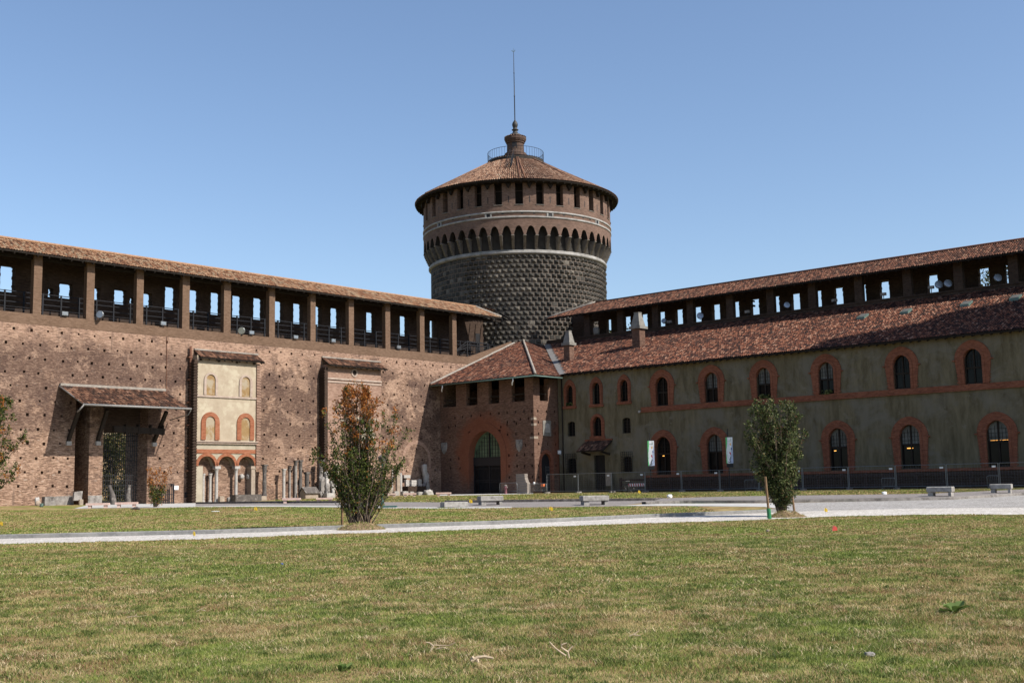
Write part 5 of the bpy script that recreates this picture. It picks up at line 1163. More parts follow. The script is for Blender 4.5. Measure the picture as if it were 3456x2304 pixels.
# ================================================================== stones and columns along the left wall
def gz_st(s, t): return gst(s, t)
def px_col(x, ytop, wpx, t, mat, label, cat='column', cap=None, kind='column', y0=None, fluted=False):
    s, zt = ht(x, ytop, t); z0 = gz_st(s, t)-.03 if y0 is None else ht(x, y0, t)[1]; r = wpx*W(s, t).y/3924/2
    return s, zt, z0, r
def add_col(x, ytop, w, t, mat, label, capm=None, caph=.55, capr=1.3, y0=None):
    s, zt, z0, r = px_col(x, ytop, w, t, mat, label, y0=y0)
    o = thing('stone_column', label, 'column', (s, t, z0), 'ancient columns leaning by the wall')
    b = MB(); b.lathe(s, t, [(r*1.3, z0), (r*1.3, z0+.12), (r*1.08, z0+.22), (r, z0+.3), (r*.97, z0+(zt-z0)*.5), (r*.9, zt-caph)], 14); part('shaft', b, M[mat], o, True)
    b = MB(); n_ = 16; zc = zt-caph
    prof = [(r*1.02, zc), (r*1.1, zc+.05), (r*.98, zc+.09), (r*1.1, zc+caph*.35), (r*1.02, zc+caph*.42), (r*capr, zc+caph*.78), (r*capr*1.08, zc+caph*.86)]
    b.lathe(s, t, prof, n_); b.box(s-r*capr, s+r*capr, t-r*capr, t+r*capr, zt-caph*.14, zt); part('capital', b, M[capm or mat], o, False)
add_col(893, 1567, 14, .9, 'stone_dark', 'dark column with bell-shaped capital right of the cream house front', 'stone_dark', .75, 1.25, 1674)
add_col(958, 1581, 10.5, .8, 'marble', 'pale column with white capital, leftmost of the cluster by the wall', 'marble', .6, 1.4)
add_col(978, 1574, 8, .7, 'stone_grey', 'thinnest grey column between the pale one and the tall ones', 'stone_dark', .45)
add_col(998, 1553, 11.5, .7, 'stone_grey', 'tall grey-brown column with dark capital in the middle of the cluster', 'stone_dark', .5)
add_col(1014, 1552, 12.5, .7, 'stone_dark', 'tall blackened column right of the tall grey-brown one', 'stone_dark', .9, 1.15)
add_col(1036, 1592, 14, .8, 'marble', 'short column with oversized dark capital right of the tall columns', 'stone_dark', 1.4, 1.15)
add_col(1083, 1551, 15, .9, 'stone_grey', 'stout column at the dark edge of the bricked house front', 'stone_dark', 1.0, 1.2)
add_col(1324, 1579, 5, .9, 'marble', 'very thin pale column right of the shrub near the green lamp post', 'marble', .3)
def stone(x, y0, y1, x0, x1, mat, label, t=1.2, name='stone_fragment', cat='stone', shape='box', dep=None, k=.12, seed=None, yaw=0, on=None, grp='stone fragments along the wall'):
    s0_, zt = ht((x0+x1)/2, y0, t); zb = ht((x0+x1)/2, y1, t)[1] if on is None else on; zg = gz_st(s0_, t)
    w_ = abs(ht(x0, y1, t)[0]-ht(x1, y1, t)[0])*.82; b = MB(); h_ = max(.12, zt-zb)
    zb = zg-.04 if on is None else on; h_ = max(.1, (zt-zb))
    b.rough((s0_, t, zb+h_/2), (w_, dep or w_*.6, h_*1.02), seed or int(x), k=k, shape=shape, yaw=yaw)
    return single(name, b, M[mat], label, cat, (s0_, t, zb), grp, smooth=(shape != 'box'))
stone(150, 1675, 1703, 141, 189, 'stone_grey', 'large grey trapezoid stone block at the foot of the wall left of the gate', 1.2, 'stone_block', k=.06)
stone(128, 1688, 1707, 117, 140, 'stone_tan', 'round pale stone ball beside the grey trapezoid block', 1.9, 'stone_ball', shape='ball', k=.03)
stone(125, 1678, 1690, 117, 134, 'marble', 'flat pale stone lying behind the stone ball', 1.3, k=.2, shape='blob')
b = MB(); s, z = ht(261, 1688, .9); b.hexa([Vector(p) for p in [(s-.35, .7, z), (s+.35, .7, z), (s+.35, .95, z), (s-.35, .95, z), (s-.55, .45, z+.75), (s+.15, .45, z+.68), (s+.15, .7, z+.68), (s-.55, .7, z+.75)]]); single('stone_slab', b, M['stone_grey'], 'grey carved slab leaning in the dark side opening of the gateway', 'stone', (s, .9, z), 'stone fragments along the wall')
stone(273, 1684, 1705, 265, 281, 'stone_tan', 'small upright tan slab in front of the narrow side opening', 1.3, 'stone_slab', k=.03, dep=.2)
stone(746, 1674, 1691, 737, 757, 'stone_tan', 'cubic tan block standing under the middle arch of the arcade', 1.0, 'stone_block', k=.05)
stone(770, 1677, 1690, 765, 785, 'stone_grey', 'low broken stone left of the long dark trough', 1.1, k=.15, shape='blob')
sx0, sx1 = ht(786, 1690, 1.6)[0], ht(874, 1690, 1.6)[0]; zg = gz_st(sx1, 1.6)-.03
o = thing('stone_trough', 'long dark stone trough lying in front of the third arch', 'trough', ((sx0+sx1)/2, 1.6, zg)); b = MB()
for (a, c, d, e_) in ((sx1, sx0, 1.2, 1.35), (sx1, sx0, 1.85, 2.0), (sx1, sx1+.18, 1.35, 1.85), (sx0-.18, sx0, 1.35, 1.85)): b.box(a, c, d, e_, zg, zg+.62)
b.box(sx1+.18, sx0-.18, 1.35, 1.85, zg, zg+.2); part('basin', b, M['stone_dark'], o)
stone(885, 1673, 1694, 876, 899, 'stone_tan', 'pinkish stone block at the right end of the long trough', 1.5, 'stone_block', k=.05)
# gabled stone with a round hole
s, z = ht(1046, 1676, 1.6); zg = gz_st(s, 1.6)-.03; o = thing('gabled_stone', 'small house-shaped stone block with a round hole beside the columns', 'stone', (s, 1.6, zg), 'stone fragments along the wall')
b = MB(); b.prism([(s-.75, 1.0, zg), (s-.75, 1.9, zg), (s-.75, 1.9, zg+.55), (s-.75, 1.45, zg+1.05), (s-.75, 1.0, zg+.55)], (1.5, 0, 0)); part('body', b, M['stone_tan'], o)
b = MB()
for sg in (1, -1): b.hexa([(s-.85, 1.45, zg+1.04), (s+.85, 1.45, zg+1.04), (s+.85, 1.45+sg*.6, zg+.5), (s-.85, 1.45+sg*.6, zg+.5), (s-.85, 1.45, zg+1.13), (s+.85, 1.45, zg+1.13), (s+.85, 1.45+sg*.6, zg+.59), (s-.85, 1.45+sg*.6, zg+.59)])
part('stone_roof', b, M['stone_dark'], o); b = MB(); b.tube([(s-.70, 1.45, zg+.45), (s-.762, 1.45, zg+.45)], .22, 14); part('hole', b, M['black'], o)
# weathered statue pieces left of the shrub
for i, (x0, x1, y0, y1, m_, lb, sh) in enumerate(((1094, 1112, 1591, 1612, 'marble', 'white carved head fragment topmost by the left edge of the shrub', 'blob'), (1114, 1134, 1612, 1645, 'marble', 'bright white draped torso fragment half hidden by the shrub', 'blob'), (1078, 1092, 1614, 1660, 'stone_grey', 'grey carved slab with scrolls left of the white torso', 'box'), (1098, 1112, 1625, 1662, 'stone_grey', 'grey worn statue fragment between the scroll slab and the white torso', 'blob'))):
    zt = ht(x0, y0, 1.1)[1]; zb_ = ht(x0, y1, 1.1)[1]; s = ht((x0+x1)/2, y0, 1.1)[0]; w_ = (x1-x0)*.03; b = MB(); b.rough((s, 1.1, (zt+zb_)/2), (w_, .4, zt-zb_), 60+i, k=.55, shape=sh)
    if y1 < 1655: b.box(s-.16, s+.16, .95, 1.25, gz_st(s, 1.1)-.05, zb_+.1)
    else: b.box(s-.2, s+.2, .95, 1.25, gz_st(s, 1.1)-.05, zb_+.1)
    single('statue_fragment', b, M[m_], lb, 'statue', (s, 1.1, .6), 'statue pieces by the shrub', smooth=True)
stone(1110, 1663, 1678, 1093, 1128, 'marble', 'pale square plinth block behind a pink bench', 1.6, 'stone_block', k=.05)
stone(1313, 1645, 1666, 1304, 1323, 'stone_tan', 'tan fluted block right behind the green lamp post', 1.2, 'stone_block', k=.05)
stone(1343, 1585, 1666, 1336, 1349, 'stone_tan', 'tall narrow tan stone slab standing right of the thin pale column', 1.0, 'stone_slab', k=.05)
stone(1354, 1600, 1645, 1349, 1357, 'marble', 'narrow white carved stone beside the tall tan slab', 1.1, k=.35, shape='blob')
stone(1335, 1657, 1667, 1326, 1345, 'granite', 'low granite block on the grass in front of the thin column', 1.9, 'stone_block', k=.05)
b = MB(); s, z = ht(1369, 1606, .3); b.box(s-.45, s+.45, .003, .55, z-.2, z+.12); single('stone_corbel', b, M['marble'], 'white stone corbel sticking out of the wall at the edge of the corner shadow', 'corbel', (s, 0, z))
s0_, s1_ = ht(1366, 1650, .8)[0], ht(1432, 1650, .8)[0]; zc = ht(1400, 1640, .8)[1]; b = MB(); b.box(s1_, s0_, .1, 1.3, .3, zc); single('brick_ledge', b, M['brick_dark_shade'], 'dark brick ledge in the corner shadow carrying three pale stones', 'ledge', ((s0_+s1_)/2, .7, .6))
for i, (x0, x1, y0) in enumerate(((1366, 1380, 1619), (1382, 1404, 1620), (1407, 1422, 1617))):
    stone(1373+i*20, y0, 1640, x0, x1, 'marble', ('left wedge-shaped', 'middle and widest', 'right upright')[i]+' pale stone on the dark brick ledge in the shadow', .9, on=zc, k=.15)
b = MB(); s, z = ht(1435, 1592, .6); z2 = ht(1435, 1569, .6)[1]; b.rough((s+.1, .6, z2-.55), (.55, .4, 1.2), 77, k=.3, shape='blob'); b.rough((s-.1, .6, z-.7), (.6, .45, 1.3), 78, k=.3, shape='blob'); b.box(s-.35, s+.25, .3, .9, .5, z-1.2); single('statue_fragment', b, M['marble'], 'tall pale broken statue in the corner shadow beside the portal building', 'statue', (s, .6, .6), smooth=True)
stone(1443, 1626, 1652, 1437, 1450, 'stone_grey', 'grey lump of stone at the foot of the tall broken statue', 1.3, shape='blob', k=.25)
stone(1452, 1653, 1671, 1434, 1460, 'marble', 'small pile of white slabs at the sunlit edge of the corner shadow', 3.4, shape='blob', k=.45)
for i, (x0, x1) in enumerate(((1354, 1376), (1380, 1396), (1404, 1430))): stone(1354+i*20, 1657+i, 1666, x0, x1, 'granite', ('first', 'second', 'third')[i]+' low flat slab from the left in the row before the dark ledge', 2.0, 'stone_slab', k=.1)
b = MB(); s, z = ht(381, 1700, .9)
for (x, l, nm) in ((385, -.28, 'left'), (434, .28, 'right')):
    s, z = ht(x, 1699, .7); zg = gz_st(s, .7)-.03; zt = ht(x, 1636, .7)[1]; b = MB(); b.tube([(s, .7, zg), (s, .65, zg+.1), (s+l*-.15, .5, zg+(zt-zg)*.5), (s-l*.8, .35, zt-.12), (s-l*.85, .34, zt)], [.27, .25, .2, .12, .15], 10)
    single('leaning_column', b, M['stone_dark'], 'dark tapering stone leaning at the '+nm+' side of the barred gateway', 'column', (s, .7, zg), smooth=True)
# side gate of bars against the wall + sign
s0_, z0_ = ht(540, 1698, .5); s1_, z1_ = ht(585, 1698, .5); zt = ht(560, 1634, .5)[1]; zg = gst(s1_, .5); o = thing('bar_gate', 'grey barred iron gate against the wall behind the small bushy plant', 'gate', ((s0_+s1_)/2, .5, zg))
b = MB()
for k in range(8): s = s1_+(s0_-s1_)*k/7; b.bar((s, .5, zg), (s, .5, zt), .045)
for z in (zg+.12, zg+(zt-zg)*.48, zt): b.bar((s1_, .5, z), (s0_, .5, z), .06)
part('bars', b, M['railing'], o); b = MB(); b.bar((s1_, .5, zg), (s1_, .5, zt+.03), .1); b.bar((s0_, .5, zg), (s0_, .5, zt+.03), .1); part('post', b, M['railing'], o)
s, z = ht(593, 1644, .05); b = MB(); b.box(s-.28, s+.28, .003, .05, z-.2, z+.15); single('wall_sign', b, M['white'], 'small white sign on the wall right of the barred gate', 'sign', (s, 0, z))
s0_, z0_ = ht(624, 1660, .05); s1_, z1_ = ht(641, 1678, .05)
b = MB(); b.box(s1_, s0_, .003, .03, z1_, z0_); single('cellar_window', b, M['black'], 'small dark cellar opening low in the wall left of the cream house front', 'opening', (s0_, 0, z1_))

# ================================================================== benches
def granite_bench(x, y, wpx, rot, label, low=False, up=0.0):
    P = G(x, y+up*55); P.z += up; w = wpx*P.y/3924; h = .52 if not low else .30; d = w*.55
    L = w/ (abs(math.cos(rot))+.5*abs(math.sin(rot)))
    o = thing('stone_bench', label, 'bench', P, 'granite benches', 'loc', rot)
    b = MB(); hb = .26
    def rb(mb, x0, x1, y0, y1, z0, z1, e=.035):
        pr = [(x0, y0, 0), (x1, y0, 0), (x1, y1, 0), (x0, y1, 0)]
        def ring(i, z): return [(x0+i, y0+i, z), (x1-i, y0+i, z), (x1-i, y1-i, z), (x0+i, y1-i, z)]
        rs = [ring(e, z0), ring(0, z0+e), ring(0, z1-e), ring(e*.4, z1-e*.4), ring(e*1.3, z1)]
        for a, c in zip(rs, rs[1:]): mb.band(a, c, True)
        mb.face(rs[-1]); mb.face(rs[0][::-1])
    if low: rb(b, -L/2, L/2, -d/2, d/2, .0, h)
    else: rb(b, -L/2, L/2, -d/2, d/2, h-.30, h)
    part('seat', b, M['granite'], o)
    if not low:
        for sg in (-1, 1): b = MB(); rb(b, sg*L*.43-L*.09 if sg > 0 else -L*.46, sg*L*.46 if sg > 0 else -L*.46+L*.2, -d*.42, d*.42, -.03, h-.297, .015); part('leg', b, M['granite'], o)
def nudge(x, y): return x, y
granite_bench(1533, 1711, 92, .35, 'low solid granite block without legs, leftmost granite bench', True)
granite_bench(1655, 1703, 86, .3, 'granite bench on two legs in front of the arched gateway')
granite_bench(2006, 1703, 96, .2, 'granite bench on two legs in front of the mesh fence, right of centre')
granite_bench(3176, 1674, 90, -.55, 'two-legged granite bench on raised pavement, larger of the two at right', up=.145)
granite_bench(3381, 1663, 74, -.55, 'granite bench nearest the right edge of the view', up=.145)
def pink_bench(x, y, wpx, rot, label):
    P = G(x, y); w = wpx*P.y/3924; L = w/math.cos(rot)*.95; h = (17 if wpx > 60 else 13)*P.y/3924; h = max(h, .26)
    o = thing('pink_bench', label, 'bench', P, 'pink stone slab benches', 'loc', rot)
    b = MB(); th = h*.42; b.hexa([(-L/2, -.2, h-th), (L/2, -.2, h-th), (L/2, .2, h-th), (-L/2, .2, h-th), (-L/2, -.2, h), (L/2, -.2, h), (L/2, .2, h), (-L/2, .2, h)]); part('seat', b, M['pink'], o)
    for sg in (-1, 1): b = MB(); b.box(sg*L*.34-.11, sg*L*.34+.11, -.14, .14, -.02, h-th-.002); part('leg', b, M['pink'], o)
pink_bench(330, 1714, 78, .12, 'pink slab bench, leftmost, on the grass before the gateway')
pink_bench(427, 1711, 76, .12, 'pink slab bench on the paving before the gateway, right of the leftmost one')
pink_bench(984, 1697, 64, .1, 'pink slab bench in front of the column cluster')
pink_bench(1095, 1692, 58, .1, 'pink slab bench left of the orange-topped shrub, before the statue pieces')
pink_bench(1318, 1677, 38, .1, 'pink slab bench touching the green lamp post at its right side')
pink_bench(1383, 1676, 46, .1, 'pink slab bench before the dark ledge in the corner')
pink_bench(1497, 1674, 54, .1, 'pink slab bench closest to the portal building')

# ================================================================== green lamp post
P = G(1290, 1712); o = thing('lamp_post', 'dark green cast iron lamp post standing behind the orange-topped shrub', 'lamp post', P, None, 'loc'); k_ = P.y/3924
b = MB(); r = 5.5*k_; b.lathe(0, 0, [(r*1.5, 0), (r*1.5, .12), (r*1.25, .16), (r*1.15, 18*k_), (r*1.35, 20*k_), (r*1.2, 22*k_), (r*1.0, 26*k_), (r*.95, 76*k_), (r*1.6, 79*k_), (r*1.6, 82*k_), (r*.7, 86*k_)], 12); part('base', b, M['lampgreen'], o, True)
b = MB(); b.lathe(0, 0, [(r*.42, 86*k_), (r*.36, 150*k_)], 10); b.bar((-.35, 0, 146*k_), (.35, 0, 146*k_), .04); part('pole', b, M['lampgreen'], o, True)
b = MB(); b.lathe(0, 0, [(.09, 150*k_), (.2, 152*k_), (.24, 167*k_), (.27, 168*k_), (.08, 175*k_), (.02, 179*k_)], 8); part('lantern', b, M['stone_dark'], o)
b = MB(); b.box(.1, .85, -.25, .25, 0, .1); part('footing', b, M['lampgreen'], o)

# ================================================================== mesh fence, barriers, bicycles, banners
fs = 23.0; posts_px = [1785, 1844, 1950, 2063, 2176, 2299, 2428, 2560, 2708, 2863, 3022, 3194, 3372, 3560]
ftop = [hs(x, 1597-(x-1950)*.0252, fs) for x in posts_px]
b0 = None
for i, (x0, x1) in enumerate(zip(posts_px[:-1], posts_px[1:])):
    if i == 0: continue
    t0_, t1_ = hs(x0, 1600, fs)[0]+.05, hs(x1, 1600, fs)[0]-.05; zt_ = 2.5; zg = min(gst(fs, t0_), gst(fs, t1_))
    pos_ = ('leftmost, ending at the striped roll', 'second from the left, before the arched side door', 'third from the left, before the grilled window', 'fourth from the left, before the canopied door', 'fifth, right of the red and white board', 'sixth, below the right banner', 'seventh, left behind the green shrub', 'eighth, right behind the green shrub', 'ninth, below the first arched window right of the shrub', 'tenth, left of the larger right granite bench', 'eleventh, above the larger right granite bench', 'rightmost at the picture edge')
    o = thing('fence_panel', 'galvanised mesh fence panel, '+pos_[i-1], 'fence', (fs, (t0_+t1_)/2, zg), 'temporary mesh fence panels')
    b = MB()
    for t in (t0_, t1_): b.tube([(fs, t, zg), (fs, t, zt_)], .028, 6)
    for z in (zt_, zg+.2): b.tube([(fs, t0_, z), (fs, t1_, z)], .022, 6)
    part('frame', b, M['galv'], o)
    b = MB(); n_ = int((t1_-t0_)/.2)
    for k in range(1, n_): t = t0_+(t1_-t0_)*k/n_; b.bar((fs, t, zg+.2), (fs, t, zt_), .0035)
    for k in range(1, 8): z = zg+.2+(zt_-zg-.2)*k/8; b.bar((fs, t0_, z), (fs, t1_, z), .0035)
    part('mesh', b, M['galv'], o)
    b = MB(); b.box(fs-.35, fs+.35, t0_-.12, t0_+.1, zg-.02, zg+.13); part('foot', b, M['stone_grey'], o)
    b = MB(); b.box(fs+.03, fs+.045, t1_-.42, t1_-.15, 2.2, 2.33); part('maker_plate', b, M['white'], o)
# shorter crowd barriers
def barrier(s, t0_, t1_, zt_, label):
    zg = gst(s, t0_); o = thing('crowd_barrier', label, 'barrier', (s, (t0_+t1_)/2, zg), 'low crowd barriers'); b = MB()
    b.tube([(s, t0_, zg), (s, t0_, zt_-.08), (s, t0_+.08, zt_), (s, t1_-.08, zt_), (s, t1_, zt_-.08), (s, t1_, zg)], .026, 6); b.tube([(s, t0_, zg+.25), (s, t1_, zg+.25)], .022, 6); part('frame', b, M['galv'], o, True)
    b = MB(); n_ = int((t1_-t0_)/.12)
    for k in range(1, n_): t = t0_+(t1_-t0_)*k/n_; b.bar((s, t, zg+.25), (s, t, zt_), .012)
    part('bars', b, M['galv'], o)
    b = MB()
    for t in (t0_+.15,): b.tube([(s-.35, t, zg), (s-.1, t, zg+.14), (s+.1, t, zg+.14), (s+.35, t, zg)], .02, 5)
    part('foot', b, M['galv'], o)
q0, q1 = hs(1686, 1640, fs+.4)[0], hs(1745, 1640, fs+.4)[0]; barrier(fs+.4, q0, q1, hs(1690, 1629, fs+.4)[1], 'low crowd barrier right of the arched gateway, behind the hydrant')
q0, q1 = hs(1787, 1640, fs+.5)[0], hs(1844, 1640, fs+.5)[0]; barrier(fs+.5, q0, q1, hs(1800, 1632, fs+.5)[1], 'low crowd barrier in front of the bicycle with the orange bag')
q0, q1 = hs(2122, 1640, fs-.6)[0], hs(2176, 1640, fs-.6)[0]; barrier(fs-.6, q0, q1, hs(2150, 1630, fs-.6)[1], 'low crowd barrier carrying the red and white striped board')
q0, q1 = hs(2514, 1640, fs-.6)[0], hs(2560, 1640, fs-.6)[0]; barrier(fs-.6, q0, q1, hs(2530, 1618, fs-.6)[1], 'low crowd barrier left behind the green shrub')
q0, q1 = hs(2976, 1640, fs-.6)[0], hs(3022, 1640, fs-.6)[0]; barrier(fs-.6, q0, q1, hs(3000, 1612, fs-.6)[1], 'low crowd barrier behind the fence between the two right windows')
q0, q1 = hs(3333, 1640, fs-.6)[0], hs(3372, 1640, fs-.6)[0]; barrier(fs-.6, q0, q1, hs(3350, 1604, fs-.6)[1], 'low crowd barrier behind the granite bench nearest the right edge')
# red/white board
t0_, z = hs(2121, 1636, fs-.5); t1_, _ = hs(2176, 1636, fs-.5); o = thing('striped_board', 'red and white striped warning board hung on a low barrier left of the banner', 'board', (fs-.5, (t0_+t1_)/2, z-.2))
b = MB(); b.box(fs-.52, fs-.48, t0_, t1_, z-.12, z+.13); part('board', b, M['white'], o); b = MB(); n_ = 7
for k in range(n_): a = t0_+(t1_-t0_)*k/n_; w_ = (t1_-t0_)/n_*.5; b.prism([(fs-.478, a+w_*.35, z-.12), (fs-.478, a+w_*1.3, z-.12), (fs-.478, a+w_*.95, z+.13), (fs-.478, a, z+.13)], (.006, 0, 0))
part('red_stripe', b, M['redpaint'], o)
# roll of striped sheeting
t0_, _ = hs(1743, 1660, fs+.1); t1_, _ = hs(1780, 1660, fs+.1); zt_ = hs(1760, 1598, fs+.1)[1]; zg = gst(fs, t0_)-.05
o = thing('sheeting_screen', 'beige ribbed sheeting wrapped around the first fence panel', 'screen', (fs+.1, (t0_+t1_)/2, zg)); b = MB(); n_ = 15
prev = None
for k in range(n_+1):
    f_ = k/n_; z = zg+(zt_-zg)*f_; d = .04 if k % 2 else 0.0; lo, hi = t0_+(.12 if f_ < .5 else 0)*(1-f_)*1.2, t1_-(.30 if f_ > .55 else 0)*min(1, (f_-.4)*2.5)
    cur = [(fs+.1+d, lo, z), (fs+.1+d, hi, z), (fs-.35+d, hi, z), (fs-.35+d, lo, z)]
    if prev: b.band(prev, cur, True)
    prev = cur
b.face(prev); part('sheet', b, M['cladding'], o)
# hydrant
P = G(1707, 1668); t, z = hs(1707, 1668, fs+1.0); zg = gst(fs+1, t); o = thing('fire_hydrant', 'faded red fire hydrant before the low barrier by the arched gateway', 'hydrant', (fs+1, t, zg))
b = MB(); b.lathe(fs+1, t, [(.16, zg), (.13, zg+.08), (.12, zg+.5), (.17, zg+.55), (.17, zg+.6), (.14, zg+.75), (.08, zg+.86)], 12); part('body', b, M['hydrant'], o, True)
b = MB(); b.tube([(fs+1, t-.22, zg+.66), (fs+1, t+.22, zg+.66)], .06, 8); b.lathe(fs+1, t, [(.17, zg+.78), (.17, zg+.84), (.05, zg+.9)], 10); part('cap', b, M['stone_grey'], o)
# bicycles
def bicycle(s, t, rot, label, frame_m, extras=True, basket=None):
    zg = gst(s, t); P = W(s, t, zg); o = thing('bicycle', label, 'bicycle', P, 'parked bicycles', 'loc', THETA+rot)
    for y in (-.52, .52):
        b = MB(); b.tube([(.0, y+.33*math.cos(2*math.pi*k/20), .34+.33*math.sin(2*math.pi*k/20)) for k in range(21)], .022, 6); wh = part('wheel', b, M['black'], o, True)
        b = MB(); b.tube([(-.05, y, .34), (.05, y, .34)], .03, 6)
        for k in range(10): a = 2*math.pi*k/10; b.bar((0, y, .34), (0, y+.32*math.cos(a), .34+.32*math.sin(a)), .005)
        part('hub', b, M['galv'], wh)
    b = MB(); A1, S1, H1, BB = (0, -.52, .34), (0, -.2, .78), (0, .36, .8), (0, -.08, .3)
    for p, q in ((A1, S1), (A1, BB), (S1, BB), (S1, H1), (BB, H1), (H1, (0, .52, .34)), (S1, (0, -.23, .92)), (H1, (0, .33, 1.0))): b.tube([p, q], .017, 6)
    part('frame', b, M[frame_m], o)
    b = MB(); b.rough((0, -.25, .95), (.14, .26, .07), 3, shape='blob'); part('saddle', b, M['black'], o, True)
    b = MB(); b.tube([(-.27, .22, 1.02), (-.2, .33, 1.03), (.2, .33, 1.03), (.27, .22, 1.02)], .014, 6); part('handlebar', b, M['galv'], o, True)
    if extras:
        b = MB(); b.rough((0, -.62, .78), (.22, .34, .26), 5, k=.15); part('bag', b, M['orange'], o)
        b = MB(); b.rough((0, .5, .98), (.2, .16, .26), 6, k=.15, shape='blob'); part('lamp', b, M['white'], o)
bicycle(fs-1.0, hs(1816, 1650, fs-1)[0], 3.14, 'bicycle with orange rear bag behind a low barrier beside the striped sheeting', 'iron')
bicycle(fs-1.3, hs(2125, 1650, fs-1.3)[0], 3.0, 'dark blue bicycle leaning behind the red and white board', 'railing', False)
# timber railing in the ditch along the wing
tx = [hs(x, 1610, 19.6)[0] for x in (2095, 2196, 2262, 2328, 2396, 2464, 2536, 2610, 2686, 2760, 2840, 2922, 3008, 3094, 3184, 3276, 3370)]; tx += [tx[-1]+2.2*k for k in range(1, 5)]
o = thing('timber_railing', 'dark stained timber railing running along the foot of the plastered wing', 'railing', (19.6, 40, .6))
for t in tx: b = MB(); b.box(19.52, 19.7, t-.11, t+.11, .2, 2.02); part('post', b, M['railwood'], o)
b = MB()
for z in (1.82, 1.05): b.box(19.705, 19.77, tx[0], tx[-1], z-.08, z+.08)
b.box(19.705, 19.75, tx[0], tx[-1], 1.42, 1.46); part('rail', b, M['railwood'], o)
# banners on poles
def banner(x, y0, y1, s, nm):
    t, zt_ = hs(x, y0, s); zb_ = hs(x, y1, s)[1]; P = W(s, t, gst(s, t)); zt_ -= P.z; zb_ -= P.z; rot = -.15
    o = thing('banner', 'white and green banner, '+nm, 'banner', P, 'exhibition banners', 'loc', rot)
    wd = .29; b = MB(); b.tube([(-.1, .05, 0), (-.1, .05, zt_+.75)], .035, 6); b.bar((-wd-.03, 0, zt_+.05), (wd+.03, 0, zt_+.05), .05); b.bar((-.1, .05, zt_+.5), (-wd, 0, zt_+.06), .015); part('pole', b, M['iron'], o)
    b = MB(); b.box(-wd, wd, -.05, .04, zb_, zt_); part('panel', b, M['white'], o)
    h = zt_-zb_; L = lambda f, e_: [(-wd+2*wd*p[0], zb_+h*p[1]) for p in e_]
    def dec(nm_, pts, m, d=-.054): b = MB(); b.prism([(x_, d, z_) for x_, z_ in L(0, pts)], (0, .002, 0)); part(nm_, b, M[m], o)
    dec('green_edge', [(0, 0), (.16, 0), (.05, .35), (.05, .5), (.22, .78), (.22, 1), (0, 1)], 'green_print'); dec('blue_field', [(.5, 0), (1, 0), (1, .85), (.8, .62), (.62, .3)], 'blue_print')
    dec('red_shape', [(.46, .40), (.52, .44), (.66, .42), (.72, .33), (.6, .32), (.56, .37)], 'redpaint', -.058); dec('dark_blue_shape', [(.72, .6), (.84, .6), (.88, .52), (.74, .51)], 'navy_print', -.058); dec('orange_shape', [(.55, .76), (.75, .78), (.75, .68), (.6, .69)], 'orange_print', -.058)
    b = MB(); pts = [(.58, .25), (.70, .22), (.52, .17), (.50, .12), (.62, .08), (.52, .04), (.36, .05), (.28, .07)]
    b.tube([(-wd+2*wd*a, -.058, zb_+h*c) for a, c in pts], .028, 5); part('black_curl', b, M['black'], o)
    b = MB(); 
    for k in range(10): b.box(-wd+.10+.04*k, -wd+.125+.04*k, -.058, -.055, zb_+h*.86, zb_+h*.86+.035)
    for k in range(12): b.box(-wd+.07, -wd+.1, -.058, -.055, zb_+h*(.3+.035*k), zb_+h*(.315+.035*k))
    b.bar((0.14, -.058, zb_+h*.88), (.14, -.058, zb_+h*.96), .02); part('lettering', b, M['greenplastic'], o)
    b = MB(); b.box(-wd+.02, wd-.02, -.05, .05, zb_-.33, zb_-.01); part('bottom_box', b, M['black'], o)
M['green_print'] = plain('green_print', (.10, .50, .16), .6); M['blue_print'] = plain('blue_print', (.38, .44, .58), .6); M['navy_print'] = plain('navy_print', (.04, .08, .25), .6); M['orange_print'] = plain('orange_print', (.8, .45, .15), .6)
banner(2196, 1487, 1571, 22.0, 'left of the two, beside the first tall arched window'); banner(2460, 1475, 1563, 22.0, 'right of the two, overlapping the second arched window')

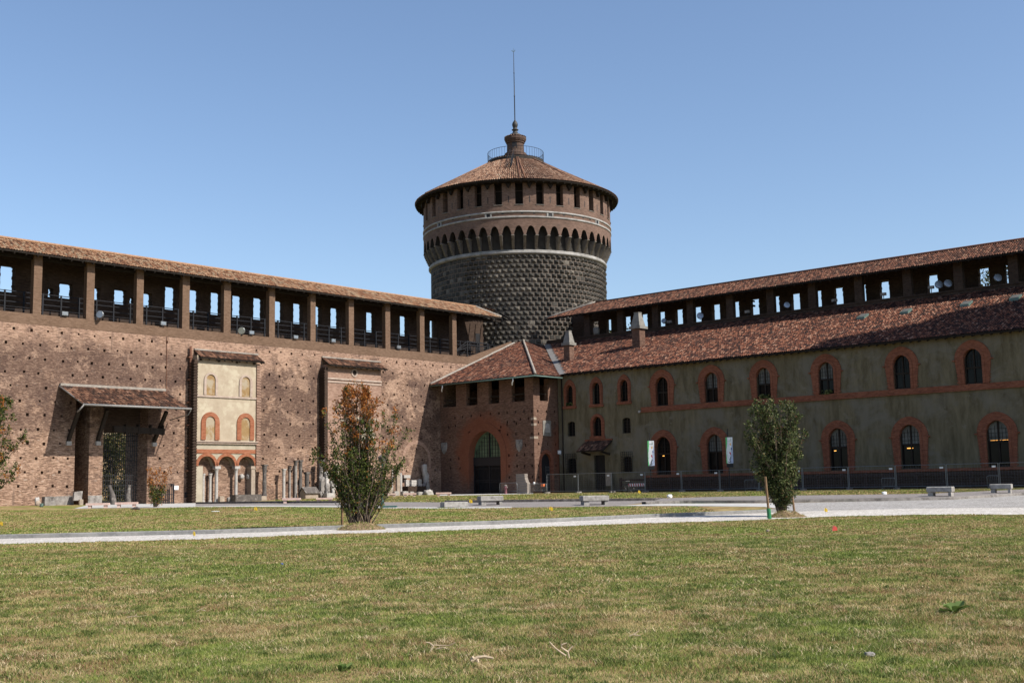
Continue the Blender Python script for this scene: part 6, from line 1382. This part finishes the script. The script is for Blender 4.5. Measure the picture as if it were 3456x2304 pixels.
# ================================================================== shrubs
def leaves(mb, p, n_, spread, size, rnd, up=.3):
    for _ in range(n_):
        q = Vector((p[0]+rnd.gauss(0, spread), p[1]+rnd.gauss(0, spread), p[2]+rnd.gauss(0, spread*.9)))
        d = Vector((rnd.gauss(0, 1), rnd.gauss(0, 1), rnd.gauss(up, 1))).normalized(); a = d.orthogonal().normalized()
        a.rotate(__import__('mathutils').Quaternion(d, rnd.uniform(0, 6.28))); l = size*rnd.uniform(.6, 1.3)
        mb.add([q, q+d*l*.5+a*l*.27, q+d*l, q+d*l*.5-a*l*.27], [(0, 1, 2, 3)])
def shrub(name, label, base, outline, seed, nst, twigs, lpt, size, mats, orange=None, rad=.045, frame=None, spread0=.16, depth=.85, spread=.055, bot=.12, cx=.14):
    rnd = random.Random(seed); H = outline[-1][0]
    o = thing(name, label, 'shrub', base, None, 'loc')
    def ext(h):
        for (h0, l0, r0), (h1, l1, r1) in zip(outline, outline[1:]):
            if h <= h1: f = (h-h0)/(h1-h0) if h1 > h0 else 0; return l0+(l1-l0)*f, r0+(r1-r0)*f
        return outline[-1][1], outline[-1][2]
    def clampin(p):
        l, r = ext(max(outline[0][0], min(H, p.z))); return l-.02 < p.x < r+.02
    wood, lf, lo = MB(), MB(), MB()
    for i in range(nst):
        hh = H*(rnd.uniform(.38, 1.0) if i % 4 else rnd.uniform(.9, 1.0)); l, r = ext(hh); f = .5-.5*math.cos(math.pi*((i*.618) % 1.0)); f = max(.01, min(.99, f*.6+((i*.618) % 1.0)*.4))
        tgt = Vector((l+(r-l)*f, rnd.uniform(-1, 1)*(r-l)/2*depth*math.sqrt(max(0, 1-(2*f-1)**2)), hh))
        b0 = Vector((rnd.uniform(-spread0, spread0), rnd.uniform(-spread0, spread0), 0)); c1_ = Vector((b0.x*1.3+tgt.x*cx, b0.y*1.3+tgt.y*cx, hh*.45))
        pts = []
        for k in range(9):
            u = k/8; p = b0*(1-u)**2+c1_*2*u*(1-u)+tgt*u*u; p += Vector((rnd.gauss(0, .025), rnd.gauss(0, .025), 0))*(1 if k else 0); pts.append(p)
        wood.tube(pts, [rad*(1-.8*k/8) for k in range(9)], 5)
        for j in range(twigs):
            u = bot+(1-bot)*(j+rnd.random())/twigs; k = min(7, int(u*8)); p = pts[k].lerp(pts[k+1], u*8-k)
            d = Vector((rnd.gauss(0, 1)+(.5 if p.x > 0 else -.5), rnd.gauss(0, 1), rnd.uniform(.1, 1.4))).normalized(); L = rnd.uniform(.15, .55)*(1.15-.5*u)
            e1 = p+d*L
            if not clampin(e1): d.x *= -.3; e1 = p+d*L*.6
            if not clampin(e1): e1 = p+Vector((0, 0, L*.4))
            wood.tube([p, p+d*L*.5+Vector((0, 0, .02)), e1], [.011, .008, .004], 3)
            isor = orange and orange(e1, rnd)
            for q in (.35, .7, 1.0):
                if rnd.random() < .88: leaves(lo if isor else lf, p.lerp(e1, q), lpt, spread, size, rnd, .5)
        isor = orange and orange(tgt, rnd); 
        for q in range(4): leaves(lo if isor else lf, tgt+Vector((0, 0, -.1*q)), lpt, spread*.7, size, rnd, 1.2)
    part('stems', wood, M['bark'], o, True); part('foliage', lf, M[mats[0]], o)
    if lo.v: part('autumn_foliage', lo, M[mats[1]], o)
    return o
P = G(1213, 1782); k_ = P.y/3924
def ol(bx, by, rows): return [((by-y)*k_, (l-bx)*k_, (r-bx)*k_) for y, l, r in rows][::-1]
rows = [(1303, 1172, 1232), (1318, 1160, 1245), (1345, 1150, 1265), (1375, 1100, 1328), (1400, 1045, 1360), (1425, 1022, 1388), (1455, 1012, 1408), (1480, 1016, 1420), (1505, 1025, 1415), (1530, 1040, 1388), (1565, 1085, 1365), (1595, 1112, 1335), (1640, 1135, 1300), (1690, 1140, 1292), (1735, 1150, 1275), (1765, 1185, 1250), (1782, 1195, 1248)]
ocx = 0; shrub('shrub', 'multi-stemmed shrub with rusty orange top on an earth mound, left of centre', P, ol(1213, 1782, rows), 5, 66, 17, 6, .10, ('leaf', 'leaf_orange'),
      lambda p, r: (p.z > 4.15+abs(p.x+.2)*.22 and r.random() < .88) or (p.z > 3.0 and r.random() < .30), .030, spread0=.36, spread=.05, bot=.24, cx=.40)
P2 = G(2640, 1742); k_ = P2.y/3924
rows = [(1352, 2588, 2610), (1356, 2570, 2690), (1375, 2560, 2700), (1400, 2545, 2722), (1425, 2528, 2745), (1455, 2530, 2742), (1490, 2538, 2725), (1530, 2540, 2715), (1580, 2552, 2705), (1620, 2560, 2698), (1655, 2578, 2700), (1690, 2606, 2680), (1715, 2628, 2660), (1742, 2636, 2652)]
shrub('shrub', 'dense dark green vase-shaped shrub tied between stakes, right of centre', P2, ol(2643, 1742, rows), 8, 60, 18, 8, .105, ('leaf_dark', 'leaf_orange'), lambda p, r: False, .034, spread0=.12, spread=.055, bot=.17, cx=.22)
P3_ = G(-95, 1790); k_ = P3_.y/3924
rows = [(1335, -140, 5), (1360, -180, 25), (1400, -200, 38), (1420, -220, 60), (1450, -230, 85), (1480, -230, 75), (1520, -220, 35), (1560, -210, 45), (1600, -190, 60), (1630, -170, 35), (1700, -140, -40), (1790, -110, -80)]
shrub('shrub', 'shrub cut by the left picture edge, only its branch tips reaching in', P3_, ol(-95, 1790, rows), 12, 60, 18, 7, .11, ('leaf', 'leaf_orange'), lambda p, r: r.random() < .18, .034, spread0=.3, spread=.05)
# stakes
def stake(px, py, pyt, tilt, label, cap=False, w=.05):
    P = G(px, py); h = (py-pyt)*P.y/3924; o = thing('stake', label, 'stake', P, 'shrub stakes', 'loc')
    b = MB(); b.tube([(0, 0, -.1), (tilt*h, 0, h)], w, 8); part('pole', b, M['wood'], o)
    if cap: b = MB(); b.tube([(0, -.01, -.02), (tilt*.42, -.01, .42)], w*1.7, 10); part('guard', b, M['greenplastic'], o)
stake(1155, 1776, 1590, .0, 'wooden stake at the left side of the orange-topped shrub')
stake(1250, 1770, 1640, .02, 'wooden stake hidden among the stems at the right of the orange-topped shrub')
stake(2597, 1750, 1610, -.055, 'leaning stake with green plastic guard left of the dark green shrub', True)
stake(2682, 1727, 1600, -.10, 'slanting stake right of the dark green shrub')
# mounds
def mound(x, y, wpx, h, label, seed):
    P = G(x, y); r = wpx*P.y/3924/2; b = MB(); N_, rings = 40, 9; vs = []; o_ = Vector((seed, 3.3, 0))
    for j in range(rings+1):
        f = j/rings
        for i in range(N_):
            a = 2*math.pi*i/N_; rr_ = r*f*(1+.15*mnoise.noise(Vector((math.cos(a)*1.5, math.sin(a)*1.5, seed))))
            z = h*(1-f*f)**1.2*(1+.35*mnoise.noise(Vector((rr_*math.cos(a)*4, rr_*math.sin(a)*4, seed))))+.03*mnoise.noise(Vector((rr_*math.cos(a)*14, rr_*math.sin(a)*14, seed)))*(1 if f < 1 else 0)
            vs.append((rr_*math.cos(a), rr_*math.sin(a)*.9, z-.02))
    b.add(vs, [(j*N_+i, j*N_+(i+1) % N_, (j+1)*N_+(i+1) % N_, (j+1)*N_+i) for j in range(rings) for i in range(N_)]); b.face(vs[:N_])
    o = thing('soil_mound', label, 'mound', P, 'planting mounds', 'loc'); part('earth', b, M['mulch'], o, True)
    rnd = random.Random(seed); c = MB()
    for k in range(900):
        a = rnd.uniform(0, 6.28); q = r*math.sqrt(rnd.random())*.98; z = h*(1-(q/r)**2)**1.2; p = Vector((q*math.cos(a), q*math.sin(a)*.9, z)); d = Vector((rnd.gauss(0, 1), rnd.gauss(0, 1), rnd.uniform(.0, .9))).normalized()*rnd.uniform(.05, .13); w_ = d.cross(Vector((0, 0, 1)))
        w_ = w_.normalized()*.012 if w_.length > 1e-4 else Vector((.01, 0, 0)); c.add([p-w_, p+w_, p+d], [(0, 1, 2)])
    g_ = part('tufts', c, M['blade'], o); g_['kind'] = 'stuff'
mound(1218, 1786, 170, .26, 'grassy earth mound around the foot of the orange-topped shrub', 4)
mound(2655, 1744, 132, .26, 'brown earth mound around the foot of the dark green shrub', 9)
# bushy plant by the barred gate
P = G(523, 1711); k_ = P.y/3924
shrub('bush', 'small bare-branched bush standing before the barred gate at the left wall', P, [((1711-y)*k_, (l-525)*k_, (r-525)*k_) for y, l, r in [(1580, 500, 575), (1600, 498, 570), (1620, 500, 562), (1650, 503, 560), (1680, 510, 552), (1711, 520, 535)]][::-1], 15, 16, 9, 5, .12, ('leaf', 'leaf_orange'), lambda p, r: p.z > 1.5 or r.random() < .15, .03, spread0=.12, spread=.08)

# trees beyond the walls, seen through gate and embrasures
def far_tree(P, h, r, label, seed, n_=2600, lsize=.38, zc=.64, zr=.36):
    rnd = random.Random(seed); o = thing('tree', label, 'tree', P, 'trees beyond the castle walls', 'loc')
    b = MB(); b.tube([(0, 0, -.2), (.1, 0, h*.35), (0, .1, h*.75)], [r*.09, r*.06, r*.02], 8)
    for k in range(7): a = rnd.uniform(0, 6.28); z = h*rnd.uniform(.3, .6); b.tube([(0, 0, z), (math.cos(a)*r*.4, math.sin(a)*r*.4, z+h*.15), (math.cos(a)*r*.75, math.sin(a)*r*.75, z+h*.25)], [r*.035, r*.02, r*.008], 5)
    part('trunk', b, M['bark'], o, True)
    c = MB(); cl = []
    for k in range(46):
        while True:
            p = Vector((rnd.uniform(-1, 1), rnd.uniform(-1, 1), rnd.uniform(-1, 1)))
            if .3 < p.length < 1: break
        cl.append(Vector((p.x*r, p.y*r, h*zc+p.z*h*zr)))
    for k in range(n_): leaves(c, rnd.choice(cl), 1, r*.17, lsize, rnd, .2)
    part('crown', c, M['leaf_far'], o)
far_tree(W(ht(372, 1560, -27)[0], -27, .2), 8, 2.6, 'leafy tree seen through the barred gateway in the left wall', 31, 5200, .28, .5, .5)
far_tree(W(ht(425, 1560, -30)[0], -30, .2), 9, 3.0, 'second leafy tree behind the gateway, deeper and to the right', 32, 5200, .30, .5, .5)
for i, (x, y, s_, r_) in enumerate(((2880, 0, -14, 0), (3322, 930, -13, 4.6), (2118, 1085, -9, 2.6), (2060, 1110, -8, 2.0))):
    if i == 0: continue
    t, z = hs(x, y, s_); far_tree(W(s_, t, .0), z+(2.6 if i == 1 else .6), r_, ('', 'tall tree filling the bright slot near the right end of the right gallery', 'tree top peeping into the slot behind the larger chimney', 'tree top in the second slot from the tower of the right gallery')[i], 33+i, 3000, .38)
b = MB(); b.box(20, 62, -42, -41, -.2, 14); single('garden_wall', b, M['ochre'], 'yellowish house wall glimpsed through the bars of the gateway', 'wall', (50, -41, 0))

# ================================================================== small things on the lawn
def flag(x, y, h, m, label, tilt=0, w=.10):
    P = G(x, y); o = thing('marker_flag', label, 'flag', P, 'small marker flags in the lawn', 'loc'); b = MB(); b.tube([(0, 0, 0), (tilt*.3, 0, h)], .006, 4); part('wire', b, M['galv'], o)
    b = MB(); b.prism([(tilt*.3-w*.1, 0, h), (tilt*.3+w*.5, -.01, h*.72), (tilt*.3+w*.55, 0, h*.3), (tilt*.2-w*.1, .01, h*.25), (tilt*.3-w*.35, 0, h*.55)], (0, .006, 0)); part('cloth', b, M[m], o)
flag(654, 1814, .24, 'yellow', 'ochre marker flag standing on the pale path edge at the left'); flag(862, 1727, .30, 'yellow', 'yellow marker flag in the middle lawn below the stone trough', w=.2)
flag(1859, 1728, .30, 'yellow', 'yellow marker flag in the middle lawn right of centre', w=.2); flag(1588, 1702, .34, 'yellow', 'yellow marker flag between the first two granite benches', w=.22)
flag(2787, 1732, .26, 'yellow', 'orange-yellow marker flag on the cobbles right of the dark green shrub', w=.16); flag(3, 1779, .3, 'yellow', 'yellow marker flag at the left picture edge', w=.16)
flag(2806, 1797, .22, 'redflag', 'red marker flag in the near lawn right of the dark green shrub', .3, w=.17); flag(2157, 1668, .34, 'yellow', 'small yellow marker flag on the far grass before the striped board', w=.2)
def litter(x, y, sz, m, label, name='litter', cat='litter', shape='blob'):
    P = G(x, y); b = MB(); b.rough((0, 0, sz[2]/2), sz, int(x), k=.5, shape=shape); single(name, b, M[m], label, cat, P, None, 'loc', smooth=True)
litter(2260, 1680, (.3, .2, .22), 'white', 'crumpled white paper on the far grass strip'); litter(2985, 1671, (.25, .2, .22), 'white', 'white plastic scrap at the grass edge left of the larger right bench'); litter(727, 1726, (.4, .2, .04), 'white', 'flat pale paper lying on the middle lawn')
litter(2935, 2215, (.08, .06, .04), 'stone_grey', 'dark rounded pebble in the near lawn at the lower right', 'pebble', 'stone'); litter(2592, 1795, (.1, .08, .08), 'stone_tan', 'small brown clod in the near lawn below the dark green shrub', 'clod', 'clod')
litter(952, 1906, (.05, .05, .04), 'navy_print', 'tiny dark blue cap lying in the near lawn') ; litter(140, 1710, (.2, .2, .25), 'gutter', 'small bluish bottle beside the stone ball', 'bottle', 'bottle')
# bird
P = G(458, 1723); o = thing('pigeon', 'grey pigeon pecking in the middle lawn below the gateway benches', 'bird', P, None, 'loc', .2)
b = MB(); b.tube([(-.32, 0, .10), (-.22, 0, .13), (-.08, 0, .16), (.06, 0, .17), (.17, 0, .14), (.23, 0, .10), (.29, 0, .07)], [.01, .03, .08, .1, .07, .045, .012], 8); bd = part('body', b, M['stone_dark'], o, True)
b = MB()
for y in (-.03, .03): b.tube([(.0, y, .09), (.02, y, 0)], .008, 4)
part('leg', b, M['redpaint'], o); b = MB(); b.tube([(-.3, .02, .13), (-.05, .05, .21), (.1, .03, .2)], [.005, .05, .02], 6); part('wing', b, M['stone_grey'], o, True)
# dry broken branches
def branch(x, y, segs, label, r=.018):
    P = G(x, y); b = MB()
    for pts in segs: b.tube([(a*.0068, c*.0068, d*.0068+.006) for a, c, d in pts], [r*.68*(1-.6*i/len(pts)) for i in range(len(pts))], 6)
    single('dry_branch', b, M['driftwood'], label, 'branch', P, 'bleached dead wood in the near lawn', 'loc')
branch(1470, 2200, [[(-8, 0, 0), (-2, 2, 9), (8, 3, 8), (20, 2, 8), (28, 0, 12)], [(-3, 0, 8), (-9, 4, 12), (-14, 2, 13)], [(2, 0, 4), (12, -3, 6), (20, -2, 3)]], 'forked pale twig left of centre at the bottom of the lawn', .012)
branch(1622, 2238, [[(-12, 0, 2), (-4, 1, 7), (6, 0, 8), (17, -2, 6)], [(-9, 0, 7), (-13, 2, 3)], [(-5, 0, 5), (-3, -1, -1)]], 'thick bleached stick at the bottom centre of the lawn', .028)
branch(1905, 2222, [[(6, 0, 0), (5, 1, 9), (12, 2, 16)], [(5, 0, 8), (-4, 1, 14), (-3, 0, 18), (4, 0, 20)], [(2, 0, 3), (-12, 2, 13), (-20, 0, 22)]], 'upright forked twig right of centre at the bottom of the lawn', .015)
branch(450, 2085, [[(-12, 0, 1), (0, 1, 3), (12, 0, 2), (24, 2, 4)], [(2, 0, 2), (5, 4, 6)]], 'long thin pale twig lying in the lawn at the left', .009)
branch(680, 2065, [[(-10, 0, 1), (0, 0, 6), (6, 1, 9)], [(0, 0, 4), (9, -2, 2)]], 'small tangle of dry stalks in the left part of the lawn', .008)
branch(2140, 2150, [[(-8, 0, 1), (2, 0, 5), (8, 2, 9)], [(0, 0, 3), (10, 0, 2)]], 'short pale twig in the lawn just right of centre', .010)
# broad-leaved weed
def weed(x, y, label, sc, seed, n_=11):
    P = G(x, y); rnd = random.Random(seed); b = MB()
    for k in range(n_):
        a = 2*math.pi*k/n_+rnd.uniform(-.2, .2); L = sc*rnd.uniform(.6, 1.15); e_ = rnd.uniform(.35, 1.2); pts = []
        for q in range(6): u = q/5; pts.append(Vector((math.cos(a)*L*u*math.cos(e_*(1-.4*u)), math.sin(a)*L*u*math.cos(e_*(1-.4*u)), L*math.sin(e_)*u*(1-.35*u)*1.1)))
        w_ = Vector((-math.sin(a), math.cos(a), 0)); wd = [.01, .05, .13, .17, .13, .02]
        Lp = [p+w_*wd[i]*sc*2.2+Vector((0, 0, rnd.uniform(-.01, .02))) for i, p in enumerate(pts)]; Rp = [p-w_*wd[i]*sc*2.2+Vector((0, 0, rnd.uniform(-.01, .02))) for i, p in enumerate(pts)]
        b.band(Lp, [p-Vector((0, 0, .012)) for p in pts]); b.band([p-Vector((0, 0, .012)) for p in pts], Rp)
    single('weed', b, M['weed'], label, 'plant', P, 'weeds in the near lawn', 'loc', smooth=True)
M['weed'] = leaf_mat('weed_leaf', [(0, (.06, .10, .022)), (.6, (.11, .17, .04)), (1, (.16, .22, .07))], .3)
weed(3222, 2068, 'large broad-leaved weed in the near lawn at the right', .21, 3, 9)
weed(1165, 2262, 'low leafy weed at the bottom of the lawn, left of centre', .08, 4, 14)
# bank of the far lawn needs blades as well
def far_mask(X, Y): return np.ones(len(X), bool)
poly_far = [(930, 1698.5, 1681), (1300, 1693, 1676), (1500, 1695, 1673), (1850, 1690, 1665), (2236, 1687, 1662), (2550, 1680, 1658), (3128, 1673, 1652), (3300, 1664, 1650), (3456, 1657, 1648)]
bl = []
for (x0, a0, b0_), (x1, a1, b1_) in zip(poly_far, poly_far[1:]):
    n_ = 9000; fx = rng.uniform(0, 1, n_); fy = rng.uniform(0, 1, n_)
    Pa, Pb, Pc, Pd = G(x0, a0), G(x1, a1), G(x1, b1_), G(x0, b0_)
    X = (Pa.x*(1-fx)+Pb.x*fx)*(1-fy)+(Pd.x*(1-fx)+Pc.x*fx)*fy; Y = (Pa.y*(1-fx)+Pb.y*fx)*(1-fy)+(Pd.y*(1-fx)+Pc.y*fx)*fy
    k_ = Y < 108; X, Y = X[k_], Y[k_]; n_ = len(X); Z = gv(X, Y); h = rng.uniform(.02, .06, n_); w = rng.uniform(.05, .10, n_); a = rng.uniform(0, 6.28, n_); la = rng.uniform(0, 6.28, n_)
    V = np.zeros((n_, 5, 3)); ca, sa = np.cos(a)*w/2, np.sin(a)*w/2
    V[:, 0] = np.stack([X-ca, Y-sa, Z], 1); V[:, 1] = np.stack([X+ca, Y+sa, Z], 1); V[:, 2] = np.stack([X+ca*.8, Y+sa*.8, Z+h*.6], 1); V[:, 3] = np.stack([X-ca*.8, Y-sa*.8, Z+h*.6], 1); V[:, 4] = np.stack([X+np.cos(la)*h*.5, Y+np.sin(la)*h*.5, Z+h], 1); bl.append(V)
grass_obj('grass', bl)

# ================================================================== light, sky, camera
sun_st = Vector((-.28, 1.04, 1.0)); uv = (uL[0]*.28+nL[0]*1.04, uL[1]*.28+nL[1]*1.04); sd = Vector((uv[0], uv[1], 1.0)).normalized()
L = bpy.data.lights.new('sun', 'SUN'); L.energy = 5.0; L.angle = R(.5); L.color = (1, .94, .85)
so = bpy.data.objects.new('sun', L); COL.objects.link(so); so.rotation_euler = sd.to_track_quat('Z', 'Y').to_euler()
w = bpy.data.worlds.new('World'); scene.world = w; w.use_nodes = True; nt = w.node_tree; nt.nodes.clear()
sky = nt.nodes.new('ShaderNodeTexSky'); sky.sky_type = 'NISHITA'; sky.sun_disc = False; sky.sun_elevation = math.asin(sd.z); sky.sun_rotation = math.atan2(sd.x, sd.y)
sky.altitude = 100; sky.air_density = 1.0; sky.dust_density = 1.0; sky.ozone_density = 2.2
bg = nt.nodes.new('ShaderNodeBackground'); bg.inputs[1].default_value = .118; ow_ = nt.nodes.new('ShaderNodeOutputWorld'); tint = nt.nodes.new('ShaderNodeMix'); tint.data_type = 'RGBA'; tint.blend_type = 'MULTIPLY'; tint.inputs[0].default_value = 1; tint.inputs[7].default_value = (.97, .975, 1.0, 1); nt.links.new(sky.outputs[0], tint.inputs[6]); nt.links.new(tint.outputs[2], bg.inputs[0]); nt.links.new(bg.outputs[0], ow_.inputs[0])
cam = bpy.data.cameras.new('camera'); co = bpy.data.objects.new('camera', cam); COL.objects.link(co); scene.camera = co
cam.sensor_fit = 'HORIZONTAL'; cam.sensor_width = 36; cam.lens = F/3456*36; cam.clip_start = .1; cam.clip_end = 5000
from mathutils import Matrix
co.matrix_world = Matrix(((RT[0], UP[0], -FW[0], 0), (RT[1], UP[1], -FW[1], 0), (RT[2], UP[2], -FW[2], CH), (0, 0, 0, 1)))
scene.view_settings.view_transform = 'Standard'; scene.view_settings.look = 'None'; scene.view_settings.exposure = .53; scene.view_settings.gamma = 1
scene.render.resolution_x, scene.render.resolution_y = 1024, 682
scene.cycles.max_bounces = 6; scene.cycles.use_denoising = True
